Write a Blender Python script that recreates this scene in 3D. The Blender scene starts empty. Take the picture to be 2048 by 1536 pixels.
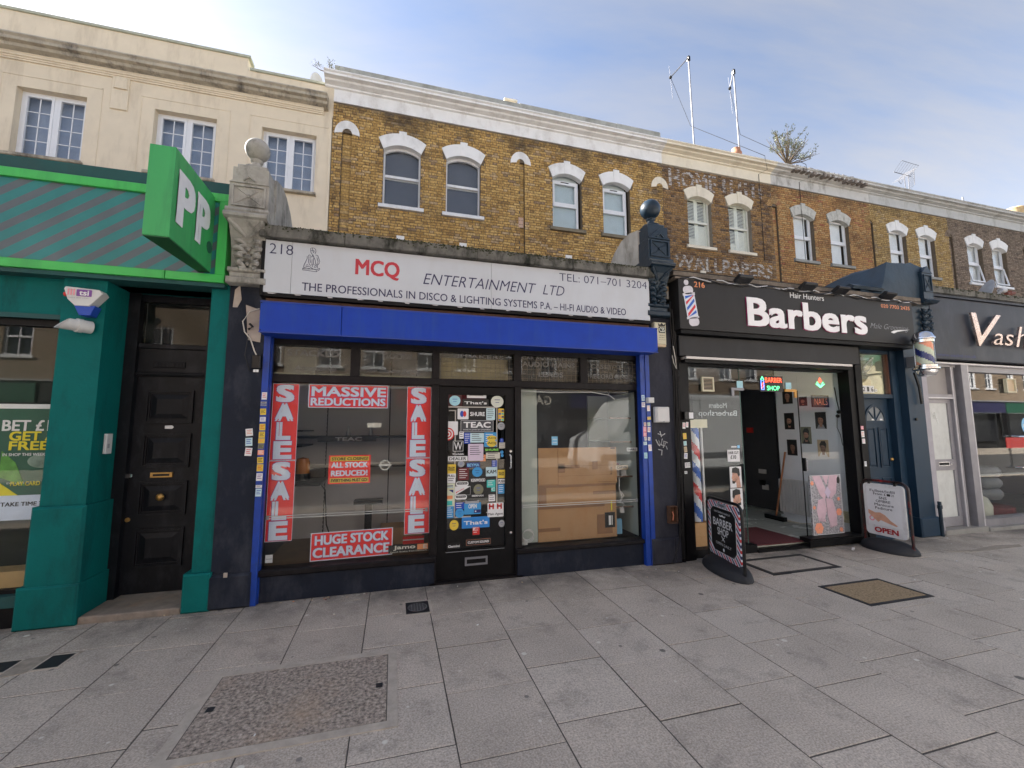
import bpy, math, random
from mathutils import Vector, Matrix
random.seed(7)
R=math.radians
SC=bpy.context.scene
COL=SC.collection

# ---------------------------------------------------------------- camera, sky, sun, exposure
cam=bpy.data.objects.new('camera',bpy.data.cameras.new('camera')); COL.objects.link(cam)
cam.data.sensor_fit='HORIZONTAL'; cam.data.sensor_width=36; cam.data.lens=846/2048*36
cam.data.clip_start=.05; cam.data.clip_end=3000
yaw,pit,rol=R(15.58),R(5.98),R(-.148)
f=Vector((math.sin(yaw)*math.cos(pit),math.cos(yaw)*math.cos(pit),math.sin(pit)))
r=Vector((math.cos(yaw),-math.sin(yaw),0)); u=r.cross(f)
r2=r*math.cos(rol)+u*math.sin(rol); u2=u*math.cos(rol)-r*math.sin(rol)
M=Matrix((r2,u2,-f)).transposed().to_4x4(); M.translation=Vector((0,-4.57,1.6))
cam.matrix_world=M
SC.camera=cam

SUN_EL,SUN_AZ=R(33),R(-50)           # azimuth from +Y, towards +X
sd=bpy.data.lights.new('sun','SUN'); sd.energy=5; sd.angle=R(.5); sd.color=(1,.94,.86)
so=bpy.data.objects.new('sun',sd); COL.objects.link(so)
sv=Vector((math.sin(SUN_AZ)*math.cos(SUN_EL),math.cos(SUN_AZ)*math.cos(SUN_EL),math.sin(SUN_EL)))
so.rotation_euler=sv.to_track_quat('Z','Y').to_euler(); so.location=sv*60

W=bpy.data.worlds.new('World'); SC.world=W; W.use_nodes=True
nt=W.node_tree; nt.nodes.clear()
def N(t,**k):
    n=nt.nodes.new(t)
    for a,b in k.items(): setattr(n,a,b)
    return n
LK=lambda a,b: nt.links.new(a,b)
out=N('ShaderNodeOutputWorld'); bg=N('ShaderNodeBackground'); bg.inputs[1].default_value=.05
sky=N('ShaderNodeTexSky',sky_type='NISHITA'); sky.sun_disc=False; sky.sun_elevation=SUN_EL; sky.sun_rotation=SUN_AZ
sky.air_density=.8; sky.dust_density=.6; sky.ozone_density=1.4; sky.altitude=30
tc=N('ShaderNodeTexCoord'); sep=N('ShaderNodeSeparateXYZ'); LK(tc.outputs['Generated'],sep.inputs[0])
zz=N('ShaderNodeMath',operation='MAXIMUM'); zz.inputs[1].default_value=.08; LK(sep.outputs[2],zz.inputs[0])
dx=N('ShaderNodeMath',operation='DIVIDE'); LK(sep.outputs[0],dx.inputs[0]); LK(zz.outputs[0],dx.inputs[1])
dy=N('ShaderNodeMath',operation='DIVIDE'); LK(sep.outputs[1],dy.inputs[0]); LK(zz.outputs[0],dy.inputs[1])
cb=N('ShaderNodeCombineXYZ'); LK(dx.outputs[0],cb.inputs[0]); LK(dy.outputs[0],cb.inputs[1])
mp=N('ShaderNodeMapping'); mp.inputs['Rotation'].default_value=(0,0,R(28)); mp.inputs['Scale'].default_value=(.42,1.5,1); LK(cb.outputs[0],mp.inputs[0])
n1=N('ShaderNodeTexNoise'); n1.inputs['Scale'].default_value=.75; n1.inputs['Detail'].default_value=9; n1.inputs['Roughness'].default_value=.58; n1.inputs['Distortion'].default_value=.5; LK(mp.outputs[0],n1.inputs['Vector'])
rp=N('ShaderNodeValToRGB'); rp.color_ramp.elements[0].position=.38; rp.color_ramp.elements[1].position=.64
rp.color_ramp.elements[0].color=(.12,.12,.12,1); rp.color_ramp.elements[1].color=(.8,.8,.8,1); LK(n1.outputs[0],rp.inputs[0])
cl=N('ShaderNodeMix',data_type='RGBA'); cl.blend_type='MIX'
lum=N('ShaderNodeRGBToBW'); LK(sky.outputs[0],lum.inputs[0])
lm=N('ShaderNodeMath',operation='MULTIPLY_ADD'); lm.inputs[1].default_value=.8; lm.inputs[2].default_value=1.15; LK(lum.outputs[0],lm.inputs[0])
tint=N('ShaderNodeMix',data_type='RGBA'); tint.blend_type='MULTIPLY'; tint.inputs[0].default_value=1
tint.inputs['A'].default_value=(1.04,1.0,.97,1); LK(lm.outputs[0],tint.inputs['B'])
LK(rp.outputs[0],cl.inputs[0]); LK(sky.outputs[0],cl.inputs['A']); LK(tint.outputs['Result'],cl.inputs['B'])
LK(cl.outputs['Result'],bg.inputs[0]); LK(bg.outputs[0],out.inputs[0])
vs=SC.view_settings; vs.view_transform='Standard'; vs.look='None'; vs.gamma=1; vs.use_curve_mapping=False; vs.exposure=2.68
SC.cycles.max_bounces=8; SC.cycles.transparent_max_bounces=12; SC.cycles.diffuse_bounces=6

# ---------------------------------------------------------------- materials
MATS={}
def mat(name,col,rough=.6,metal=0,var=.14,scale=5,bump=.0,bscale=60,spec=.38,emit=0,stain=None,stain_amt=0,stain_scale=1.5,objvar=0,sz=.45,sx=1):
    if name in MATS: return MATS[name]
    m=bpy.data.materials.new(name); m.use_nodes=True; t=m.node_tree; b=t.nodes['Principled BSDF']
    b.inputs['Roughness'].default_value=rough; b.inputs['Metallic'].default_value=metal; b.inputs['Specular IOR Level'].default_value=spec
    c=(*col,1)
    def nn(ty): return t.nodes.new(ty)
    co=nn('ShaderNodeTexCoord')
    src=None
    no=nn('ShaderNodeTexNoise'); no.inputs['Scale'].default_value=scale; no.inputs['Detail'].default_value=7; no.inputs['Roughness'].default_value=.62
    t.links.new(co.outputs['Object'],no.inputs['Vector'])
    mr=nn('ShaderNodeMapRange'); mr.inputs[1].default_value=.28; mr.inputs[2].default_value=.72; mr.inputs[3].default_value=1-var; mr.inputs[4].default_value=1+var
    t.links.new(no.outputs[0],mr.inputs[0])
    mx=nn('ShaderNodeMix'); mx.data_type='RGBA'; mx.blend_type='MULTIPLY'; mx.inputs[0].default_value=1; mx.inputs['A'].default_value=c
    t.links.new(mr.outputs[0],mx.inputs['B']); src=mx.outputs['Result']
    if stain:
        n2=nn('ShaderNodeTexNoise'); n2.inputs['Scale'].default_value=stain_scale; n2.inputs['Detail'].default_value=9; n2.inputs['Roughness'].default_value=.7
        mpp=nn('ShaderNodeMapping'); mpp.inputs['Scale'].default_value=(sx,sx,sz); mpp.inputs['Location'].default_value=(3.1,1.7,5.2)
        t.links.new(co.outputs['Object'],mpp.inputs[0]); t.links.new(mpp.outputs[0],n2.inputs['Vector'])
        r_=nn('ShaderNodeMapRange'); r_.inputs[1].default_value=.5; r_.inputs[2].default_value=.66; r_.inputs[4].default_value=stain_amt
        t.links.new(n2.outputs[0],r_.inputs[0])
        m2=nn('ShaderNodeMix'); m2.data_type='RGBA'; m2.inputs['B'].default_value=(*stain,1)
        t.links.new(r_.outputs[0],m2.inputs[0]); t.links.new(src,m2.inputs['A']); src=m2.outputs['Result']
    if objvar:
        oi=nn('ShaderNodeObjectInfo'); m3=nn('ShaderNodeMapRange'); m3.inputs[3].default_value=1-objvar; m3.inputs[4].default_value=1+objvar
        t.links.new(oi.outputs['Random'],m3.inputs[0]); m4=nn('ShaderNodeMix'); m4.data_type='RGBA'; m4.blend_type='MULTIPLY'; m4.inputs[0].default_value=1
        t.links.new(src,m4.inputs['A']); t.links.new(m3.outputs[0],m4.inputs['B']); src=m4.outputs['Result']
    t.links.new(src,b.inputs['Base Color'])
    rr=nn('ShaderNodeMapRange'); rr.inputs[3].default_value=max(0,rough-.1); rr.inputs[4].default_value=min(1,rough+.12); t.links.new(no.outputs[0],rr.inputs[0]); t.links.new(rr.outputs[0],b.inputs['Roughness'])
    if bump:
        nb=nn('ShaderNodeTexNoise'); nb.inputs['Scale'].default_value=bscale; nb.inputs['Detail'].default_value=4; t.links.new(co.outputs['Object'],nb.inputs['Vector'])
        bp=nn('ShaderNodeBump'); bp.inputs['Strength'].default_value=bump; bp.inputs['Distance'].default_value=.01; t.links.new(nb.outputs[0],bp.inputs['Height']); t.links.new(bp.outputs[0],b.inputs['Normal'])
    if emit:
        b.inputs['Emission Color'].default_value=c; b.inputs['Emission Strength'].default_value=emit
    MATS[name]=m; return m
PAL=dict(white=(.72,.72,.73),offwhite=(.6,.57,.5),cream=(.62,.64,.55),lightblue=(.35,.62,.7),paleblue=(.5,.66,.7),skyblue=(.05,.3,.62),deepsky=(.03,.22,.6),blue=(.02,.07,.42),deepblue=(.02,.03,.16),
 dark=(.02,.02,.02),black=(.012,.012,.013),greyblack=(.06,.06,.07),grey=(.33,.34,.36),yellow=(.72,.52,.06),paleyellow=(.62,.66,.5),orange=(.75,.28,.12),lilac=(.62,.52,.64),maroon=(.13,.015,.02),olive=(.2,.2,.13),teal=(.06,.5,.45),
 red=(.62,.035,.03),green=(.3,.85,.12),sky=(.25,.55,.8),w=(.75,.75,.75),k=(.015,.015,.015),posterred=(.78,.04,.035),posterblue=(.62,.69,.82),pink=(.75,.3,.35),skin=(.5,.28,.2),tan=(.55,.42,.27),salmon=(.85,.33,.2),navyprint=(.03,.03,.09),yprint=(.75,.65,.02),gprint=(.02,.1,.06),purple=(.2,.07,.3))
def print_mat(n):
    if isinstance(n,bpy.types.Material): return n
    return mat('print_'+n,PAL[n],rough=.42,var=.05,scale=14)

def glass(name,tint=(.93,.96,.95),rough=.0,f0=.07,dirt=.0):
    m=bpy.data.materials.new(name); m.use_nodes=True; t=m.node_tree; t.nodes.clear()
    o=t.nodes.new('ShaderNodeOutputMaterial'); mixs=t.nodes.new('ShaderNodeMixShader'); tr=t.nodes.new('ShaderNodeBsdfTransparent'); gl=t.nodes.new('ShaderNodeBsdfGlossy')
    tr.inputs[0].default_value=(*tint,1); gl.inputs['Roughness'].default_value=rough
    lw=t.nodes.new('ShaderNodeLayerWeight'); pw=t.nodes.new('ShaderNodeMath'); pw.operation='POWER'; pw.inputs[1].default_value=4.5; t.links.new(lw.outputs['Facing'],pw.inputs[0])
    ma=t.nodes.new('ShaderNodeMath'); ma.operation='MULTIPLY_ADD'; ma.inputs[1].default_value=1-f0; ma.inputs[2].default_value=f0; t.links.new(pw.outputs[0],ma.inputs[0])
    t.links.new(ma.outputs[0],mixs.inputs[0]); t.links.new(tr.outputs[0],mixs.inputs[1]); t.links.new(gl.outputs[0],mixs.inputs[2])
    last=mixs
    if dirt:
        df=t.nodes.new('ShaderNodeBsdfDiffuse'); df.inputs[0].default_value=(.45,.45,.43,1); m2=t.nodes.new('ShaderNodeMixShader')
        co=t.nodes.new('ShaderNodeTexCoord'); no=t.nodes.new('ShaderNodeTexNoise'); no.inputs['Scale'].default_value=3; no.inputs['Detail'].default_value=8; t.links.new(co.outputs['Object'],no.inputs[0])
        r_=t.nodes.new('ShaderNodeMapRange'); r_.inputs[1].default_value=.4; r_.inputs[2].default_value=.8; r_.inputs[4].default_value=dirt; t.links.new(no.outputs[0],r_.inputs[0])
        t.links.new(r_.outputs[0],m2.inputs[0]); t.links.new(mixs.outputs[0],m2.inputs[1]); t.links.new(df.outputs[0],m2.inputs[2]); last=m2
    t.links.new(last.outputs[0],o.inputs[0]); return m

def brick_mat(name,cols,soot=(.05,.04,.035),soot_amt=.5,top=None):
    """colour per brick: 'tone' attribute on joined bricks, object random on single ones; soot patches by place"""
    m=bpy.data.materials.new(name); m.use_nodes=True; t=m.node_tree; b=t.nodes['Principled BSDF']; b.inputs['Roughness'].default_value=.88; b.inputs['Specular IOR Level'].default_value=.25
    at=t.nodes.new('ShaderNodeAttribute'); at.attribute_name='tone'; oi=t.nodes.new('ShaderNodeObjectInfo')
    ad=t.nodes.new('ShaderNodeMath'); ad.operation='ADD'; t.links.new(at.outputs['Fac'],ad.inputs[0]); t.links.new(oi.outputs['Random'],ad.inputs[1])
    fr=t.nodes.new('ShaderNodeMath'); fr.operation='FRACT'; t.links.new(ad.outputs[0],fr.inputs[0])
    rp=t.nodes.new('ShaderNodeValToRGB'); el=rp.color_ramp.elements
    while len(el)<len(cols): el.new(.5)
    for i,(p,c) in enumerate(cols): el[i].position=p; el[i].color=(*c,1)
    t.links.new(fr.outputs[0],rp.inputs[0])
    ge=t.nodes.new('ShaderNodeNewGeometry')
    no=t.nodes.new('ShaderNodeTexNoise'); no.inputs['Scale'].default_value=.9; no.inputs['Detail'].default_value=9; no.inputs['Roughness'].default_value=.7; t.links.new(ge.outputs['Position'],no.inputs['Vector'])
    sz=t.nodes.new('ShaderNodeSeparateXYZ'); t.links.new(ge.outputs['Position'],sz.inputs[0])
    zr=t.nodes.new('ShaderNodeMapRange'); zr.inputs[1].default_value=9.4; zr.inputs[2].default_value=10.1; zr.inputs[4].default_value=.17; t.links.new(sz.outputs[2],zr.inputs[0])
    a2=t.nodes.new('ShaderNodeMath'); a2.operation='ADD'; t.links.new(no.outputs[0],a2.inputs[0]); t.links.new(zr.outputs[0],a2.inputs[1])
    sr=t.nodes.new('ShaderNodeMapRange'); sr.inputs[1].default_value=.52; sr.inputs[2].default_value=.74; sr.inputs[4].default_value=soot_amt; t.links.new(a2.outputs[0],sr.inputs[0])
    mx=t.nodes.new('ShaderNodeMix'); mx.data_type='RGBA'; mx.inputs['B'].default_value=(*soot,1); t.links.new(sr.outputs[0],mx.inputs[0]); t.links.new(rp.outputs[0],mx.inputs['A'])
    nf=t.nodes.new('ShaderNodeTexNoise'); nf.inputs['Scale'].default_value=22; nf.inputs['Detail'].default_value=5; t.links.new(ge.outputs['Position'],nf.inputs['Vector'])
    fm=t.nodes.new('ShaderNodeMapRange'); fm.inputs[1].default_value=.3; fm.inputs[2].default_value=.7; fm.inputs[3].default_value=.6; fm.inputs[4].default_value=1.35; t.links.new(nf.outputs[0],fm.inputs[0])
    m2=t.nodes.new('ShaderNodeMix'); m2.data_type='RGBA'; m2.blend_type='MULTIPLY'; m2.inputs[0].default_value=1; t.links.new(mx.outputs['Result'],m2.inputs['A']); t.links.new(fm.outputs[0],m2.inputs['B'])
    t.links.new(m2.outputs['Result'],b.inputs['Base Color'])
    bp=t.nodes.new('ShaderNodeBump'); bp.inputs['Strength'].default_value=.5; bp.inputs['Distance'].default_value=.01; t.links.new(nf.outputs[0],bp.inputs['Height']); t.links.new(bp.outputs[0],b.inputs['Normal'])
    MATS[name]=m; return m

# ---------------------------------------------------------------- mesh builder
_TX={}
def text_mesh(body,bold,shear,space,ext):
    k=(body,bold,shear,space,ext)
    if k in _TX: return _TX[k]
    c=bpy.data.curves.new('t','FONT'); c.body=body; c.size=1; c.offset=bold; c.shear=shear; c.space_character=space; c.resolution_u=3; c.extrude=ext; c.fill_mode='BOTH' if ext else 'FRONT'; c.align_x='CENTER'
    o=bpy.data.objects.new('t',c); COL.objects.link(o)
    bpy.context.view_layer.update()
    dg=bpy.context.evaluated_depsgraph_get(); me=bpy.data.meshes.new_from_object(o.evaluated_get(dg))
    vs=[tuple(v.co) for v in me.vertices]; fs=[tuple(p.vertices) for p in me.polygons]
    bpy.data.objects.remove(o); bpy.data.curves.remove(c); bpy.data.meshes.remove(me)
    xs=[v[0] for v in vs]; ys=[v[1] for v in vs]
    _TX[k]=(vs,fs,min(xs),max(xs),min(ys),max(ys)); return _TX[k]

class MB:
    def __init__(s,*mats):
        s.v=[];s.f=[];s.mi=[];s.mats=list(mats);s.xf=None;s.cur=0;s.tone=None
    def m(s,mt):
        mt=print_mat(mt) if isinstance(mt,str) else mt
        if mt not in s.mats: s.mats.append(mt)
        s.cur=s.mats.index(mt); return s
    def add(s,vs,fs,tones=None):
        n=len(s.v)
        if s.xf: vs=[tuple(s.xf@Vector(p)) for p in vs]
        s.v+=vs; s.f+=[tuple(i+n for i in q) for q in fs]; s.mi+=[s.cur]*len(fs)
        if s.tone is not None: s.tone+=tones if tones else [0]*len(fs)
        return s
    def box(s,x0,x1,y0,y1,z0,z1):
        if x0>x1:x0,x1=x1,x0
        if y0>y1:y0,y1=y1,y0
        if z0>z1:z0,z1=z1,z0
        return s.add([(x,y,z) for x in (x0,x1) for y in (y0,y1) for z in (z0,z1)],[(0,1,3,2),(4,6,7,5),(0,4,5,1),(2,3,7,6),(0,2,6,4),(1,5,7,3)])
    def cbox(s,x0,x1,y0,y1,z0,z1,c=.01):
        """box whose front (y0) edges are chamfered"""
        vs=[(x0,y1,z0),(x1,y1,z0),(x1,y1,z1),(x0,y1,z1),(x0,y0+c,z0),(x1,y0+c,z0),(x1,y0+c,z1),(x0,y0+c,z1),(x0+c,y0,z0+c),(x1-c,y0,z0+c),(x1-c,y0,z1-c),(x0+c,y0,z1-c)]
        return s.add(vs,[(0,3,2,1),(8,9,10,11),(0,1,5,4),(1,2,6,5),(2,3,7,6),(3,0,4,7),(4,5,9,8),(5,6,10,9),(6,7,11,10),(7,4,8,11)])
    def prism(s,pts,y0,y1):
        """polygon in xz, from y0 to y1"""
        n=len(pts); a=sum(pts[i][0]*pts[(i+1)%n][1]-pts[(i+1)%n][0]*pts[i][1] for i in range(n))
        if a<0: pts=pts[::-1]
        return s.add([(x,y0,z) for x,z in pts]+[(x,y1,z) for x,z in pts],[tuple(range(n)),tuple(range(2*n-1,n-1,-1))]+[(i,i+n,(i+1)%n+n,(i+1)%n) for i in range(n)])
    def sweep(s,prof,x0,x1):
        """closed profile of (y,z) points swept along x"""
        n=len(prof)
        return s.add([(x0,y,z) for y,z in prof]+[(x1,y,z) for y,z in prof],[tuple(range(n)),tuple(range(2*n-1,n-1,-1))]+[(i,(i+1)%n,(i+1)%n+n,i+n) for i in range(n)])
    def hprism(s,pts,z0,z1):
        n=len(pts); a=sum(pts[i][0]*pts[(i+1)%n][1]-pts[(i+1)%n][0]*pts[i][1] for i in range(n))
        if a<0: pts=pts[::-1]
        return s.add([(x,y,z0) for x,y in pts]+[(x,y,z1) for x,y in pts],[tuple(range(n-1,-1,-1)),tuple(range(n,2*n))]+[(i,(i+1)%n,(i+1)%n+n,i+n) for i in range(n)])
    def lathe(s,prof,c=(0,0,0),n=20,axis='z'):
        vs=[];fs=[];m=len(prof)
        for i in range(n):
            a=2*math.pi*i/n
            for rr,z in prof:
                p=(rr*math.cos(a),rr*math.sin(a),z)
                if axis=='y': p=(p[0],p[2],p[1])
                if axis=='x': p=(p[2],p[0],p[1])
                vs.append((p[0]+c[0],p[1]+c[1],p[2]+c[2]))
        for i in range(n):
            j=(i+1)%n
            for k in range(m-1): fs.append((i*m+k,j*m+k,j*m+k+1,i*m+k+1))
        fs.append(tuple(i*m for i in range(n-1,-1,-1))); fs.append(tuple(i*m+m-1 for i in range(n)))
        return s.add(vs,fs)
    def sphere(s,c,rad,n=20,sq=1):
        k=n//2; return s.lathe([(max(1e-4,rad*math.sin(math.pi*i/k)),-rad*sq*math.cos(math.pi*i/k)) for i in range(k+1)],c,n)
    def tube(s,pts,rad,n=7):
        pts=[Vector(p) for p in pts]; vs=[];fs=[]
        rad=[rad]*len(pts) if not isinstance(rad,(list,tuple)) else rad
        for i,p in enumerate(pts):
            d=(pts[min(i+1,len(pts)-1)]-pts[max(i-1,0)]).normalized()
            a=Vector((0,0,1)) if abs(d.z)<.9 else Vector((1,0,0)); e1=d.cross(a).normalized(); e2=d.cross(e1)
            for k in range(n):
                t=2*math.pi*k/n; vs.append(tuple(p+(e1*math.cos(t)+e2*math.sin(t))*rad[i]))
        for i in range(len(pts)-1):
            for k in range(n):
                l=(k+1)%n; fs.append((i*n+k,i*n+l,(i+1)*n+l,(i+1)*n+k))
        fs.append(tuple(range(n-1,-1,-1))); fs.append(tuple(range((len(pts)-1)*n,len(pts)*n)))
        return s.add(vs,fs)
    def plate(s,x0,x1,z0,z1,y0,y1,holes=()):
        """wall front at y0 with rectangular holes whose reveals reach y1"""
        xs=sorted({x0,x1,*[min(max(h[i],x0),x1) for h in holes for i in (0,1)]}); zs=sorted({z0,z1,*[min(max(h[i],z0),z1) for h in holes for i in (2,3)]})
        for a,b in zip(xs,xs[1:]):
            for c,d in zip(zs,zs[1:]):
                mx,mz=(a+b)/2,(c+d)/2
                if any(h[0]<mx<h[1] and h[2]<mz<h[3] for h in holes): continue
                s.add([(a,y0,c),(b,y0,c),(b,y0,d),(a,y0,d)],[(0,1,2,3)])
        for h in holes:
            a,b,c,d=h[:4]
            s.add([(a,y0,c),(a,y1,c),(a,y1,d),(a,y0,d),(b,y0,c),(b,y1,c),(b,y1,d),(b,y0,d)],[(0,1,2,3),(5,4,7,6),(0,4,5,1),(3,2,6,7)])
        return s
    def frame(s,x0,x1,z0,z1,y0,y1,w,wt=None,wb=None):
        wt=w if wt is None else wt; wb=w if wb is None else wb
        s.box(x0,x0+w,y0,y1,z0,z1); s.box(x1-w,x1,y0,y1,z0,z1); s.box(x0+w,x1-w,y0,y1,z1-wt,z1); return s.box(x0+w,x1-w,y0,y1,z0,z0+wb)
    def text(s,body,x0,x1,z0,z1,y,bold=0,shear=0,mirror=False,ext=0,space=1,slope=0):
        if x0>x1:x0,x1=x1,x0
        if z0>z1:z0,z1=z1,z0
        # heavier weights are made of slightly shifted copies (offsetting the outline breaks some glyphs)
        vs,fs,a,b,c,d=text_mesh(body,min(bold,0),shear,space,.5 if ext else 0)
        if bold>0 and (b-a)>0:
            k=(z1-z0)/(d-c)*bold*.75; lo=(k,-k,k*.0,0); 
            for i,(dx_,dz_) in enumerate(((k,k*.7),(-k,k*.7),(k,-k*.7),(-k,-k*.7))):
                s.text(body,x0+k+dx_,x1-k+dx_,z0+k*.7+dz_,z1-k*.7+dz_,y-.00012*i,0,shear,mirror,ext,space,slope)
            return s
        o=[]
        for p in vs:
            tx=(p[0]-a)/(b-a); tx=1-tx if mirror else tx
            X=x0+tx*(x1-x0); o.append((X,y-(p[2]+.5)*ext if ext else y,z0+(p[1]-c)/(d-c)*(z1-z0)+slope*(X-x0)))
        return s.add(o,[tuple(reversed(q)) for q in fs] if mirror else fs)
    def disc(s,cx,cz,rx,rz,y0,y1,n=20):
        return s.prism([(cx+rx*math.cos(2*math.pi*i/n),cz+rz*math.sin(2*math.pi*i/n)) for i in range(n)],y0,y1)
    def rrect(s,x0,x1,z0,z1,y0,y1,rad,n=4):
        p=[]
        for cx,cz,a0 in ((x1-rad,z0+rad,-90),(x1-rad,z1-rad,0),(x0+rad,z1-rad,90),(x0+rad,z0+rad,180)):
            for i in range(n+1):
                a=R(a0+90*i/n); p.append((cx+rad*math.cos(a),cz+rad*math.sin(a)))
        return s.prism(p,y0,y1)

ORG={}
def tag(o,label=None,cat=None,group=None,kind=None):
    if label: o['label']=label
    if cat: o['category']=cat
    if group: o['group']=group
    if kind: o['kind']=kind
    return o
def thing(name,label,cat,loc=(0,0,0),rz=0,group=None):
    o=bpy.data.objects.new(name,None); COL.objects.link(o); o.location=loc; o.rotation_euler=(0,0,rz); o.empty_display_size=.2
    ORG[o]=Vector((0,0,0)) if rz else Vector(loc)
    return tag(o,label,cat,group)
def obj(name,b,parent=None,smooth=False,bev=0,label=None,kind=None,loc=None):
    """one mesh object; vertices are given in place and re-based to the thing's own origin"""
    off=ORG.get(parent,Vector((0,0,0))) if parent else (Vector(loc) if loc else Vector((0,0,0)))
    me=bpy.data.meshes.new(name); me.from_pydata([(p[0]-off.x,p[1]-off.y,p[2]-off.z) for p in b.v],[],b.f)
    for m_ in b.mats: me.materials.append(m_)
    if len(b.mats)>1: me.polygons.foreach_set('material_index',b.mi)
    if smooth: me.polygons.foreach_set('use_smooth',[True]*len(b.f)); 
    if b.tone is not None: me.attributes.new('tone','FLOAT','FACE').data.foreach_set('value',b.tone)
    o=bpy.data.objects.new(name,me); COL.objects.link(o)
    if smooth:
        try: me.set_sharp_from_angle(angle=R(40))
        except Exception: pass
    if parent: o.parent=parent; ORG[o]=off
    elif loc: o.location=loc; ORG[o]=off
    else: ORG[o]=off
    if bev:
        md=o.modifiers.new('bevel','BEVEL'); md.width=bev; md.segments=2; md.limit_method='ANGLE'; md.angle_limit=R(50)
    if label: o['label']=label
    if kind: o['kind']=kind
    return o
def solo(name,b,label,cat,loc,group=None,**k): return tag(obj(name,b,None,loc=loc,**k),label,cat,group)
def copy_tree(o,parent=None):
    c=o.copy(); COL.objects.link(c); ORG[c]=ORG[o]
    if parent: c.parent=parent
    for ch in list(o.children): copy_tree(ch,c)
    return c
def lin(a,b,n): return [a+(b-a)*i/(n-1) for i in range(n)]
# ---------------------------------------------------------------- common materials
mStone=mat('weathered_stone',(.36,.345,.31),.85,var=.25,scale=7,bump=.4,bscale=35,stain=(.07,.07,.06),stain_amt=.75,stain_scale=5)
mCope=mat('mossy_concrete',(.14,.135,.12),.92,var=.35,scale=9,bump=.7,bscale=30,stain=(.012,.014,.009),stain_amt=.97,stain_scale=4.5)
mParapet=mat('parapet_render',(.36,.36,.33),.9,var=.18,scale=3,bump=.3,bscale=30,stain=(.16,.16,.13),stain_amt=.6,stain_scale=2)
mWhiteP=mat('white_stucco',(.78,.77,.76),.75,var=.05,scale=4,bump=.08,stain=(.40,.36,.33),stain_amt=.4,stain_scale=2.2)
mCreamS=mat('cream_stucco',(.76,.69,.56),.75,var=.05,scale=4,bump=.08,stain=(.4,.34,.25),stain_amt=.3,stain_scale=2)
mWhiteD=mat('dirty_white_stucco',(.56,.55,.53),.8,var=.08,scale=4,bump=.15,stain=(.13,.11,.09),stain_amt=.85,stain_scale=1.6)
mGreyS=mat('grey_stucco',(.5,.5,.49),.8,var=.08,scale=4,bump=.1,stain=(.25,.24,.22),stain_amt=.6,stain_scale=2)
mWhitePaint=mat('white_paint',(.74,.74,.75),.45,var=.04,scale=6,stain=(.5,.47,.42),stain_amt=.3,stain_scale=6)
mUpvc=mat('white_upvc',(.76,.77,.79),.3,var=.02)
mMortar=mat('mortar',(.13,.10,.07),.95,var=.2,scale=12,bump=.4)
mMortarD=mat('mortar_dark',(.22,.19,.15),.95,var=.2,scale=12,bump=.4)
mCreamWall=mat('cream_painted_wall',(.73,.63,.48),.8,var=.05,scale=2.5,stain=(.50,.41,.30),stain_amt=.55,stain_scale=2.2,sz=.2)
mLead=mat('dark_roof',(.06,.06,.065),.7)
mTerra=mat('terracotta',(.42,.2,.12),.8,var=.15)
mTerraY=mat('yellow_terracotta',(.55,.4,.22),.8,var=.15)
mMetal=mat('galvanised_metal',(.24,.24,.26),.55,metal=.6)
mBlack=mat('black_paint',(.005,.005,.006),.45,spec=.18,var=.3,scale=9,bump=.06,bscale=30,stain=(.018,.017,.017),stain_amt=.4,stain_scale=6)
mBlackM=mat('black_frame_wood',(.009,.0075,.0085),.5,spec=.2,var=.3,scale=10,bump=.15,bscale=40,stain=(.03,.027,.025),stain_amt=.35,stain_scale=9)
mNavy=mat('navy_black_masonry_paint',(.012,.016,.028),.6,spec=.18,var=.25,scale=4,bump=.3,bscale=22,stain=(.06,.065,.08),stain_amt=.5,stain_scale=3)
mNavy2=mat('charcoal_masonry_paint',(.022,.024,.036),.6,spec=.2,var=.2,scale=4,bump=.25,bscale=22,stain=(.075,.075,.09),stain_amt=.4,stain_scale=2.5)
mIron=mat('dark_blue_gloss_paint',(.012,.026,.042),.33,var=.2,scale=9,bump=.25,bscale=20)
mTeal=mat('teal_masonry_paint',(.003,.125,.118),.6,spec=.12,var=.12,scale=3,bump=.3,bscale=45,stain=(.006,.05,.05),stain_amt=.6,stain_scale=3,sz=.3)
mTealD=mat('dark_teal_trim',(.012,.075,.075),.6,var=.2,scale=3,stain=(.03,.06,.06),stain_amt=.5)
mGreen=mat('bright_green_fascia',(.06,.48,.10),.35,var=.04,scale=2,stain=(.045,.30,.08),stain_amt=.6,stain_scale=4,sz=.15,sx=1.5)
mGreenS=mat('green_sign_skin',(.05,.36,.11),.38,var=.05,scale=3,stain=(.035,.22,.08),stain_amt=.6,stain_scale=4,sz=.15,sx=1.5)
mBlue=mat('royal_blue_shutter_paint',(.006,.045,.37),.45,spec=.25,var=.12,scale=4,bump=.05,stain=(.02,.07,.30),stain_amt=.55,stain_scale=5,sz=.15,sx=1.6)
mBlueDoor=mat('blue_door_paint',(.011,.032,.060),.42,var=.12,scale=4)
mSign=mat('white_sign_acrylic',(.53,.56,.60),.35,var=.035,scale=2.2,stain=(.46,.46,.47),stain_amt=.35,stain_scale=2)
mCharSign=mat('charcoal_sign_panel',(.017,.016,.016),.42,spec=.3,var=.15,scale=5,stain=(.028,.026,.024),stain_amt=.4,stain_scale=2.5)
mVashSign=mat('slate_sign_panel',(.02,.023,.034),.4,spec=.3,var=.2,scale=6,stain=(.06,.065,.08),stain_amt=.5,stain_scale=3)
mAlu=mat('grey_aluminium',(.30,.29,.31),.4,metal=.35,var=.12,scale=6,stain=(.15,.15,.15),stain_amt=.4)
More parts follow.
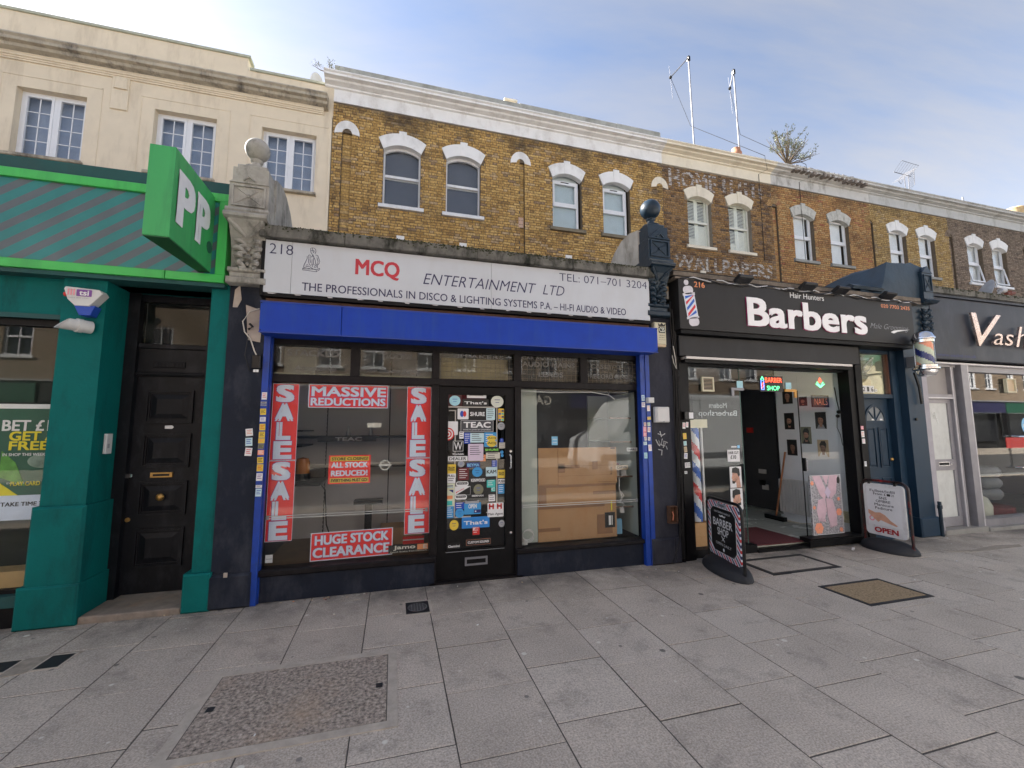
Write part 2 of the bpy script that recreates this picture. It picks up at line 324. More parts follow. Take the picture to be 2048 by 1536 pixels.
mBoard=mat('white_boarded_panel',(.56,.57,.55),.5,var=.08,scale=8,stain=(.4,.4,.38),stain_amt=.4,stain_scale=7)
mBrass=mat('brass',(.45,.27,.09),.35,metal=.8,var=.2)
mChrome=mat('chrome',(.75,.75,.77),.15,metal=1,var=.03)
mInt=mat('interior_white_wall',(.80,.83,.88),.7,var=.03)
mIntDark=mat('interior_dark_wall',(.055,.058,.066),.6)
mSlat=mat('grey_wall_panel',(.50,.48,.48),.7,var=.06,scale=3)
mWood=mat('brown_board',(.16,.1,.05),.6,var=.25,scale=8)
mCard=mat('corrugated_cardboard',(.43,.25,.125),.85,var=.07,scale=5,bump=.12,bscale=20,stain=(.38,.18,.07),stain_amt=.5,stain_scale=3)
mTape=mat('brown_tape',(.25,.125,.06),.3,var=.12)
mRubber=mat('black_rubber',(.022,.023,.027),.65,var=.2,scale=12,bump=.3,bscale=60)
mTube=mat('black_powder_coat',(.008,.008,.009),.35)
mRedTube=mat('worn_red_black_tube',(.02,.01,.01),.4,stain=(.4,.015,.02),stain_amt=.95,stain_scale=7)
mPlastic=mat('white_plastic',(.62,.62,.62),.4,var=.05,stain=(.42,.4,.38),stain_amt=.3)
mBeige=mat('beige_plastic',(.60,.56,.40),.45,var=.05)
gClear=glass('shop_glass',(.97,.98,.975),f0=.022,dirt=.02)
gDirty=glass('dirty_transom_glass',(.8,.82,.8),f0=.022,dirt=.2)
gDark=glass('tinted_glass',(.6,.6,.6),f0=.045,dirt=.03)
gUp=glass('window_glass',(.96,.97,.97),f0=.03,dirt=.04)

def slab_material():
    m=bpy.data.materials.new('paving_concrete'); m.use_nodes=True; t=m.node_tree; b=t.nodes['Principled BSDF']
    ge=t.nodes.new('ShaderNodeNewGeometry'); oi=t.nodes.new('ShaderNodeObjectInfo')
    def noi(s,d,rg=.6):
        n=t.nodes.new('ShaderNodeTexNoise'); n.inputs['Scale'].default_value=s; n.inputs['Detail'].default_value=d; n.inputs['Roughness'].default_value=rg; t.links.new(ge.outputs['Position'],n.inputs['Vector']); return n
    def rng(src,a,b_,c,d):
        n=t.nodes.new('ShaderNodeMapRange'); n.inputs[1].default_value=a; n.inputs[2].default_value=b_; n.inputs[3].default_value=c; n.inputs[4].default_value=d; t.links.new(src,n.inputs[0]); return n.outputs[0]
    def mul(a,bf,ty='MULTIPLY',fac=1,col=None):
        n=t.nodes.new('ShaderNodeMix'); n.data_type='RGBA'; n.blend_type=ty; n.inputs[0].default_value=fac; t.links.new(a,n.inputs['A'])
        if col is None: t.links.new(bf,n.inputs['B'])
        else: n.inputs['B'].default_value=(*col,1); t.links.new(bf,n.inputs[0])
        return n.outputs['Result']
    rp=t.nodes.new('ShaderNodeValToRGB'); e=rp.color_ramp.elements; e[0].color=(.475,.415,.35,1); e[1].color=(.53,.467,.397,1); m3=e.new(.5); m3.color=(.505,.44,.37,1); t.links.new(oi.outputs['Random'],rp.inputs[0])
    c=mul(rp.outputs[0],rng(noi(1.3,8,.65).outputs[0],.3,.7,.80,1.08))
    c=mul(c,rng(noi(95,3).outputs[0],.3,.7,.66,1.32))
    c=mul(c,rng(noi(420,2).outputs[0],.3,.7,.8,1.2))
    # dark grime near the shopfronts
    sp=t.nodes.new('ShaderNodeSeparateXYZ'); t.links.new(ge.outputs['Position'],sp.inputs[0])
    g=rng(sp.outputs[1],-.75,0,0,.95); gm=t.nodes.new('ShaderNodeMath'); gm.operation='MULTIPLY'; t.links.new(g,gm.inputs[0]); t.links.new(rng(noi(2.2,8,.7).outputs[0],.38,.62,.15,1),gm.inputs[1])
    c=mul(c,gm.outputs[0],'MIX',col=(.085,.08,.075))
    st=rng(noi(3.1,9,.75).outputs[0],.53,.68,0,.55); c=mul(c,st,'MIX',col=(.17,.15,.13))
    # trodden chewing gum, pale and dark spots
    for sc,th,co_,sd in ((3.1,.07,(.72,.7,.62),0),(2.1,.06,(.05,.05,.05),7),(4.4,.075,(.15,.14,.13),11),(6.,.07,(.66,.63,.56),3)):
        v=t.nodes.new('ShaderNodeTexVoronoi'); v.inputs['Scale'].default_value=sc; mp_=t.nodes.new('ShaderNodeMapping'); mp_.inputs['Location'].default_value=(sd,sd*2.3,0); mp_.inputs['Scale'].default_value=(1,1,.01)
        t.links.new(ge.outputs['Position'],mp_.inputs[0]); t.links.new(mp_.outputs[0],v.inputs['Vector'])
        d=rng(v.outputs['Distance'],th*.75,th,1,0)
        se=t.nodes.new('ShaderNodeSeparateColor'); t.links.new(v.outputs['Color'],se.inputs[0]); ok=rng(se.outputs[0],.5,.55,0,.75)
        mm=t.nodes.new('ShaderNodeMath'); mm.operation='MULTIPLY'; t.links.new(d,mm.inputs[0]); t.links.new(ok,mm.inputs[1]); c=mul(c,mm.outputs[0],'MIX',col=co_)
    t.links.new(c,b.inputs['Base Color']); b.inputs['Roughness'].default_value=.82; b.inputs['Specular IOR Level'].default_value=.3
    bp=t.nodes.new('ShaderNodeBump'); bp.inputs['Strength'].default_value=.35; bp.inputs['Distance'].default_value=.004; t.links.new(noi(140,4).outputs[0],bp.inputs['Height']); t.links.new(bp.outputs[0],b.inputs['Normal'])
    return m
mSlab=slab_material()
mJoint=mat('joint_grit',(.085,.077,.068),.95,var=.3,scale=30,bump=.5)
mAsphalt=mat('asphalt',(.09,.088,.088),.9,var=.25,scale=60,bump=.6,bscale=150)
mPebble=mat('exposed_aggregate',(.34,.285,.235),.85,var=.85,scale=48,bump=.9,bscale=90,stain=(.46,.33,.22),stain_amt=.65,stain_scale=1.2)
mPebbleY=mat('ochre_aggregate',(.33,.24,.14),.85,var=.5,scale=60,bump=.9,bscale=110)
mCastIron=mat('cast_iron',(.035,.037,.04),.55,metal=.4,var=.3,scale=30)
mFrameC=mat('cover_surround_concrete',(.45,.395,.33),.85,var=.2,scale=12,bump=.3,bscale=80)

# ---------------------------------------------------------------- ground
b=MB(mAsphalt); b.box(-300,300,-300,300,-.5,-.14); tag(obj('ground',b),kind='structure')
b=MB(mAsphalt); b.box(-60,60,-13.2,-5.1,-.139,-.12); tag(obj('road',b),kind='structure')
pav=obj('pavement',MB(mJoint).box(-40,40,-4.8,.9,-.135,-.005)); tag(pav,kind='structure')
PX=[-1.80,-1.255,-.705,-.18,.35,.90,1.453,2.0,2.552,3.115,3.69,4.27]
xs=PX[:]
while xs[-1]<12: xs.append(xs[-1]+.565)
while xs[0]>-3.9: xs.insert(0,xs[0]-.53)
sl_me={}
def slab_mesh(w,d):
    k=(round(w,3),round(d,3))
    if k in sl_me: return sl_me[k]
    g=.0034; c=.003; x0,x1,y0,y1=g,w-g,g,d-g
    vs=[(x0,y0,-.05),(x1,y0,-.05),(x1,y1,-.05),(x0,y1,-.05),(x0,y0,-c),(x1,y0,-c),(x1,y1,-c),(x0,y1,-c),(x0+c,y0+c,0),(x1-c,y0+c,0),(x1-c,y1-c,0),(x0+c,y1-c,0)]
    me=bpy.data.meshes.new('paving_slab'); me.from_pydata(vs,[],[(8,9,10,11),(0,1,5,4),(1,2,6,5),(2,3,7,6),(3,0,4,7),(4,5,9,8),(5,6,10,9),(6,7,11,10),(7,4,8,11)]); me.materials.append(mSlab); me.materials.append(mJoint); me.polygons.foreach_set('material_index',[0,1,1,1,1,0,0,0,0]); sl_me[k]=me; return me
extra=MB(mSlab)
for i in range(len(xs)-1):
    a,bx=xs[i],xs[i+1]
    off=-.575 if i%2==xs.index(.90)%2 else -.71
    y=off+1.11
    while y>-4.7:
        y0=max(y-.555,-4.78); y1=min(y,.25)
        o=bpy.data.objects.new('paving_slab',slab_mesh(bx-a,y1-y0)); COL.objects.link(o); o.parent=pav
        o.location=(a,y0,random.uniform(-.0025,.0012)); o.rotation_euler=(random.uniform(-.002,.002),random.uniform(-.002,.002),random.uniform(-.0015,.0015))
        y-=.555
for sx,ex in ((-14,xs[0]),(xs[-1],30)):
    x=sx
    while x<ex-.1:
        w=min(.56,ex-x)
        for k in range(9): extra.cbox(x+.004,x+w-.004,0,0,0,0) if False else extra.box(x+.004,x+w-.004,-4.78+k*.555,-4.78+k*.555+.547,-.05,0)
        x+=.56
obj('paving_slab',extra,pav,kind='stuff')
mGran=mat('granite_kerb',(.3,.3,.29),.8,var=.2,scale=20)
kb=obj('kerb',MB(mGran).box(-60,60,-5.1,-4.8,-.2,-.002)); tag(kb,kind='structure')
fp=obj('far_pavement',MB(mSlab).box(-60,60,-16.9,-13.2,-.135,0)); tag(fp,kind='structure')

# access covers let into the paving
def cover(name,label,x0,x1,y0,y1,top,rim,rimw,inner,cat='access cover',z=.003,marks=None,rz=0):
    t=thing(name,label,cat,((x0+x1)/2,(y0+y1)/2,0))
    b=MB(rim)
    for q in ((x0,x1,y0,y0+rimw),(x0,x1,y1-rimw,y1),(x0,x0+rimw,y0+rimw,y1-rimw),(x1-rimw,x1,y0+rimw,y1-rimw)): b.box(q[0],q[1],q[2],q[3],-.012,z)
    obj('frame',b,t)
    g=.006 if inner is None else inner
    obj('lid_gap',MB(mJoint).box(x0+rimw,x1-rimw,y0+rimw,y1-rimw,-.012,z*.3),t)
    obj('lid',MB(top).box(x0+rimw+g,x1-rimw-g,y0+rimw+g,y1-rimw-g,-.01,z),t)
    for (mx,my,w,h) in marks or []: obj('keyhole',MB(mCastIron).box(mx-w,mx+w,my-h,my+h,z,z+.002),t)
    return t
cover('inspection_cover','large rectangular pebbled access cover with two lifting slots in front of the sale window',-1.085,.065,-2.03,-1.19,mPebble,mFrameC,.06,.005,marks=[(-.045,-1.62,.02,.022),(-.97,-1.60,.02,.022)])
cover('inspection_cover','dark edged square slab cover beside the barber shop signboard',4.03,5.02,-.71,-.18,mSlab,mCastIron,.035,.03)
cover('inspection_cover','dark framed square cover filled with ochre pebbles further from the shops',4.18,5.0,-1.59,-1.09,mPebbleY,mCastIron,.03,.012)
cover('drain_cover','small dark rectangular metal cover at the far left of the paving',-2.30,-2.14,-.82,-.61,mCastIron,mFrameC,.012,.003)
cover('drain_cover','scuffed dark metal cover cut off by the left edge of the photo',-2.62,-2.44,-.80,-.62,mCastIron,mFrameC,.012,.003)
# small stopcock cover with a round cast pattern
t=thing('stopcock_cover','small black square iron cover with round raised pattern below the shop door','access cover',(.25,-.5,0))
b=MB(mFrameC)
for q in ((.12,.375,-.64,-.62),(.12,.375,-.37,-.35),(.12,.145,-.62,-.37),(.35,.375,-.62,-.37)): b.box(q[0],q[1],q[2],q[3],-.012,.002)
obj('frame',b,t); obj('lid',MB(mCastIron).box(.147,.348,-.618,-.372,-.012,.003),t)
b=MB(mat('worn_iron',(.12,.12,.125),.45,metal=.5))
for k in range(20):
    a=2*math.pi*k/20; a2=2*math.pi*(k+1)/20; b.tube([(.2475+.085*math.cos(a),-.495+.085*math.sin(a),.004),(.2475+.085*math.cos(a2),-.495+.085*math.sin(a2),.004)],.004,5)
for k in (-.05,-.025,0,.025,.05):
    h=math.sqrt(.085**2-k*k); b.tube([(.2475+k,-.495-h,.004),(.2475+k,-.495+h,.004)],.003,4); b.tube([(.2475-h,-.495+k,.004),(.2475+h,-.495+k,.004)],.003,4)
obj('raised_pattern',b,t)
b=MB(mat('cement_patch',(.31,.27,.22),.9,var=.25,scale=20)); 
b.hprism([(6.9,-.62),(7.35,-.66),(7.9,-.6),(8.3,-.66),(8.2,-.74),(7.3,-.73)],-.01,.0022); b.hprism([(8.25,-.9),(8.6,-.86),(9.3,-1.04),(9.0,-1.14),(8.4,-1.0)],-.01,.0022); b.hprism([(-2.45,-.62),(-2.2,-.585),(-2.12,-.6),(-2.32,-.84),(-2.44,-.86)],-.01,.0015)
b.hprism([(3.0,-.14),(3.2,-.12),(3.24,-.2),(3.1,-.3),(2.98,-.25)],-.01,.0022)
obj('cement_patch',b,pav,kind='stuff')
# litter
b=MB(print_mat('white')); 
for k in range(26):
    x=random.uniform(-2.2,8); y=random.choice([random.uniform(-.45,-.06),random.uniform(-2.6,-.3)]); a=random.uniform(0,3.1); l=random.uniform(.008,.02)
    b.m(random.choice(['white','offwhite','tan','offwhite'])); b.tube([(x,y,.006),(x+l*math.cos(a),y+l*math.sin(a),.006)],.004,5)
for k in range(16):
    x=random.uniform(-1.1,.2); y=random.uniform(-.09,-.03); b.m(random.choice(['orange','tan','offwhite','maroon'])); s=random.uniform(.006,.018); b.hprism([(x,y),(x+s,y+.003),(x+s*.8,y+s*.6),(x-.003,y+s*.5)],.002,.006)
tag(obj('litter',b),'cigarette ends and scraps scattered along the foot of the shopfronts','litter',kind='stuff')
b=MB(print_mat('white')); b.add([(5.83+random.uniform(-.035,.035),-.24+random.uniform(-.03,.03),random.uniform(.002,.045)) for _ in range(12)],[(i,(i+3)%12,(i+5)%12) for i in range(12)]+[(i,(i+1)%12,(i+7)%12) for i in range(12)])
solo('tissue',b,'crumpled white tissue on the paving before the barber shop','tissue',(5.83,-.24,0))

# ---------------------------------------------------------------- upper houses
YW=6.5
brA=brick_mat('yellow_stock_brick',[(0,(.27,.165,.07)),(.12,(.40,.245,.085)),(.5,(.49,.31,.11)),(.85,(.55,.37,.145)),(.94,(.46,.33,.19)),(1,(.24,.16,.10))],soot_amt=.85)
brC=brick_mat('brown_stock_brick',[(0,(.12,.07,.04)),(.2,(.21,.12,.055)),(.5,(.31,.18,.07)),(.8,(.29,.18,.09)),(.93,(.2,.135,.09)),(1,(.09,.065,.05))],soot=(.06,.045,.04),soot_amt=.6)
brD=brick_mat('orange_stock_brick',[(0,(.29,.15,.07)),(.2,(.38,.205,.085)),(.6,(.45,.26,.105)),(.92,(.43,.29,.14)),(1,(.34,.12,.07))],soot_amt=.6)
brE=brick_mat('ochre_stock_brick',[(0,(.26,.17,.075)),(.2,(.36,.24,.095)),(.6,(.43,.30,.125)),(.92,(.45,.33,.17)),(1,(.28,.2,.12))],soot_amt=.5)
brF=brick_mat('grey_brown_brick',[(0,(.13,.1,.08)),(.3,(.23,.18,.14)),(.7,(.29,.225,.17)),(1,(.18,.14,.11))],soot_amt=.4)
BRK=None
def brick_mesh(m_):
    me=bpy.data.meshes.new('brick'); l,h,d=.1068,.031,.014
    c=.004; vs=[(-l,0,-h),(l,0,-h),(l,0,h),(-l,0,h),(-l,-d+c,-h),(l,-d+c,-h),(l,-d+c,h),(-l,-d+c,h),(-l+c,-d,-h+c),(l-c,-d,-h+c),(l-c,-d,h-c),(-l+c,-d,h-c)]
    me.from_pydata(vs,[],[(8,9,10,11),(0,1,5,4),(1,2,6,5),(2,3,7,6),(3,0,4,7),(4,5,9,8),(5,6,10,9),(6,7,11,10),(7,4,8,11)]); me.materials.append(m_); return me
def bricks(parent,x0,x1,z0,z1,m_,excl,single=0,y=YW,zvis=6.62):
    """excl: rectangles (x0,x1,z0,z1) without bricks; Flemish-like bond"""
    rect=[]; n=int((z1-z0)/.075)
    for k in range(n):
        za=z0+k*.075; zb=za+.062; x=x0-(.171 if k%2 else 0)-random.uniform(.03,.06); j=0
        while x<x1:
            w=.215 if j%2 else .103; a,bx=max(x,x0),min(x+w,x1); x+=w+.012+random.uniform(-.004,.006); j+=1
            segs=[(a,bx)]
            for e in excl:
                if e[2]<zb-.02 and e[3]>za+.02:
                    ns=[]
                    for s0,s1 in segs:
                        if e[1]<=s0 or e[0]>=s1: ns.append((s0,s1)); continue
                        if e[0]>s0: ns.append((s0,e[0]))
                        if e[1]<s1: ns.append((e[1],s1))
                    segs=ns
            rect+=[(s0,s1,za,zb) for s0,s1 in segs if s1-s0>.03]
    ones=set()
    if single:
        full=[i for i,q in enumerate(rect) if q[1]-q[0]>.21 and q[2]>zvis]
        full.sort(key=lambda i:(rect[i][0])**2+(rect[i][2]-1.6)**2); ones=set(full[:single])
        me=brick_mesh(m_)
        for i in ones:
            q=rect[i]; o=bpy.data.objects.new('brick',me); COL.objects.link(o); o.parent=parent
            o.location=Vector(((q[0]+q[1])/2,y-random.uniform(-.002,.003),(q[2]+q[3])/2))-ORG[parent]; o.rotation_euler=(0,random.uniform(-.006,.006),random.uniform(-.01,.01))
    b=MB(m_); b.tone=[]
    for i,q in enumerate(rect):
        if i in ones: continue
        d=.014+random.uniform(-.002,.004); t=random.random()
        a,c_,za,zb=q; za+=random.uniform(-.002,.002)
        b.add([(a,y,za),(c_,y,za),(c_,y,zb),(a,y,zb),(a+.003,y-d,za+.003),(c_-.003,y-d,za+.003),(c_-.003,y-d,zb-.003),(a+.003,y-d,zb-.003)],[(4,5,6,7),(0,1,5,4),(1,2,6,5),(2,3,7,6),(3,0,4,7)],[t]*5)
    obj('brick',b,parent,kind='stuff')

def arc(cx,w,zs,rise,n=10):
    rr=(w*w/4+rise*rise)/(2*rise); zc=zs+rise-rr; a=math.asin(w/2/rr)
    return [(cx+rr*math.sin(-a+2*a*i/n),zc+rr*math.cos(-a+2*a*i/n)) for i in range(n+1)]
def lintel(parent,cx,w,zs,mt,yf=YW-.035,h=.3,key=.06,segs=False):
    """flat segmental arch with keystone over an opening w wide, springing at zs"""
    lo=arc(cx,w,zs,.16); hi=arc(cx,w+.27,zs+h,.2)
    b=MB(mt); pts=lo+hi[::-1]
    n=len(lo)
    for i in range(n-1): b.prism([lo[i],lo[i+1],hi[i+1],hi[i]],yf+random.uniform(-.002,.002)*(1 if segs else 0),YW+.14)
    b.prism([(cx-.085,zs+.16-.01),(cx+.085,zs+.16-.01),(cx+.1,zs+h+.2+key),(cx-.1,zs+h+.2+key)],yf-.012,YW+.1)
    # infill between springing line and arc behind the face
    obj('lintel',b,parent)
def sash(parent,cx,w,z0,z1,kind):
    """window in an opening; z1 is the crown"""
    x0,x1=cx-w/2,cx+w/2; yr=YW+.13
    fm={'sash_dark':mWhitePaint,'shutter':mat('ivory_paint',(.68,.68,.6),.4,var=.03)}.get(kind,mUpvc)
    wd=bpy.data.objects.new('window',None); COL.objects.link(wd); wd.parent=parent; ORG[wd]=ORG[parent]
    zs=z1-.16
    b=MB(fm); fw=.045 if kind=='sash_dark' else .06
    if kind=='upvc': x1f=x1-.06
    else: x1f=x1
    ztop=zs if kind=='upvc' else z1+.04
    b.frame(x0,x1f,z0,ztop,yr,yr+.07,fw,wt=.06 if kind!='sash_dark' else .1)
    zm=(z0+ztop)/2
    if kind=='sash_dark':
        a=arc(cx,w-.08,zs-.035,.13); hi=[(x,z+.06) for x,z in a]
        for i in range(len(a)-1): b.prism([a[i],a[i+1],(a[i+1][0],z1+.05),(a[i][0],z1+.05)],yr-.01,yr+.05)
    obj('frame',b,wd)
    b=MB(fm); b.box(x0+fw,x1f-fw,yr-.012,yr+.05,zm-.035,zm+.035)
    if kind in('upvc','plain','plain_open'): b.frame(x0+fw,x1f-fw,zm+.035,ztop-.06,yr-.015,yr+.04,.05)
    if kind=='sash_dark': b.box(x0+fw,x1-fw,yr+.05,yr+.075,zm-.06,zm-.03)
    obj('sash_bar',b,wd)
    if kind=='upvc': obj('vent_slot',MB(mBlack).box(cx-.15,cx+.1,yr-.018,yr,ztop-.045,ztop-.03),wd)
    if kind=='plain_open':
        b=MB(fm); b.xf=Matrix.Translation((0,yr-.02,zm-.03))@Matrix.Rotation(R(-9),4,'X')@Matrix.Translation((0,-yr,-(zm-.03)))
        b.frame(x0+fw,x1f-fw,z0+.06,zm-.03,yr-.03,yr+.01,.045); obj('open_casement',b,wd)
    obj('pane',MB(gUp).box(x0+fw-.01,x1f-fw+.01,yr+.03,yr+.036,z0+.02,ztop-.02),wd)
    if kind=='shutter':
        bs=mat('ivory_shutter',(.86,.86,.76),.5,var=.03); b=MB(bs); yb=yr+.05
        for k,(a,c_) in enumerate(((x0+fw,cx),(cx,x1-fw))): b.frame(a+.004,c_-.004,z0+.05,z1,yb,yb+.03,.06)
        obj('shutter_frame',b,wd)
        b=MB(bs); z=z0+.13
        while z<z1-.1:
            if abs(z-zm)>.05:
                for a,c_ in ((x0+fw+.06,cx-.06),(cx+.06,x1-fw-.06)):
                    op=(z>zm+.1) or (a<cx-.1 and zm-.5<z<zm-.05 and parent.get('openl'))
                    dz=.016 if op else .028
                    b.add([(a,yb,z-dz),(c_,yb,z-dz),(c_,yb+.02,z+dz),(a,yb+.02,z+dz),(a,yb+.006,z-dz-.004),(c_,yb+.006,z-dz-.004),(c_,yb+.026,z+dz-.004),(a,yb+.026,z+dz-.004)],[(0,1,2,3),(7,6,5,4),(0,4,5,1),(2,6,7,3),(0,3,7,4),(1,5,6,2)])
            z+=.05
        obj('shutter_slat',b,wd,kind='stuff')
        obj('room_back',MB(mat('dim_room',(.1,.11,.14),.9)).box(x0,x1,yb+.2,yb+.22,z0,z1),wd)
    else:
        bc={'sash_dark':mat('grey_blind',(.11,.115,.135),.7,var=.12,scale=3),'upvc':mat('pale_blind',(.52,.60,.62),.8,var=.03)}.get(kind,mat('net_curtain',(.82,.83,.83),.8,var=.06,scale=2))
        yb=yr+.09
        xe=x1f-(.15 if kind=='plain' else .0)
        obj('blind',MB(bc).box(x0+.02,xe,yb,yb+.01,z0,z1+.05),wd)
        if kind!='sash_dark': obj('room_back',MB(mat('dim_room',(.1,.11,.14),.9)).box(x0,x1,yb+.3,yb+.31,z0,z1+.05),wd)
    sm={'sash_dark':mWhitePaint,'upvc':mat('dirty_stone_sill',(.2,.17,.12),.9,var=.2),'shutter':mCreamS,'plain':mat('grey_sill',(.3,.3,.28),.9,var=.2)}.get(kind,mWhitePaint)
    obj('sill',MB(sm).cbox(x0-.1,x1+.1,YW-.085,yr+.01,z0-.1,z0,.01),wd)
    # dark reveal lining
    return wd
def cornice(parent,x0,x1,mt,mp,prof,zp,yo=0,miter=0,top=None,broken=False):
    b=MB(mt); b.sweep([(YW+dy,z) for dy,z in prof],x0,x1)
    obj('cornice',b,parent)
    b=MB(mp); n=max(2,int((x1-x0)/1.5)); 
    for k in range(n):
        a=x0+(x1-x0)*k/n; c_=x0+(x1-x0)*(k+1)/n; h=random.uniform(-.012,.012)
        b.box(a,c_-.006,YW-.02,YW+.22,10.6,zp+h)
    obj('parapet',b,parent)
PROF=[(0.05,10.08),(-.03,10.08),(-.03,10.42),(-.08,10.44),(-.08,10.48),(-.14,10.50),(-.20,10.52),(-.22,10.56),(-.33,10.575),(-.33,10.63),(-.37,10.66),(-.37,10.69),(0.05,10.76)]
def house(label,x0,x1,wins,bm,mortar,lint,cmat,niche=None,niche_white=False,single=0,parap=None,zp=11.13,seg=False):
    t=thing('terraced_house',label,'house',((x0+x1)/2,YW,0),group='brick upper storeys set back behind the shops')
    if wins and wins[0][2]=='shutter': t['openl']=1
    holes=[(c-w/2,c+w/2,7.45,9.0) for c,w,k in wins]
    hh=[(c-w/2,c+w/2,7.45,9.16) for c,w,k in wins]
    ex=[(c-w/2-.003,c+w/2+.003,7.35,9.0) for c,w,k in wins]+[(c-w/2-.1,c+w/2+.1,9.0,9.34) for c,w,k in wins]+[(c-w/2-.1,c+w/2+.1,7.35,7.45) for c,w,k in wins]
    if niche: hh.append((niche-.115,niche+.115,3.6,9.28)); ex.append((niche-.118,niche+.118,3,9.4))
    w=MB(mortar); w.plate(x0,x1,3.6,10.2,YW,YW+.14,[h for h in hh if h[0]>=x0-.2])
    w.box(x0,x1,YW+.6,YW+6,3.6,10.3)
    for c,ww,k in wins:   # spandrel behind the lintel
        lo=arc(c,ww,9.0,.16)
    obj('wall',w,t)
    if niche:
        obj('niche_back',MB(mortar).box(niche-.12,niche+.12,YW+.07,YW+.1,3.6,9.4),t)
        bb=MB(bm); bb.tone=[]
        z=5.9
        while z<9.3:
            bb.tone and None; tt=random.random(); bb.add([(niche-.11,YW+.058,z),(niche+.11,YW+.058,z),(niche+.11,YW+.058,z+.066),(niche-.11,YW+.058,z+.066)],[(0,1,2,3)],[tt]); z+=.075
        obj('niche_brick',bb,t,kind='stuff')
        if niche_white:
            b=MB(lint)
            for i in range(12):
                a,c_=math.pi*i/12,math.pi*(i+1)/12
                b.prism([(niche+.12*math.cos(a),9.26+.12*math.sin(a)),(niche+.31*math.cos(a),9.22+.38*math.sin(a)),(niche+.31*math.cos(c_),9.22+.38*math.sin(c_)),(niche+.12*math.cos(c_),9.26+.12*math.sin(c_))],YW-.03,YW+.1)
            obj('arch_ring',b,t)
        else:
            b=MB(bm); b.tone=[]
            for i in range(13):
                a=math.pi*i/13+.03; c_=a+math.pi/13-.06; tt=random.random()
                p=[(niche+.12*math.cos(a),9.26+.12*math.sin(a)),(niche+.33*math.cos(a),9.26+.33*math.sin(a)),(niche+.33*math.cos(c_),9.26+.33*math.sin(c_)),(niche+.12*math.cos(c_),9.26+.12*math.sin(c_))]
                n0=len(b.f); b.prism(p,YW-.02,YW+.08)
                for q in range(n0,len(b.f)): b.tone[q]=tt*.35
            obj('arch_brick',b,t,kind='stuff')
    for c,ww,k in wins:
        sash(t,c,ww,7.45,9.16,k); lintel(t,c,ww,9.0,lint,segs=seg)
        # tips of the first-floor arches just showing above the shop roofs
        b=MB(lint); lo=arc(c,ww,6.0,.16); hi=arc(c,ww+.27,6.28,.18)
        for i in range(len(lo)-1): b.prism([lo[i],lo[i+1],hi[i+1],hi[i]],YW-.035,YW+.02)
        b.prism([(c-.085,6.1),(c+.085,6.1),(c+.1,6.63),(c-.1,6.63)],YW-.05,YW+.02)
        obj('lintel',b,t)
    bricks(t,x0+.004,x1-.004,5.85,10.07,bm,ex,single)
    cornice(t,x0,x1,cmat,parap or mParapet,PROF,zp)
    obj('roof',MB(mLead).box(x0,x1,YW+.2,YW+6,10.3,10.55),t)
    return t
hA=house('brick house with two dark blinded sash windows under white arches, next to the cream building',-1.72,3.34,[(.045,.97,'sash_dark'),(1.70,.96,'sash_dark')],brA,mMortar,mWhiteP,mWhiteP,niche=-1.36,niche_white=True,single=300,zp=11.12)
hB=house('brick house with two plain white plastic windows, over the telephone number of the white sign',3.34,8.11,[(4.81,.93,'upvc'),(6.45,.93,'upvc')],brA,mMortar,mWhiteP,mWhiteP,niche=3.36,niche_white=True,single=300,zp=11.14)
hC=house('brown brick house with white louvred shutters and faded painted wall lettering',8.11,12.5,[(9.48,.92,'shutter'),(11.1,.92,'shutter')],brC,mMortarD,mCreamS,mCreamS,niche=8.0,niche_white=True,single=300,zp=10.98)
hD=house('orange brick house with crumbling cornice and a bush growing on its parapet',12.5,17.15,[(13.87,.93,'plain'),(15.55,.93,'plain')],brD,mMortar,mat('peeling_white_paint',(.5,.49,.45),.8,var=.15,scale=9,stain=(.2,.19,.16),stain_amt=.7,stain_scale=9),mWhiteD,niche=12.6,single=0,zp=10.95,seg=True)
hE=house('ochre brick house above the dark covered pier, its two windows with dark open strips',17.15,21.45,[(18.53,.93,'plain'),(20.12,.93,'plain')],brE,mMortar,mWhiteP,mGreyS,niche=17.15,single=0,zp=10.95)
hF=house('grey brown brick house at the far right, one window tilted open',21.45,26.1,[(22.95,.93,'plain_open'),(24.5,.93,'plain_open')],brF,mMortar,mWhiteP,mGreyS,niche=21.55,single=0,parap=mat('lead_parapet',(.26,.28,.25),.8,var=.3,scale=3,stain=(.1,.11,.08),stain_amt=.6),zp=10.85)
hG=house('last grey brick house touching the right edge of the photo',26.1,30.6,[(27.6,.93,'plain'),(29.2,.93,'plain')],brF,mMortar,mWhiteP,mGreyS,niche=26.2,single=0,zp=10.85)
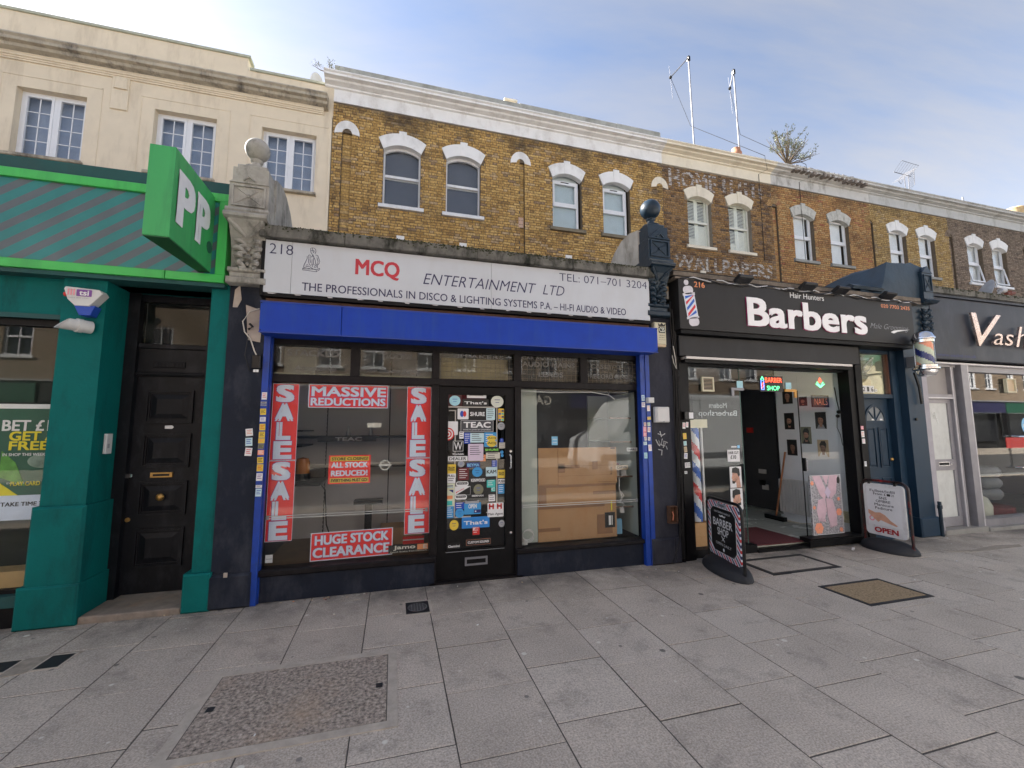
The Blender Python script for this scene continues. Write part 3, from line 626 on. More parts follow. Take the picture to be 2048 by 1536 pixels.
# end-on return of the first cornice, air brick, cables
obj('cornice_return',MB(mWhiteP).sweep([(YW+dy,z) for dy,z in PROF],-1.93,-1.72),hA)
obj('air_brick',MB(mat('pink_clay',(.5,.34,.26),.8)).box(3.29,3.43,YW-.02,YW,7.3,7.6).m(mBlack).box(3.315,3.335,YW-.022,YW,7.5,7.52).box(3.38,3.4,YW-.022,YW,7.5,7.52).box(3.315,3.335,YW-.022,YW,7.38,7.4).box(3.355,3.37,YW-.022,YW,7.38,7.4).box(3.39,3.405,YW-.022,YW,7.38,7.4),hA)
obj('chimney_stub',MB(mCreamS).box(3.12,3.46,YW+.8,YW+1.3,10.6,11.84).box(3.08,3.50,YW+.76,YW+1.34,11.84,11.9),hA)
def worn_print(name,col,thr=.5,scale=9):
    m=bpy.data.materials.new(name); m.use_nodes=True; t=m.node_tree; pb=t.nodes['Principled BSDF']; pb.inputs['Base Color'].default_value=(*col,1); pb.inputs['Roughness'].default_value=.9
    o=t.nodes['Material Output']; tr=t.nodes.new('ShaderNodeBsdfTransparent'); mx=t.nodes.new('ShaderNodeMixShader'); ge=t.nodes.new('ShaderNodeNewGeometry'); mpp=t.nodes.new('ShaderNodeMapping'); mpp.inputs['Scale'].default_value=(.5,1,1.6)
    n=t.nodes.new('ShaderNodeTexNoise'); n.inputs['Scale'].default_value=scale; n.inputs['Detail'].default_value=6; n.inputs['Roughness'].default_value=.75; t.links.new(ge.outputs['Position'],mpp.inputs[0]); t.links.new(mpp.outputs[0],n.inputs['Vector'])
    r_=t.nodes.new('ShaderNodeMapRange'); r_.inputs[1].default_value=thr-.03; r_.inputs[2].default_value=thr+.03; t.links.new(n.outputs[0],r_.inputs[0]); t.links.new(r_.outputs[0],mx.inputs[0]); t.links.new(tr.outputs[0],mx.inputs[1]); t.links.new(pb.outputs[0],mx.inputs[2]); t.links.new(mx.outputs[0],o.inputs[0]); return m
mGhost=worn_print('faded_wall_paint',(.47,.44,.40),.505,8)
mGhost2=worn_print('fainter_wall_paint',(.43,.40,.38),.515,8)
b=MB(mGhost)
b.text('WALLPAPERS',8.45,12.35,6.62,7.1,YW-.017,bold=.03)
obj('faded_lettering',b,hC)
b=MB(mGhost2); b.text('HOME',8.35,10.2,9.38,9.98,YW-.0175,bold=.03)
for k,x in enumerate((10.45,10.75,11.1,11.35,11.65,11.95)): b.box(x,x+.12,YW-.0175,YW-.012,9.45,9.95)
obj('faded_lettering',b,hC)
# damaged cornice chunks on the orange house
b=MB(mat('broken_brick_core',(.22,.185,.16),.95,var=.4,scale=10,bump=1,bscale=25))
for k in range(16):
    x=13.2+k*.22+random.uniform(-.03,.03); b.box(x,x+random.uniform(.05,.13),YW-.34-random.uniform(.02,.06),YW-.2,10.50+random.uniform(-.03,.03),10.585+random.uniform(-.02,.045))
for k in range(34):
    x=13.4+k*.09; b.box(x,x+random.uniform(.03,.1),YW-.05,YW+.2,10.93,10.95+random.uniform(0,.05))
obj('broken_stucco',b,hD,kind='stuff')
# cream house
t=thing('rendered_house','cream rendered house with three white grid windows on the left','house',(-5.5,YW,0))
wn=[(-8.07,-6.83),(-5.55,-4.29),(-3.32,-2.08)]
b=MB(mCreamWall); b.plate(-26,-1.72,3.6,9.62,YW-.04,YW+.16,[(a,c_,7.47,9.03) for a,c_ in wn]+[(-10.9,-9.7,7.47,9.03),(-13.4,-12.1,7.47,9.03)]); b.box(-26,-1.72,YW+.6,YW+6,3.6,10.2); b.box(-1.73,-1.72,YW-.04,YW+6,3.6,10.3)
b.box(-1.96,-1.715,YW-.035,YW+.3,9.6,10.47)
obj('wall',b,t)
# shallow painted joints
b=MB(mCreamWall)
for a,c_ in wn:
    for q in ((a-.28,a-.26,7.0,9.3),(c_+.26,c_+.28,7.0,9.3),(a-.28,c_+.28,9.28,9.3)): b.box(q[0],q[1],YW-.05,YW-.04,q[2],q[3])
obj('window_surround',b,t)
b=MB(mCreamWall); b.cbox(-6.39,-6.06,YW-.075,YW-.04,8.85,9.64,.01); b.cbox(-6.33,-6.09,YW-.1,YW-.075,9.36,9.64,.01); b.box(-6.34,-6.08,YW-.11,YW-.075,9.34,9.37); obj('bracket_panel',b,t)
b=MB(mCreamWall); b.sweep([(YW,9.62),(YW-.07,9.62),(YW-.07,9.655),(YW-.09,9.66),(YW-.09,9.69),(YW-.115,9.70),(YW-.115,9.73),(YW-.14,9.76),(YW,9.8)],-26,-1.93); obj('moulding',b,t)
mWeathered=mat('weathered_cornice',(.42,.37,.29),.9,var=.25,scale=3,bump=.6,bscale=18,stain=(.085,.08,.075),stain_amt=.9,stain_scale=2.2)
b=MB(mWeathered); b.sweep([(YW,9.74),(YW-.14,9.76),(YW-.24,9.80),(YW-.26,9.86),(YW-.34,9.88),(YW-.34,9.95),(YW-.38,9.99),(YW-.36,10.03),(YW,10.12)],-26,-1.83); obj('cornice',b,t)
b=MB(mCreamWall); b.box(-26,-3.72,YW-.03,YW+.2,10.0,10.78); b.box(-3.72,-1.75,YW-.03,YW+.2,10.0,10.46); obj('parapet',b,t)
mCopeG=mat('lichen_coping',(.42,.43,.34),.9,var=.15,scale=6)
b=MB(mCopeG)
x=-26
while x<-3.8: b.box(x,min(x+.93,-3.66),YW-.07,YW+.25,10.78,10.84); x+=.937
b.box(-3.66,-1.72,YW-.07,YW+.25,10.46,10.52); obj('coping',b,t)
obj('roof',MB(mLead).box(-26,-1.75,YW+.2,YW+6,10.0,10.2),t)
gCot=glass('cottage_glass',(.88,.9,.93),f0=.06,dirt=.03)
for a,c_ in wn+[(-10.9,-9.7)]:
    wd=bpy.data.objects.new('window',None); COL.objects.link(wd); wd.parent=t; ORG[wd]=ORG[t]
    yr=YW+.12; z0,z1=7.47,9.03; m_=(a+c_)/2
    b=MB(mUpvc); b.frame(a,c_,z0,z1,yr,yr+.07,.06); b.box(m_-.035,m_+.035,yr-.005,yr+.065,z0+.06,z1-.06)
    for p,q in ((a+.06,m_-.035),(m_+.035,c_-.06)): b.frame(p,q,z0+.06,z1-.06,yr-.02,yr+.04,.05)
    obj('frame',b,wd)
    b=MB(mUpvc); pn=[]
    for p,q in ((a+.11,m_-.085),(m_+.085,c_-.11)):
        zz0,zz1=z0+.11,z1-.11; b.box((p+q)/2-.009,(p+q)/2+.009,yr+.008,yr+.018,zz0,zz1)
        for k in (1,2,3): b.box(p,q,yr+.008,yr+.018,zz0+(zz1-zz0)*k/4-.009,zz0+(zz1-zz0)*k/4+.009)
        for i in (0,1):
            for k in range(4): pn.append((p+(q-p)*i/2,p+(q-p)*(i+1)/2,zz0+(zz1-zz0)*k/4,zz0+(zz1-zz0)*(k+1)/4))
    obj('glazing_bar',b,wd)
    for q in pn: obj('pane',MB(gCot).box(q[0],q[1],yr+.02,yr+.026,q[2],q[3]),wd)
    obj('curtain',MB(mat('blue_grey_curtain',(.48,.53,.6),.9,var=.1,scale=2)).box(a,c_,yr+.2,yr+.22,z0,z1),wd)
    obj('sill',MB(mWeathered).cbox(a-.1,c_+.05,YW-.14,yr,z0-.07,z0,.01),wd)

# roof furniture
t=thing('chimney_pot','flared clay chimney pot above the cream parapet','chimney pot',(-8.9,8,11.0))
obj('pot',MB(mat('pink_grey_clay',(.36,.24,.24),.8)).lathe([(.13,10.6),(.13,11.2),(.12,11.45),(.16,11.62),(.2,11.68),(.19,11.72),(.13,11.72)],(-8.9,8,0),18),t,smooth=True)
b=MB(mCreamWall); b.box(-9.75,-8.6,7.6,8.4,10.3,11.08).box(-9.85,-8.5,7.5,8.5,11.08,11.15); solo('chimney_stack',b,'low cream chimney stack with flat cap at the top left','chimney stack',(-9.2,8,10.3))
solo('ridge_cowl',MB(mat('pink_grey_clay',(.36,.24,.24),.8)).sphere((-8.3,7.6,10.88),.2,14,.6),'rounded clay cowl beside the flared chimney pot','cowl',(-8.3,7.6,10.88),smooth=True)
t=thing('satellite_dish','pale satellite dish seen edge on behind the cream parapet','satellite dish',(-2.3,7.2,10.7))
b=MB(mPlastic); b.xf=Matrix.Translation((-2.28,7.2,10.98))@Matrix.Rotation(R(68),4,'Z')@Matrix.Rotation(R(14),4,'X')
b.lathe([(0.001,.05),(.15,.035),(.25,.01),(.31,-.02),(.315,-.015),(.25,.02),(.15,.045),(.001,.06)],(0,0,0),24,axis='y'); obj('dish',b,t,smooth=True)
obj('mount',MB(mMetal).tube([(-2.28,7.25,10.4),(-2.28,7.25,10.95)],.02),t)
for lab,(mx,my),zt,az,(ax,az2) in (('tall silver aerial mast with a long sloping arm','0 0'.split() and (13.0,10.9),(18.0),(12.1,16.75),(0,0)),):
    pass
def mast(label,x,zt,ex,ez,wz,drop):
    y=9; t=thing('aerial_mast',label,'aerial mast',(x,y,10.5),group='tall aerial masts on the roofs')
    obj('pole',MB(mMetal).tube([(x+.1,y,10.4),(x,y,zt)],.03,8),t)
    obj('arm',MB(mMetal).tube([(x,y,zt),(ex,y,ez)],.026,7),t)
    b=MB(mTube); b.sphere((x,y,zt),.075,10); b.sphere((ex,y,ez),.065,10); b.box(x-.05,x+.05,y-.05,y+.05,zt-.16,zt+.02); obj('clamp',b,t)
    obj('whip_aerial',MB(mMetal).tube([(ex-.05,y,ez+.5),(ex,y,ez),(ex+.06,y,wz)],.007,5),t)
    obj('cable',MB(mTube).tube([(ex,y,ez),(ex+(drop[0]-ex)*.45,y-.3,ez+(drop[1]-ez)*.42-.1),(drop[0],drop[2],drop[1]),(drop[0]+.05,drop[2]-.02,drop[1]-.5),(drop[0]+.08,6.46,10.35),(drop[0]+.1,6.46,7.2)],.009,5),t)
mast('silver aerial mast with the longer sloping arm, left of the other',11.47,16.98,10.55,15.86,14.9,(11.9,10.78,6.1))
mast('silver aerial mast with the short hanging arm, above the orange pot',13.75,16.93,13.5,16.05,14.9,(13.7,10.78,6.1))
solo('chimney_pot',MB(mTerra).lathe([(.19,10.4),(.19,12.9),(.22,12.95),(.22,13.1),(.18,13.15),(.17,13.3),(.14,13.3)],(13.62,9,0),16),'red clay chimney pot beside an aerial mast','chimney pot',(13.62,9,10.4),smooth=True)
solo('chimney_pot',MB(mTerraY).lathe([(.3,10.4),(.32,12.9),(.36,13.1),(.4,13.2),(.36,13.25)],(31.8,9,0),16),'pale yellow chimney pot at the far right roof','chimney pot',(31.8,9,10.4),smooth=True)
solo('roof_rod',MB(mMetal).tube([(28.15,9,11),(27.7,9,13.3)],.035,6),'thin leaning grey rod on the right hand roof','rod',(28.15,9,11))
# television aerial
mAer=mat('dull_aerial_metal',(.10,.10,.11),.6,metal=.3)
t=thing('television_aerial','silver television aerial with grid reflector on the right hand roofline','aerial',(23.6,9,11))
obj('mast',MB(mAer).tube([(23.75,9,10.6),(23.6,9,13.75)],.014),t)
b=MB(mAer); b.tube([(22.85,8.8,13.25),(23.95,9.2,14.05)],.009); b.tube([(22.85,8.8,13.25),(23.35,9,13.3),(23.9,9.2,13.8)],.01)
for k in range(7):
    f_=k/6; b.tube([(22.85+f_*.9,8.55,13.25+f_*.65),(22.85+f_*.9,9.05,13.3+f_*.65)],.008,5)
obj('boom',b,t)
b=MB(mAer)
for k in range(8): b.tube([(23.75,8.7,13.2+k*.1),(24.4,9.3,13.3+k*.1)],.008,5)
b.tube([(24.4,9.3,13.2),(24.5,9.35,14.1)],.014); b.tube([(23.75,8.7,13.15),(23.8,8.7,14.0)],.011)
for k in range(8): b.tube([(23.2+k*.16,8.8,14.35-k*.01),(23.45+k*.16,9.3,14.12)],.007,4)
b.tube([(23.2,8.8,14.36),(24.35,8.8,14.3)],.009); b.tube([(23.45,9.3,14.12),(24.6,9.3,14.08)],.016); obj('reflector_grid',b,t)
# plants on the parapets
def shrub(name,label,base,w,h,n,lm,seed,lean=0,leaf=.09):
    rnd=random.Random(seed); t=thing(name,label,'plant',base)
    st=MB(mat('twig_bark',(.12,.09,.06),.9)); lf=MB(lm)
    for k in range(n):
        a=rnd.uniform(-1.15,1.15)+lean; p=Vector(base); d=Vector((math.sin(a)*w,rnd.uniform(-.35,.35)*w,h*math.cos(a)*rnd.uniform(.75,1.1)))
        q=p+d*.5+Vector((rnd.uniform(-.06,.06),0,-.03)); e=p+d*rnd.uniform(.85,1)
        st.tube([p,q,e],[.02,.011,.004],5)
        for s_ in range(4):
            f_=rnd.uniform(.35,.9); p0=p+d*f_; e2=p0+Vector((rnd.uniform(-1,1)*.22*w,rnd.uniform(-.2,.2),rnd.uniform(.05,.3)*h)); st.tube([p0,e2],[.005,.002],4)
            for j in range(9):
                c_=p0+(e2-p0)*rnd.uniform(.2,1.05)+Vector((rnd.uniform(-.05,.05),rnd.uniform(-.05,.05),rnd.uniform(-.04,.04))); dr=((e2-p0).normalized()+Vector((rnd.uniform(-.8,.8),rnd.uniform(-.8,.8),rnd.uniform(-.5,.8)))).normalized()*leaf*rnd.uniform(.6,1.1); sd=dr.cross(Vector((rnd.random(),1,rnd.random()))).normalized()*leaf*.14
                lf.add([tuple(c_-sd*.2),tuple(c_+dr*.5+sd),tuple(c_+dr),tuple(c_+dr*.5-sd)],[(0,1,2,3)])
    obj('stem',st,t,kind='stuff'); obj('leaf',lf,t,kind='stuff')
mLeaf=mat('dry_green_leaf',(.17,.19,.12),.7,var=.4,scale=8)
shrub('buddleia','straggly buddleia bush rooted on the broken parapet',(13.15,6.35,10.85),1.15,1.2,30,mLeaf,3,.12,.085)
shrub('weed','wispy weed sprouting from the cornice end beside the satellite dish',(-1.72,6.35,10.72),.55,.2,6,mLeaf,5,-.75,.05)
# ---------------------------------------------------------------- shop bodies
# ---- betting shop (left)
t=bs=thing('shopfront','teal painted betting shopfront with recessed black panelled door at the left','shop',(-2.6,0,0))
b=MB(mTeal)
b.box(-2.83,-2.515,-.03,.35,0,2.98)                      # pier between window and door
b.box(-1.70,-1.545,-.03,.42,0,2.98)
b.cbox(-2.86,-2.49,-.075,.3,0,.96,.02); b.cbox(-2.885,-2.475,-.10,.3,0,.33,.015)
b.cbox(-1.745,-1.53,-.09,.3,0,.33,.015)
b.box(-2.515,-2.50,.0,.42,.0,2.98) if False else b
obj('pilaster',b,t)
obj('wall',MB(mTeal).box(-9,-2.83,.02,.25,2.56,3.0).box(-2.52,-1.69,.1,.42,2.93,3.0),t)
obj('window_trim',MB(mTealD).box(-9,-2.83,-.01,.1,2.56,2.60).box(-9,-2.83,-.04,.12,.17,.26),t)
obj('stall_riser',MB(mBlack).box(-9,-2.83,.0,.15,0,.17),t)
obj('window_frame',MB(mBlack).box(-9,-2.83,.04,.1,2.5,2.56).box(-9,-2.83,.03,.1,.26,.29),t)
obj('window_glass',MB(gClear).box(-9,-2.83,.07,.08,.29,2.5),t)
obj('window_backing',MB(mat('dark_green_backing',(.012,.02,.014),.8)).box(-9,-2.83,.6,.62,0,2.6),t)
obj('window_ledge',MB(mat('pale_wood',(.45,.3,.13),.6)).box(-9,-2.83,.1,.3,.29,.42),t)
po=thing('betting_poster','betting offer poster in yellow and white capitals in the left window','poster',(-3.2,.1,1.3))
b=MB(print_mat('gprint')); b.box(-4.2,-2.84,.095,.10,1.02,1.78); b.m('posterblue').box(-4.2,-2.84,.09,.095,.84,1.045); b.m('w').box(-4.2,-2.84,.09,.10,1.78,1.82)
b.m('yprint').prism([(-3.2,1.045),(-3.2,1.16),(-3.06,1.045)],.09,.094); b.m(mat('poster_mist',(.2,.27,.22),.6,var=.5,scale=9)).disc(-2.92,1.33,.1,.06,.09,.094); b.m(mat('poster_leaf',(.1,.3,.05),.6,var=.5,scale=9)).prism([(-3.2,1.2),(-3.2,1.42),(-3.1,1.32),(-3.02,1.12)],.091,.0945)
obj('sheet',b,po)
b=MB(print_mat('w')); b.text('BET £1',-3.215,-2.89,1.588,1.682,.088,bold=.03); b.text('IN SHOP THIS WEEK',-3.19,-2.90,1.375,1.40,.088,bold=.02,slope=.0); b.text('EXCLUSIVE TO',-3.14,-2.98,1.14,1.155,.088)
b.m('yprint').text('GET A',-3.16,-2.83,1.505,1.585,.088,bold=.04); b.text('FREE BET',-3.155,-2.62,1.425,1.50,.088,bold=.04); b.text('PLAY CARD',-3.115,-2.915,1.125,1.16,.088,bold=.02)
b.m('k').text('TAKE TIME TO THINK',-3.165,-2.67,.955,.99,.088,bold=.03)
obj('lettering',b,po)
# fascia
t=thing('fascia_sign','green framed fascia with diagonal teal and grey stripes','shop sign',(-4,-.1,3.4))
def stripe_mat():
    m=bpy.data.materials.new('diagonal_stripe_print'); m.use_nodes=True; n=m.node_tree; bs_=n.nodes['Principled BSDF']; bs_.inputs['Roughness'].default_value=.4
    ge=n.nodes.new('ShaderNodeNewGeometry'); sp=n.nodes.new('ShaderNodeSeparateXYZ'); n.links.new(ge.outputs['Position'],sp.inputs[0])
    a=n.nodes.new('ShaderNodeMath'); a.operation='MULTIPLY_ADD'; a.inputs[1].default_value=-1.28; n.links.new(sp.outputs[2],a.inputs[0]); n.links.new(sp.outputs[0],a.inputs[2])
    d=n.nodes.new('ShaderNodeMath'); d.operation='DIVIDE'; d.inputs[1].default_value=.222; n.links.new(a.outputs[0],d.inputs[0])
    fr=n.nodes.new('ShaderNodeMath'); fr.operation='FRACT'; n.links.new(d.outputs[0],fr.inputs[0]); g=n.nodes.new('ShaderNodeMath'); g.operation='GREATER_THAN'; g.inputs[1].default_value=.46; n.links.new(fr.outputs[0],g.inputs[0])
    no=n.nodes.new('ShaderNodeTexNoise'); no.inputs['Scale'].default_value=3; no.inputs['Detail'].default_value=8; n.links.new(ge.outputs['Position'],no.inputs['Vector'])
    mx=n.nodes.new('ShaderNodeMix'); mx.data_type='RGBA'; mx.inputs['A'].default_value=(.095,.12,.14,1); mx.inputs['B'].default_value=(.014,.20,.20,1); n.links.new(g.outputs[0],mx.inputs[0])
    r_=n.nodes.new('ShaderNodeMapRange'); r_.inputs[1].default_value=.3; r_.inputs[2].default_value=.7; r_.inputs[3].default_value=.85; r_.inputs[4].default_value=1.12; n.links.new(no.outputs[0],r_.inputs[0])
    m2=n.nodes.new('ShaderNodeMix'); m2.data_type='RGBA'; m2.blend_type='MULTIPLY'; m2.inputs[0].default_value=1; n.links.new(mx.outputs['Result'],m2.inputs['A']); n.links.new(r_.outputs[0],m2.inputs['B']); n.links.new(m2.outputs['Result'],bs_.inputs['Base Color']); return m
obj('striped_panel',MB(stripe_mat()).box(-9,-1.65,-.095,.0,3.04,3.77),t)
b=MB(mGreen); b.cbox(-9,-1.575,-.125,.05,3.765,3.845,.004); b.cbox(-9,-2.05,-.125,.05,2.968,3.045,.004); b.cbox(-2.045,-1.575,-.125,.05,2.968,3.045,.004); b.cbox(-1.655,-1.575,-.125,.05,3.045,3.765,.004); obj('green_frame',b,t)
obj('capping',MB(mTealD).box(-9,-1.6,-.06,.3,3.845,3.985).box(-9,-1.6,-.02,.2,2.94,2.968),t)
obj('soffit',MB(mTealD).box(-9,-1.575,-.1,.3,2.93,2.966),t)
# projecting sign
t=thing('projecting_sign','bright green square box sign with two white capitals jutting over the pavement','sign',(-1.78,-.45,3.4))
b=MB(mGreenS); b.hprism([(-1.875,-.865),(-1.70,-.865),(-1.70,-.05),(-1.80,-.05)],3.07,3.805); obj('box',b,t,bev=.003)
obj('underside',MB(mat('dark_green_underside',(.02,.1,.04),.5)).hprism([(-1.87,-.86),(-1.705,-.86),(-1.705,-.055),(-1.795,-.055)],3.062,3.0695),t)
b=MB(print_mat('white')); b.xf=Matrix.Translation((-1.70,0,0))@Matrix.Rotation(R(90),4,'Z')
b.text('P',-.80,-.505,3.225,3.665,-.004,bold=.055,ext=.004); b.text('P',-.465,-.20,3.225,3.665,-.004,bold=.055,ext=.004); obj('lettering',b,t)
b=MB(print_mat('gprint')); b.xf=Matrix.Translation((-1.70,0,0))@Matrix.Rotation(R(90),4,'Z'); b.disc(-.165,3.285,.05,.055,-.006,0); obj('full_stop',b,t)
obj('bracket',MB(mTube).box(-1.8,-1.72,-.05,-.02,3.1,3.75),t)
# door 220/222
d=bpy.data.objects.new('door',None); COL.objects.link(d); d.parent=bs; ORG[d]=ORG[bs]
yd=.36
mBD=mat('black_door_paint',(.006,.007,.010),.45,spec=.22,var=.25,scale=8,bump=.08,bscale=30,stain=(.035,.038,.045),stain_amt=.4,stain_scale=8)
b=MB(mBD); b.box(-2.42,-1.84,yd,yd+.05,.07,2.12); obj('door_leaf',b,d)
pz=[(.235,.62),(.745,1.105),(1.235,1.62),(1.68,2.04)]
pz=[(.30,.66),(.78,1.10),(1.23,1.56),(1.66,1.985)]
for z0,z1 in pz:
    b=MB(mBD); b.frame(-2.33,-1.93,z0,z1,yd-.022,yd,.022); b.frame(-2.305,-1.955,z0+.025,z1-.025,yd-.012,yd,.012); b.add([(-2.285,yd,z0+.045),(-1.975,yd,z0+.045),(-1.975,yd,z1-.045),(-2.285,yd,z1-.045),(-2.235,yd-.016,z0+.09),(-2.025,yd-.016,z0+.09),(-2.025,yd-.016,z1-.09),(-2.235,yd-.016,z1-.09)],[(4,5,6,7),(0,1,5,4),(1,2,6,5),(2,3,7,6),(3,0,4,7)]); obj('door_panel',b,d)
obj('letterbox',MB(mBrass).cbox(-2.245,-2.06,yd-.014,yd,1.135,1.185,.003).m(mBD).box(-2.22,-2.085,yd-.016,yd-.014,1.15,1.17),d)
obj('knob',MB(mBrass).lathe([(.018,0),(.018,-.03),(.034,-.045),(.034,-.06),(.02,-.075),(.001,-.078)],(-2.13,yd,.955),16,axis='y'),d,smooth=True)
obj('lock',MB(mChrome).lathe([(.02,0),(.02,-.012),(.001,-.013)],(-2.405,yd-.0,1.16),14,axis='y'),d)
obj('lock',MB(mBrass).lathe([(.02,0),(.02,-.012),(.001,-.013)],(-2.395,yd-.0,.75),14,axis='y'),d)
obj('torn_label',MB(print_mat('w')).prism([(-2.16,1.605),(-2.16,1.635),(-2.10,1.637),(-2.085,1.62),(-2.1,1.603)],yd-.002,yd+.001),d)
b=MB(mBD); b.box(-2.515,-2.42,.30,.42,0,2.93); b.box(-1.84,-1.70,.31,.42,0,2.93); b.cbox(-2.42,-1.84,.33,.42,2.12,2.16,.006); b.box(-2.42,-1.84,.345,.42,2.16,2.40); b.cbox(-2.44,-1.84,.315,.42,2.13,2.15,.006); b.cbox(-2.42,-1.84,.325,.42,2.39,2.44,.006); b.box(-2.42,-1.84,.33,.42,2.86,2.93); obj('door_frame',b,bs)
b=MB(mBD); b.cbox(-2.29,-2.02,.335,.346,2.205,2.265,.004); b.text('220   222',-2.27,-2.04,2.213,2.255,.334,bold=.02,ext=.005); obj('number_plate',b,bs)
obj('fanlight_glass',MB(glass('fanlight',(.5,.52,.5),f0=.022,dirt=.10)).box(-2.42,-1.84,.37,.376,2.44,2.86),bs)
obj('fanlight_backing',MB(mIntDark).box(-2.5,-1.7,.6,.61,2.3,2.95),bs)
obj('door_step',MB(mat('worn_stone_step',(.24,.20,.165),.85,var=.25,scale=12,bump=.5,bscale=50,stain=(.32,.2,.12),stain_amt=.4,stain_scale=5)).box(-2.475,-1.745,-.07,.42,-.01,.055),bs,bev=.012)
obj('entry_phone',MB(mPlastic).cbox(-2.515,-2.49,.12,.2,1.38,1.56,.004).m('grey').box(-2.4895,-2.4885,.135,.165,1.43,1.47),bs)
obj('roof',MB(mLead).box(-9,-1.5,.3,6.4,3.6,3.7).box(-9,-8.9,0,6.4,0,3.6),bs)
# alarm box and floodlight
t=thing('alarm_box','white and blue alarm siren box with pink stripes on the teal pier','alarm box',(-2.63,-.08,2.7))
b=MB(mPlastic); P_=[(-2.755,2.83),(-2.515,2.815),(-2.49,2.78),(-2.575,2.665),(-2.68,2.665),(-2.735,2.72),(-2.765,2.81)]
b.prism([(x,z) for x,z in P_],-.13,-.03); obj('cover',b,t,bev=.006)
obj('blue_base',MB(print_mat('blue')).prism([(-2.69,2.672),(-2.54,2.672),(-2.57,2.585),(-2.65,2.585)],-.12,-.03),t,bev=.004)
b=MB(print_mat('pink'))
for k in range(3): b.box(-2.735+k*.02,-2.725+k*.02,-.134,-.13,2.755,2.81)
b.m('purple').rrect(-2.672,-2.565,2.748,2.808,-.134,-.13,.006); b.m('w').text('tsi',-2.652,-2.583,2.755,2.80,-.1355,bold=.03); b.m('grey').text('0844 800 1755',-2.725,-2.585,2.728,2.738,-.1315); obj('label_print',b,t)
obj('strobe',MB(print_mat('red')).lathe([(.02,0),(.02,-.03),(.001,-.035)],(-2.76,-.07,2.775),12,axis='x'),t,smooth=True)
t=thing('wall_vent','white round plastic wall outlet pipe pointing left on the teal pier','vent',(-2.6,-.1,2.5))
b=MB(mPlastic); b.xf=Matrix.Translation((-2.6,-.035,2.495))@Matrix.Rotation(R(-38),4,'Z')
b.lathe([(.055,0),(.055,-.06),(.06,-.062),(.06,-.1),(.055,-.102)],(0,0,0),20,axis='y'); obj('collar',b,t,smooth=True)
b=MB(mPlastic); b.xf=Matrix.Translation((-2.6,-.035,2.495))@Matrix.Rotation(R(-38),4,'Z')
n=20; vs=[]
for i in range(n):
    a=2*math.pi*i/n; x=.05*math.cos(a); z=.05*math.sin(a); vs.append((x,-.1,z)); vs.append((x,-.17+z*.9-.02,z)); vs.append((x*.88,-.165+z*.9-.02,z*.88)); vs.append((x*.88,-.1,z*.88))
b.add(vs,[(i*4+k,((i+1)%n)*4+k,((i+1)%n)*4+k+1,i*4+k+1) for i in range(n) for k in range(3)]); obj('spout',b,t,smooth=True)
b=MB(mBlack); b.xf=Matrix.Translation((-2.6,-.035,2.495))@Matrix.Rotation(R(-38),4,'Z'); b.disc(0,0,.042,.042,-.11,-.105); obj('opening',b,t)

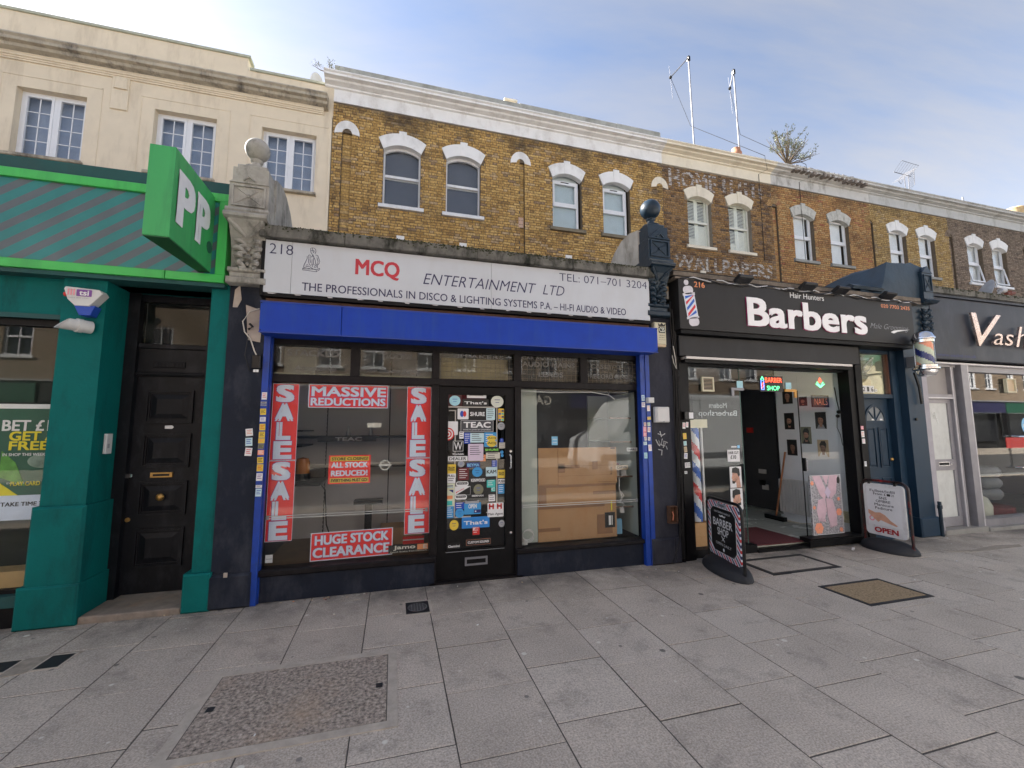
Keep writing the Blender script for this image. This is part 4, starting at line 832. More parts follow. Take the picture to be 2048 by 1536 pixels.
# ---------------------------------------------------------------- decorated piers
def leaf_relief(b,cx,z0,z1,y,sc=1):
    """carved acanthus leaves, shallow lobes around a stem"""
    n=5
    for k in range(n):
        z=z0+(z1-z0)*(k+.4)/n; w=(.10-.012*abs(k-2))*sc
        for s in (-1,1):
            pts=[]
            for j in range(7):
                a=j/6; pts.append((cx+s*(.012+w*math.sin(a*1.9)),y-.012-.03*math.sin(a*3.1),z-.05+.10*a+.02*math.sin(a*6)))
            b.tube(pts,[.008,.018,.024,.026,.024,.018,.006],7)
            b.tube([(cx+s*.02,y-.015,z-.03),(cx+s*(w*.75),y-.045,z-.055),(cx+s*w,y-.02,z-.02)],[.014,.018,.007],6)
        b.sphere((cx,y-.02,z),.022*sc,9)
    b.sphere((cx,y-.03,z0+.08),.04*sc,10,.8)
def pier(label,cx,w,m_cap,m_shaft,m_flank,flip=False,ballr=.112,base=True,dz=0):
    h=w/2; t=thing('shop_pier',label,'pier',(cx,0,0)); yf=-.15
    z=lambda q:q+dz
    b=MB(m_cap)
    b.cbox(cx-h-.01,cx+h+.01,yf-.02,.3,z(2.97),z(3.03),.01); b.cbox(cx-h+.01,cx+h-.01,yf+.01,.3,z(3.03),z(3.085),.008); b.cbox(cx-h-.005,cx+h+.005,yf-.01,.3,z(3.085),z(3.125),.012)
    obj('capital_base',b,t)
    b=MB(m_cap); # bracket: bulging scroll profile
    prof=[(.3,z(3.125)),(yf+.05,z(3.125)),(yf+.045,z(3.2)),(yf+.03,z(3.3)),(yf,z(3.4)),(yf-.06,z(3.5)),(yf-.11,z(3.56)),(.3,z(3.56))]
    b.sweep(prof,cx-h+.01,cx+h-.01); obj('bracket',b,t)
    b=MB(m_cap); leaf_relief(b,cx,z(3.14),z(3.5),yf+.035); 
    for s in (-1,1): b.tube([(cx+s*.02,yf-.02,z(3.42)),(cx+s*.09,yf-.06,z(3.5)),(cx+s*(h-.01),yf-.1,z(3.55))],[.012,.024,.014],7)
    obj('carved_leaf',b,t,smooth=True)
    b=MB(m_cap); b.sweep([(.3,z(3.56)),(yf-.10,z(3.56)),(yf-.135,z(3.575)),(yf-.14,z(3.60)),(yf-.12,z(3.62)),(yf-.09,z(3.63)),(yf-.10,z(3.65)),(yf-.09,z(3.675)),(.3,z(3.68))],cx-h-.025,cx+h+.025); obj('moulding',b,t)
    b=MB(m_cap); b.box(cx-h-.01,cx+h+.01,yf-.06,.3,z(3.675),z(3.93)); b.prism([(cx-h-.01,z(3.93)),(cx+h+.01,z(3.93)),(cx,z(4.06))],yf-.075,.2)
    b.frame(cx-h+.015,cx+h-.015,z(3.70),z(3.91),yf-.078,yf-.06,.016)
    b.tube([(cx-h+.04,yf-.062,z(3.72)),(cx+h-.04,yf-.062,z(3.89))],.007,5); b.tube([(cx-h+.04,yf-.062,z(3.89)),(cx+h-.04,yf-.062,z(3.72))],.007,5); b.sphere((cx,yf-.065,z(3.805)),.02,8)
    b.tube([(cx-.05,yf-.08,z(3.95)),(cx,yf-.085,z(3.99)),(cx+.05,yf-.08,z(3.95))],.01,6); obj('gabled_panel',b,t)
    b=MB(m_cap); b.box(cx-h+.005,cx+h-.005,yf-.04,.25,z(3.93),z(4.10)); b.cbox(cx-h+.03,cx+h-.03,yf-.02,.2,z(4.10),z(4.15),.01); obj('cap_block',b,t)
    if ballr:
        cy=yf+.10; b=MB(m_cap); b.lathe([(.115,z(4.15)),(.11,z(4.17)),(.075,z(4.185)),(.05,z(4.20)),(.042,z(4.235)),(.055,z(4.25)),(.058,z(4.265)),(.04,z(4.275))],(cx,cy,0),20); obj('neck',b,t,smooth=True)
        obj('ball',MB(m_cap).sphere((cx,cy,z(4.27)+ballr),ballr,26),t,smooth=True)
    if m_flank:
        fl=[(.0,z(4.12)),(.2,z(4.17)),(.4,z(4.15)),(.6,z(4.06)),(.75,z(3.92)),(.86,z(3.72)),(.92,z(3.4)),(.0,z(3.4))]
        b=MB(m_flank); xs0,xs1=(cx-h*.6,cx+h+.02)
        if flip: xs0,xs1=cx-h-.02,cx+h*.6
        b.sweep(fl[::-1],xs0,xs1); obj('flank',b,t)
    b=MB(m_shaft); b.box(cx-h,cx+h,-.05,.3,.0,z(2.97)); obj('shaft',b,t)
    if base: b=MB(m_shaft); b.cbox(cx-h-.015,cx+h+.012,-.085,.3,0,.30,.02); obj('plinth',b,t)
    return t
pL=pier('grey stone carved pier with ball finial and black painted shaft, left of the white sign',-1.385,.315,mStone,mNavy,mStone)
b=MB(mat('exposed_plaster',(.42,.36,.31),.9,var=.2)); b.prism([(-1.40,2.79),(-1.28,2.75),(-1.25,2.72),(-1.26,2.43),(-1.37,2.45),(-1.38,2.6)],-.056,-.05); b.prism([(-1.50,2.93),(-1.46,2.98),(-1.44,2.84),(-1.47,2.76),(-1.51,2.76)],-.056,-.05); b.box(-1.43,-1.40,-.09,-.08,.28,.32); obj('bare_patch',b,pL,kind='stuff')
b=MB(print_mat('offwhite')); b.tube([(-1.28,-.06,2.76),(-1.36,-.075,2.72),(-1.41,-.08,2.62),(-1.39,-.075,2.52),(-1.34,-.07,2.46),(-1.30,-.065,2.34),(-1.27,-.065,2.28)],.006,5); b.m(mTube).tube([(-1.36,-.065,2.5),(-1.38,-.065,2.3),(-1.33,-.065,2.15),(-1.28,-.065,2.14)],.004,5); b.tube([(-1.35,-.08,2.6),(-1.32,-.09,2.57),(-1.36,-.07,2.55)],.012,6); obj('cable',b,pL)
obj('junction_box',MB(mTube).cbox(-1.31,-1.235,-.10,-.05,2.17,2.30,.006).m('w').box(-1.29,-1.27,-.103,-.1,2.135,2.16).box(-1.265,-1.245,-.103,-.1,2.135,2.16),pL)
pR=pier('dark blue glossy pier with ball finial and charcoal shaft, right of the white sign',3.115,.29,mIron,mNavy2,mat('dirty_render',(.44,.41,.36),.85,var=.2,scale=4,stain=(.15,.13,.10),stain_amt=.8,stain_scale=2.2),flip=True,ballr=.128)
# widen charcoal wall beside it
obj('pier_return',MB(mNavy2).box(3.26,3.345,-.045,.3,0,2.97).cbox(3.26,3.36,-.08,.3,0,.30,.015),pR)
mTag=mat('silver_marker',(.5,.5,.5),.4)
b=MB(mTag)
def stroke(pts,w=.006,y=-.053): b.tube([(x,y,z) for x,z in pts],w,5)
stroke([(3.13,1.56),(3.15,1.49)]); stroke([(3.10,1.53),(3.16,1.51),(3.20,1.53)]); stroke([(3.07,1.46),(3.10,1.40),(3.12,1.38),(3.11,1.45),(3.14,1.39),(3.16,1.47)]); stroke([(3.13,1.40),(3.19,1.38),(3.20,1.42)]); stroke([(3.17,1.36),(3.18,1.44),(3.23,1.42)]); stroke([(3.10,1.34),(3.15,1.33),(3.14,1.27)]); stroke([(3.21,1.38),(3.225,1.34)],.004)
obj('graffiti_tag',b,pR)
t=thing('downpipe','black cast iron downpipe with loose cables between the two shops','downpipe',(3.40,-.04,0))
b=MB(mBlack); b.tube([(3.40,-.03,.0),(3.40,-.03,3.0)],.036,10)
for z in (.55,1.5,2.25): b.lathe([(.046,z),(.046,z+.07)],(3.40,-.03,0),12)
obj('pipe',b,t,smooth=True)
b=MB(mTube)
for k in range(4):
    x=3.34+k*.022; b.tube([(x,-.07,3.2-k*.1)]+[(x+random.uniform(-.014,.014),-.075,2.9-j*.24) for j in range(11)]+[(x-.02,-.07,.04)],.006,5)
b.tube([(3.33,-.07,.75),(3.3,-.09,.5),(3.36,-.1,.42),(3.3,-.08,.2),(3.2,-.1,.02)],.005,5)
b.m('offwhite').tube([(3.33,-.08,2.5),(3.335,-.1,2.4),(3.36,-.11,2.33),(3.37,-.09,2.45),(3.35,-.08,2.62)],.005,5)
obj('cable',b,t)
t=thing('alarm_box','cream security alarm box with black crown emblem under the dark pier','alarm box',(3.2,-.1,2.75))
obj('box',MB(mBeige).cbox(3.06,3.225,-.13,-.05,2.62,2.90,.012),t)
obj('lower_edge',MB(print_mat('tan')).box(3.065,3.22,-.12,-.05,2.595,2.62),t)
b=MB(print_mat('k')); b.rrect(3.115,3.205,2.765,2.845,-.133,-.13,.01); b.prism([(3.115,2.85),(3.11,2.885),(3.135,2.865),(3.16,2.892),(3.185,2.865),(3.21,2.885),(3.205,2.85)],-.133,-.13); b.m('cream').text('CSS',3.122,3.198,2.775,2.835,-.1345,bold=.03); b.m('k').text('CROWN',3.12,3.2,2.725,2.74,-.132); b.text('SECURITY',3.118,3.202,2.70,2.713,-.132); b.text('071 701 2323',3.118,3.202,2.675,2.685,-.132); obj('emblem',b,t)
t=thing('meter_box','square white plastic meter box on the charcoal pier','meter box',(3.2,-.1,1.75))
obj('box',MB(mPlastic).cbox(3.045,3.235,-.11,-.05,1.665,1.855,.012),t,bev=.006); obj('lid',MB(mPlastic).cbox(3.062,3.23,-.12,-.11,1.672,1.85,.006),t); obj('catch',MB(print_mat('grey')).box(3.13,3.16,-.123,-.12,1.67,1.682),t)
t=thing('cable_box','open rusty cable box low on the charcoal pier','cable box',(3.25,-.08,.57))
b=MB(mat('rusty_brown',(.1,.05,.03),.8,var=.4,scale=20)); b.frame(3.185,3.295,.47,.67,-.11,-.05,.008); b.box(3.185,3.295,-.052,-.05,.47,.67); obj('box',b,t); obj('wires',MB(print_mat('salmon')).tube([(3.25,-.07,.5),(3.255,-.08,.56),(3.25,-.07,.6)],.006,5),t)
solo('socket_box',MB(mPlastic).cbox(2.945,3.025,-.12,-.06,1.90,1.965,.006),'small white socket box clipped beside the right blue shutter rail','socket box',(2.98,-.09,1.93))

# ---------------------------------------------------------------- shop 218
s=sh=thing('shopfront','closed hi-fi shopfront with dark frames, sticker covered door and blue shutter box','shop',(.85,0,0))
ZS=.285
b=MB(mNavy); b.box(-1.19,.44,.0,.12,0,ZS-.05); obj('stall_riser',b,s)
b=MB(mNavy); b.box(1.335,2.89,.0,.12,0,ZS-.04); obj('stall_riser',b,s)
obj('sill',MB(mBlackM).cbox(-1.19,.45,-.035,.12,ZS-.05,ZS+.01,.012),s)
obj('sill',MB(mBlackM).cbox(1.32,2.895,-.035,.12,ZS-.04,ZS+.01,.012),s)
b=MB(mBlackM); zt=2.52
b.box(-1.19,-1.165,.04,.13,ZS,zt); b.box(.39,.462,.03,.13,.0,2.075); b.box(1.318,1.392,.03,.13,.0,2.075); b.box(2.905,2.96,.04,.13,ZS,zt)
b.cbox(-1.165,2.905,.03,.13,2.06,2.14,.006); b.box(-1.165,2.905,.04,.13,2.44,zt)
for a,c_ in ((-.445,-.355),(.39,.465),(1.31,1.395),(2.135,2.225)): b.box(a,c_,.035,.13,2.14,2.44)
b.box(.39,1.392,.0,.35,-.01,.02)
obj('window_frame',b,s)
for a,c_ in ((-1.165,-.445),(-.355,.39),(.465,1.31),(1.395,2.135),(2.225,2.905)): obj('transom_light',MB(gDirty).box(a,c_,.085,.091,2.14,2.44),s)
obj('window_glass',MB(gClear).box(-1.165,.39,.085,.092,ZS+.005,2.06),s)
obj('window_glass',MB(gClear).box(1.392,2.905,.085,.092,ZS+.005,2.06),s)
# wired netting and old lettering on the transoms
b=MB(mat('thin_wire',(.16,.14,.11),.6))
for a,c_ in ((.465,1.31),(1.395,2.135),(2.225,2.905)):
    x=a+.03
    while x<c_: b.box(x,x+.0025,.078,.0805,2.14,2.44); x+=.055
    z=2.17
    while z<2.43: b.box(a,c_,.0785,.081,z,z+.0025); z+=.055
obj('wire_mesh',b,s)
b=MB(mat('old_silver_lettering',(.17,.17,.165),.6,var=.4,scale=20)); mOld=b.mats[0]
for a_ in (('STACKED',-1.05,-.56,2.335,2.40,.08,.04),('Accessories',-.98,-.58,2.19,2.24,.08,0,.3),('GOODS',-.13,.18,2.34,2.40,.08,.04),('Low Deposit Terms',-.30,.26,2.175,2.235,.08,0,.3),('AUDIO MAINS',1.42,2.08,2.315,2.375,.08,.03),('LEADS',1.62,1.93,2.20,2.26,.08,.03),('CASSETTE',2.29,2.72,2.32,2.375,.08,.02),('RECORD DECKS',2.28,2.86,2.2,2.255,.08,.02),('CAR ALARM FITTING',1.42,2.12,2.40,2.435,.08,.02),('SPEAKERS',.62,1.2,2.385,2.425,.08,.03)): obj('faded_lettering',MB(mOld).text(*a_),s)
obj('transom_backing',MB(mat('pale_backing_board',(.34,.33,.3),.8,var=.15)).box(-1.10,-.80,.2,.21,2.14,2.44),s)
obj('transom_backing',MB(mat('sandy_backing_board',(.5,.4,.22),.8,var=.15)).box(.50,1.28,.2,.21,2.16,2.40),s)
obj('transom_ledge',MB(mat('cream_ledge',(.42,.4,.33),.7)).box(-1.16,.38,.1,.16,2.14,2.165),s)
obj('shop_interior',MB(mIntDark).box(-1.25,3.0,3.4,3.45,0,3.3).box(-1.3,-1.25,.13,3.4,0,3.3).box(2.97,3.02,.13,3.4,0,3.3),s)
obj('interior_ceiling',MB(mIntDark).box(-1.3,3.0,.2,3.4,2.62,2.66).box(-1.3,3.0,.2,3.4,-.02,.0),s)
obj('flat_roof',MB(mLead).box(-1.3,3.1,.3,6.4,3.3,3.36),s)
# blue shutter box and guide rails
b=MB(mBlue); b.cbox(-1.222,-.515,-.25,.04,2.495,2.785,.004); b.cbox(-.511,3.012,-.252,.04,2.495,2.785,.004); obj('shutter_box',b,s)
obj('shutter_rim',MB(mat('blue_rim',(.02,.05,.28),.4)).box(-1.222,3.012,-.256,-.25,2.488,2.5).box(-1.222,3.012,-.257,-.251,2.778,2.79),s)
b=MB(mBlack)
for x in (-1.21,3.0): 
    for z in (2.51,2.77): b.lathe([(.006,0),(.006,-.004)],(x,-.252,z),8,axis='y')
obj('shutter_screw',b,s)
obj('box_packing',MB(mat('rusty_gap_board',(.10,.055,.035),.9,var=.4,scale=9)).box(-1.22,3.0,-.1,.03,2.79,2.9),s)
mRail=mat('blue_rail_paint',(.010,.05,.32),.38,var=.15,scale=12,stain=(.02,.04,.12),stain_amt=.5,stain_scale=12)
rl=obj('shutter_rail',MB(mRail).box(-1.224,-1.168,-.06,.03,.0,2.495).box(-1.168,-1.160,-.02,.03,0,2.495),s)
rr_=obj('shutter_rail',MB(mRail).box(2.885,2.945,-.055,.03,.0,2.495).box(2.95,3.005,-.065,.03,.0,2.495).box(2.945,2.95,-.03,.03,0,2.495),s)
def stk(par,x0,x1,z1,z0,y,col,txt=None,tc='k',rot=0):
    if z0>z1: z0,z1=z1,z0
    b=MB(print_mat(col)); cx,cz=(x0+x1)/2,(z0+z1)/2
    b.xf=Matrix.Translation((cx,0,cz))@Matrix.Rotation(R(rot),4,'Y')@Matrix.Translation((-cx,0,-cz)); b.box(x0,x1,y-.002,y,z0,z1)
    w=x1-x0; h=z1-z0; b.m(tc)
    if txt: b.text(txt,x0+w*.12,x1-w*.12,cz-h*.2,cz+h*.2,y-.003,bold=.02)
    else:
        for k in range(3): b.box(x0+w*.15,x1-w*(.15+.15*(k%2)),y-.003,y-.002,z1-h*(.22+.22*k)-h*.05,z1-h*(.22+.22*k)+h*.03)
    obj('sticker',b,par)
YR=-.0602
for q in ((-1.216,-1.172,1.948,1.878,'white','red'),(-1.222,-1.172,1.859,1.839,'grey','k'),(-1.222,-1.171,1.832,1.819,'grey','k'),(-1.222,-1.172,1.792,1.733,'yellow','k'),(-1.22,-1.172,1.713,1.669,'white','blue'),(-1.22,-1.171,1.648,1.587,'yellow','red'),(-1.222,-1.171,1.575,1.517,'yellow','k'),(-1.223,-1.17,1.512,1.465,'yellow','orange'),(-1.222,-1.175,1.458,1.415,'olive','k'),(-1.222,-1.17,1.403,1.357,'salmon','w'),(-1.222,-1.171,1.337,1.279,'yellow','k'),(-1.222,-1.169,1.27,1.206,'yellow','red'),(-1.222,-1.17,1.188,1.118,'white','purple'),(-1.222,-1.17,1.08,1.054,'white','k'),(-1.221,-1.171,1.047,.976,'paleblue','blue')):
    stk(rl,q[0],q[1],q[2],q[3],YR,q[4],tc=q[5],rot=random.uniform(-4,4))
for q in ((-1.335,-1.276,1.603,1.535,'white','orange'),(-1.333,-1.275,1.518,1.442,'paleblue','blue'),(-1.331,-1.274,1.425,1.35,'white','red')): stk(pL,*q[:4],-.0503,q[4],tc=q[5],rot=random.uniform(-6,6))
for q in ((2.89,2.933,1.998,1.927,'paleblue','blue'),(2.89,2.937,1.911,1.851,'white','purple'),(2.955,2.995,1.872,1.803,'white','salmon'),(2.955,3.0,1.735,1.70,'yellow','tan'),(2.91,2.944,1.667,1.623,'offwhite','red'),(2.953,2.99,1.667,1.623,'paleyellow','teal'),(2.901,2.944,1.617,1.55,'pink','w'),(2.952,2.99,1.612,1.55,'white','red'),(2.90,2.944,1.547,1.498,'pink','w'),(2.91,2.944,1.493,1.45,'white','k'),(2.952,2.984,1.49,1.45,'white','k'),(2.897,2.944,1.436,1.396,'paleblue','grey'),(2.955,2.997,1.401,1.325,'white','pink'),(2.90,2.944,1.306,1.237,'lightblue','grey')):
    stk(rr_,*q[:4],-.0552 if q[1]<2.947 else -.0652,q[4],tc=q[5],rot=random.uniform(-5,5))
# door with stickers
d=bpy.data.objects.new('door',None); COL.objects.link(d); d.parent=s; ORG[d]=ORG[s]
b=MB(mBlack); b.plate(.466,1.314,.015,2.055,.06,.10,[(.565,1.215,.315,1.975)]); b.box(.466,1.314,.1,.105,.015,.3); obj('door_leaf',b,d)
b=MB(mBlack); b.frame(.555,1.225,.305,1.985,.055,.075,.014); obj('glazing_bead',b,d)
obj('door_glass',MB(gDark).box(.565,1.215,.08,.086,.315,1.975),d)
obj('kick_marks',MB(print_mat('grey')).box(.56,1.2,.053,.055,.30,.304),d)
obj('letterbox',MB(mMetal).frame(.765,1.01,.15,.235,.048,.06,.02).m(mBlack).box(.785,.99,.052,.06,.17,.215),d)
obj('handle',MB(mPlastic).tube([(1.265,.06,1.155),(1.265,.02,1.17),(1.265,.015,1.23),(1.265,.02,1.29),(1.265,.06,1.305)],.009,8),d,smooth=True)
for z in (1.345,.46): obj('lock',MB(mChrome).lathe([(.014,0),(.014,-.008),(.001,-.009)],(1.272,.06,z),12,axis='y'),d)
obj('masking_tape',MB(mat('old_tape',(.45,.42,.38),.7,var=.15)).box(.565,1.12,.078,.0795,1.828,1.843).box(1.112,1.124,.078,.0797,.685,1.835).box(.645,.657,.078,.0798,.65,1.79).box(.58,.66,.078,.0796,1.79,1.80).box(.645,.83,.078,.0796,.645,.66).box(1.0,1.12,.078,.0796,.68,.69),d)
DS=[
 (0.581,0.704,1.847,1.962,'lightblue','','c'),
 (1.049,1.195,1.834,1.968,'cream','','c'),
 (0.776,0.995,1.937,1.969,'white','',''),
 (0.727,1.022,1.842,1.926,'dark',"That's",'T'),
 (0.673,0.796,1.700,1.819,'white','',''),
 (0.800,0.992,1.701,1.820,'black','SHURE',''),
 (0.995,1.095,1.693,1.825,'paleblue','',''),
 (1.134,1.202,1.681,1.823,'yellow','',''),
 (0.707,1.080,1.558,1.694,'greyblack','TEAC','T'),
 (0.561,0.679,1.529,1.677,'white','',''),
 (1.124,1.212,1.583,1.669,'grey','','c'),
 (0.695,0.744,1.489,1.566,'white','',''),
 (0.748,0.819,1.434,1.553,'blue','',''),
 (0.815,0.970,1.445,1.549,'paleblue','',''),
 (0.973,1.114,1.395,1.555,'skyblue','',''),
 (1.003,1.116,1.460,1.522,'yellow','ADJ','c'),
 (1.003,1.116,1.395,1.474,'yellow','ADJ','c'),
 (0.627,0.740,1.352,1.465,'black','W','box'),
 (0.611,0.755,1.308,1.339,'black','Wharfedale',''),
 (0.574,0.788,1.247,1.300,'white','DEALER','k'),
 (0.793,0.964,1.246,1.431,'lilac','',''),
 (0.974,1.148,1.333,1.394,'black','SHURE','green'),
 (0.994,1.154,1.265,1.332,'offwhite','',''),
 (0.928,0.991,1.239,1.311,'orange','',''),
 (1.156,1.195,1.317,1.352,'skyblue','','c'),
 (1.163,1.195,1.281,1.316,'skyblue','','c'),
 (1.151,1.195,1.439,1.489,'blue','','c'),
 (1.144,1.213,1.377,1.443,'offwhite','',''),
 (0.682,0.755,1.180,1.250,'grey','','c'),
 (0.776,0.929,1.174,1.229,'deepblue','BEYMA','sky'),
 (0.566,0.662,1.113,1.214,'yellow','YELLOW PAGES','k'),
 (0.567,0.662,1.069,1.115,'white','PULL','k'),
 (0.686,0.803,1.042,1.174,'maroon','',''),
 (0.839,0.955,1.072,1.178,'skyblue','','c'),
 (1.061,1.117,1.175,1.247,'blue','',''),
 (0.994,1.121,1.073,1.175,'paleblue','KAM','k'),
 (1.127,1.213,1.051,1.140,'yellow','YELLOW PAGES','k'),
 (1.129,1.215,0.990,1.040,'white','PUSH','k'),
 (0.569,0.658,1.015,1.069,'white','','k'),
 (0.665,0.801,0.977,1.029,'white','CERWIN','pill'),
 (0.816,0.998,1.008,1.065,'black','KENWOOD','w'),
 (1.004,1.101,0.953,1.035,'teal','',''),
 (1.054,1.101,0.908,0.958,'teal','C','w'),
 (1.132,1.205,0.880,0.981,'skyblue','',''),
 (0.558,0.651,0.770,1.012,'paleyellow','VISA','k'),
 (0.654,0.823,0.882,0.977,'white','gemini','red'),
 (0.856,0.967,0.878,0.993,'olive','','c'),
 (0.655,0.784,0.838,0.889,'white','CERWIN','pill'),
 (0.829,0.977,0.854,0.887,'black','IBERMAN','w'),
 (1.026,1.098,0.804,0.876,'white','',''),
 (0.659,0.755,0.736,0.807,'blue','',''),
 (0.659,0.756,0.645,0.744,'skyblue','','c'),
 (0.756,0.940,0.676,0.800,'skyblue','OPEN','w'),
 (0.766,0.918,0.789,0.823,'grey','',''),
 (0.566,0.640,0.648,0.772,'skyblue','',''),
 (1.013,1.194,0.634,0.786,'white','Main Agent','k'),
 (0.732,1.036,0.530,0.647,'deepsky',"That's",'w'),
 (0.600,0.697,0.519,0.627,'yellow','','c'),
 (1.138,1.208,0.520,0.597,'grey','','c'),
 (0.850,0.926,0.458,0.539,'red','',''),
 (0.776,1.052,0.342,0.422,'black','CUSTOM SOUND','w'),
 (0.578,0.720,0.323,0.391,'black','Gemini','w'),
]
rnd=random.Random(4)
for i,(x0,x1,z0,z1,col,txt,st) in enumerate(DS):
    y=.0775-.0006*(i%7); b=MB(print_mat(col)); w=x1-x0; h=z1-z0; cx,cz=(x0+x1)/2,(z0+z1)/2
    if st=='c': b.disc(cx,cz,w/2,h/2,y-.0008,y,18)
    elif st=='pill': b.rrect(x0,x1,z0,z1,y-.0008,y,h*.45)
    else: b.rrect(x0,x1,z0,z1,y-.0008,y,min(w,h)*.06,2)
    yt=y-.0012; dark=col in('black','dark','greyblack','maroon','blue','deepblue','skyblue','deepsky','red','teal')
    tc={'k':'k','w':'w','green':'green','sky':'sky','red':'red','T':'w','box':'w','c':'k','pill':'k'}.get(st,'w' if dark else 'k')
    if col=='red': b.m('w').prism([(x0+w*.05,z0+h*.5),(x0+w*.05,z1-.004),(x0+w*.5,z1-.004)],yt,y)
    if txt=='MAINAGENT' or txt=='Main Agent':
        b.m('red'); 
        for q in (x0+w*.08,x0+w*.58): b.box(q,q+w*.1,yt,y,z0+h*.55,z1-h*.06).box(q+w*.22,q+w*.32,yt,y,z0+h*.55,z1-h*.06).box(q,q+w*.32,yt,y,z0+h*.7,z0+h*.82)
        b.m('k').text(txt,x0+w*.04,x1-w*.04,z0+h*.08,z0+h*.3,yt,bold=.02)
    elif txt=='TEAC': b.m('w').frame(x0+.004,x1-.004,z0+.004,z1-.004,yt,y,.0025); b.text(txt,x0+w*.09,x1-w*.09,z0+h*.36,z1-h*.16,yt,bold=.05); b.text('MADE IN JAPAN BY ENGINEERS',x0+w*.09,x1-w*.09,z0+h*.13,z0+h*.25,yt)
    elif txt=='YELLOW PAGES': b.m('k').text('YELLOW',x0+w*.12,x1-w*.12,z0+h*.55,z0+h*.75,yt,bold=.04); b.text('PAGES',x0+w*.15,x1-w*.15,z0+h*.33,z0+h*.53,yt,bold=.04)
    elif txt=='OPEN': b.m('w').text(txt,x0+w*.25,x1-w*.25,z0+h*.5,z1-h*.14,yt,bold=.03); b.m('deepblue').box(x0+w*.58,x1-.003,yt,y,z0+h*.1,z0+h*.38); b.m('w').disc(x0+w*.68,z0+h*.24,.008,.008,yt-.0004,y,10)
    elif txt=='CUSTOM SOUND': b.m('salmon').frame(x0+.006,x1-.006,z0+.012,z1-.012,yt,y,.0015); b.m('w').text(txt,x0+w*.08,x1-w*.08,z0+h*.35,z1-h*.35,yt,bold=.03)
    elif txt=='W': b.m('w').frame(x0,x1,z0,z1,yt,y,.004); b.text(txt,x0+w*.1,x1-w*.1,z0+h*.12,z1-h*.12,yt)
    elif txt=='VISA':
        b.m('deepblue').box(x0+w*.15,x1-w*.2,yt,y,z1-h*.13,z1-h*.09); b.m('deepblue').prism([(x0+w*.3,z1-h*.28),(x1-w*.15,z1-h*.28),(x1-w*.15,z1-h*.42)],yt,y); b.m('yellow').box(x0+w*.15,x1-w*.2,yt,y,z1-h*.25,z1-h*.23); b.m('orange').rrect(x0+w*.12,x1-w*.22,z1-h*.68,z1-h*.53,yt,y,.008); b.m('teal').box(x0+w*.15,x1-w*.25,yt,y,z0+h*.05,z0+h*.24); b.m('skyblue').text('VISA',x0+w*.15,x1-w*.2,z1-h*.2,z1-h*.15,yt,shear=.2)
    elif txt=='CERWIN': b.m('k').rrect(x0+w*.08,x1-w*.08,z0+h*.35,z1-h*.18,yt,y,h*.2); b.m('w').text('CERWIN-VEGA',x0+w*.16,x1-w*.16,z0+h*.45,z1-h*.3,yt-.0004)
    elif txt=='gemini' : b.m('k').prism([(x0+w*.02,z0+h*.02),(x1-.002,z0+.002),(x1-.002,z1-.004)],yt,y); b.m('red').text(txt,x0+w*.06,x0+w*.58,z0+h*.22,z0+h*.42,yt-.0004,bold=.04,slope=.45)
    elif txt: b.m(tc).text(txt,x0+w*.07,x1-w*.07,z0+h*(.2 if h<.06 else .3),z1-h*(.2 if h<.06 else .32),yt,bold=.045 if txt=="That's" else .03)
    else:
        b.m(tc if st!='c' else rnd.choice(['k','blue','deepblue','w']))
        if col=='white' and i==4: b.m('blue').disc(cx-.012,cz,.022,.034,yt,y,14); b.m('red').disc(cx+.018,cz,.018,.032,yt-.0004,y,14)
        elif col=='white' and i==9:
            for k in range(5): b.m('red' if k%2==0 else 'w').disc(x0+.01,z0+.01,.07-.014*k,.07-.014*k,yt-.0003*k,y,18)
        elif col=='yellow' and i==7:
            for k in range(8): b.m(['blue','teal','orange','deepblue'][k%4]).box(x0+.004+w*.5*(k%2),x0+w*.45+w*.5*(k%2),yt,y,z0+h*(k//2)*.24+.004,z0+h*(k//2)*.24+h*.16)
        elif st=='c': b.box(cx-w*.22,cx+w*.22,yt,y,cz+h*.12,cz+h*.17); b.box(cx-w*.15,cx+w*.15,yt,y,cz-h*.1,cz-h*.06)
        else:
            for k in range(int(max(1,min(5,h/.022)))):
                zz=z1-h*.16-k*.022; b.box(x0+w*.12,x1-w*rnd.uniform(.12,.4),yt,y,zz,zz+.006)
    obj('sticker',b,d)

# posters taped inside the left window
mPB=print_mat('posterblue')
def sale(label,x0,x1,z0,z1,grp):
    t=thing('sale_poster',label,'poster',((x0+x1)/2,.1,z0),group=grp)
    b=MB(print_mat('posterred')); b.box(x0,x1,.098,.101,z0,z1); b.m(mPB).frame(x0,x1,z0,z1,.0975,.098,.004); obj('sheet',b,t)
    b=MB(mPB); n=4; g=.012; h=(z1-z0-g*5)/4
    for k,ch in enumerate('SALE'):
        w=.155 if ch!='L' else .12; cx=(x0+x1)/2; zt=z1-g-k*(h+g); b.text(ch,cx-w/2-.01,cx+w/2,zt-h,zt,.0965,bold=.075)
    obj('lettering',b,t)
    b=MB(print_mat('purple'))
    for k,ch in enumerate('SALE'):
        w=.155 if ch!='L' else .12; cx=(x0+x1)/2; zt=z1-g-k*(h+g); b.text(ch,cx-w/2-.016,cx+w/2+.004,zt-h-.004,zt+.004,.0972,bold=.085)
    obj('letter_shadow',b,t)
G_='red vertical SALE posters in the left window'
sale('upper red SALE poster at the left edge of the hi-fi shop window',-1.163,-.925,1.293,2.052,G_)
sale('lower red SALE poster at the left edge of the hi-fi shop window',-1.163,-.925,.52,1.289,G_)
sale('upper red SALE poster next to the sticker covered door',.133,.388,1.290,2.052,G_)
sale('lower red SALE poster next to the sticker covered door',.133,.389,.505,1.286,G_)
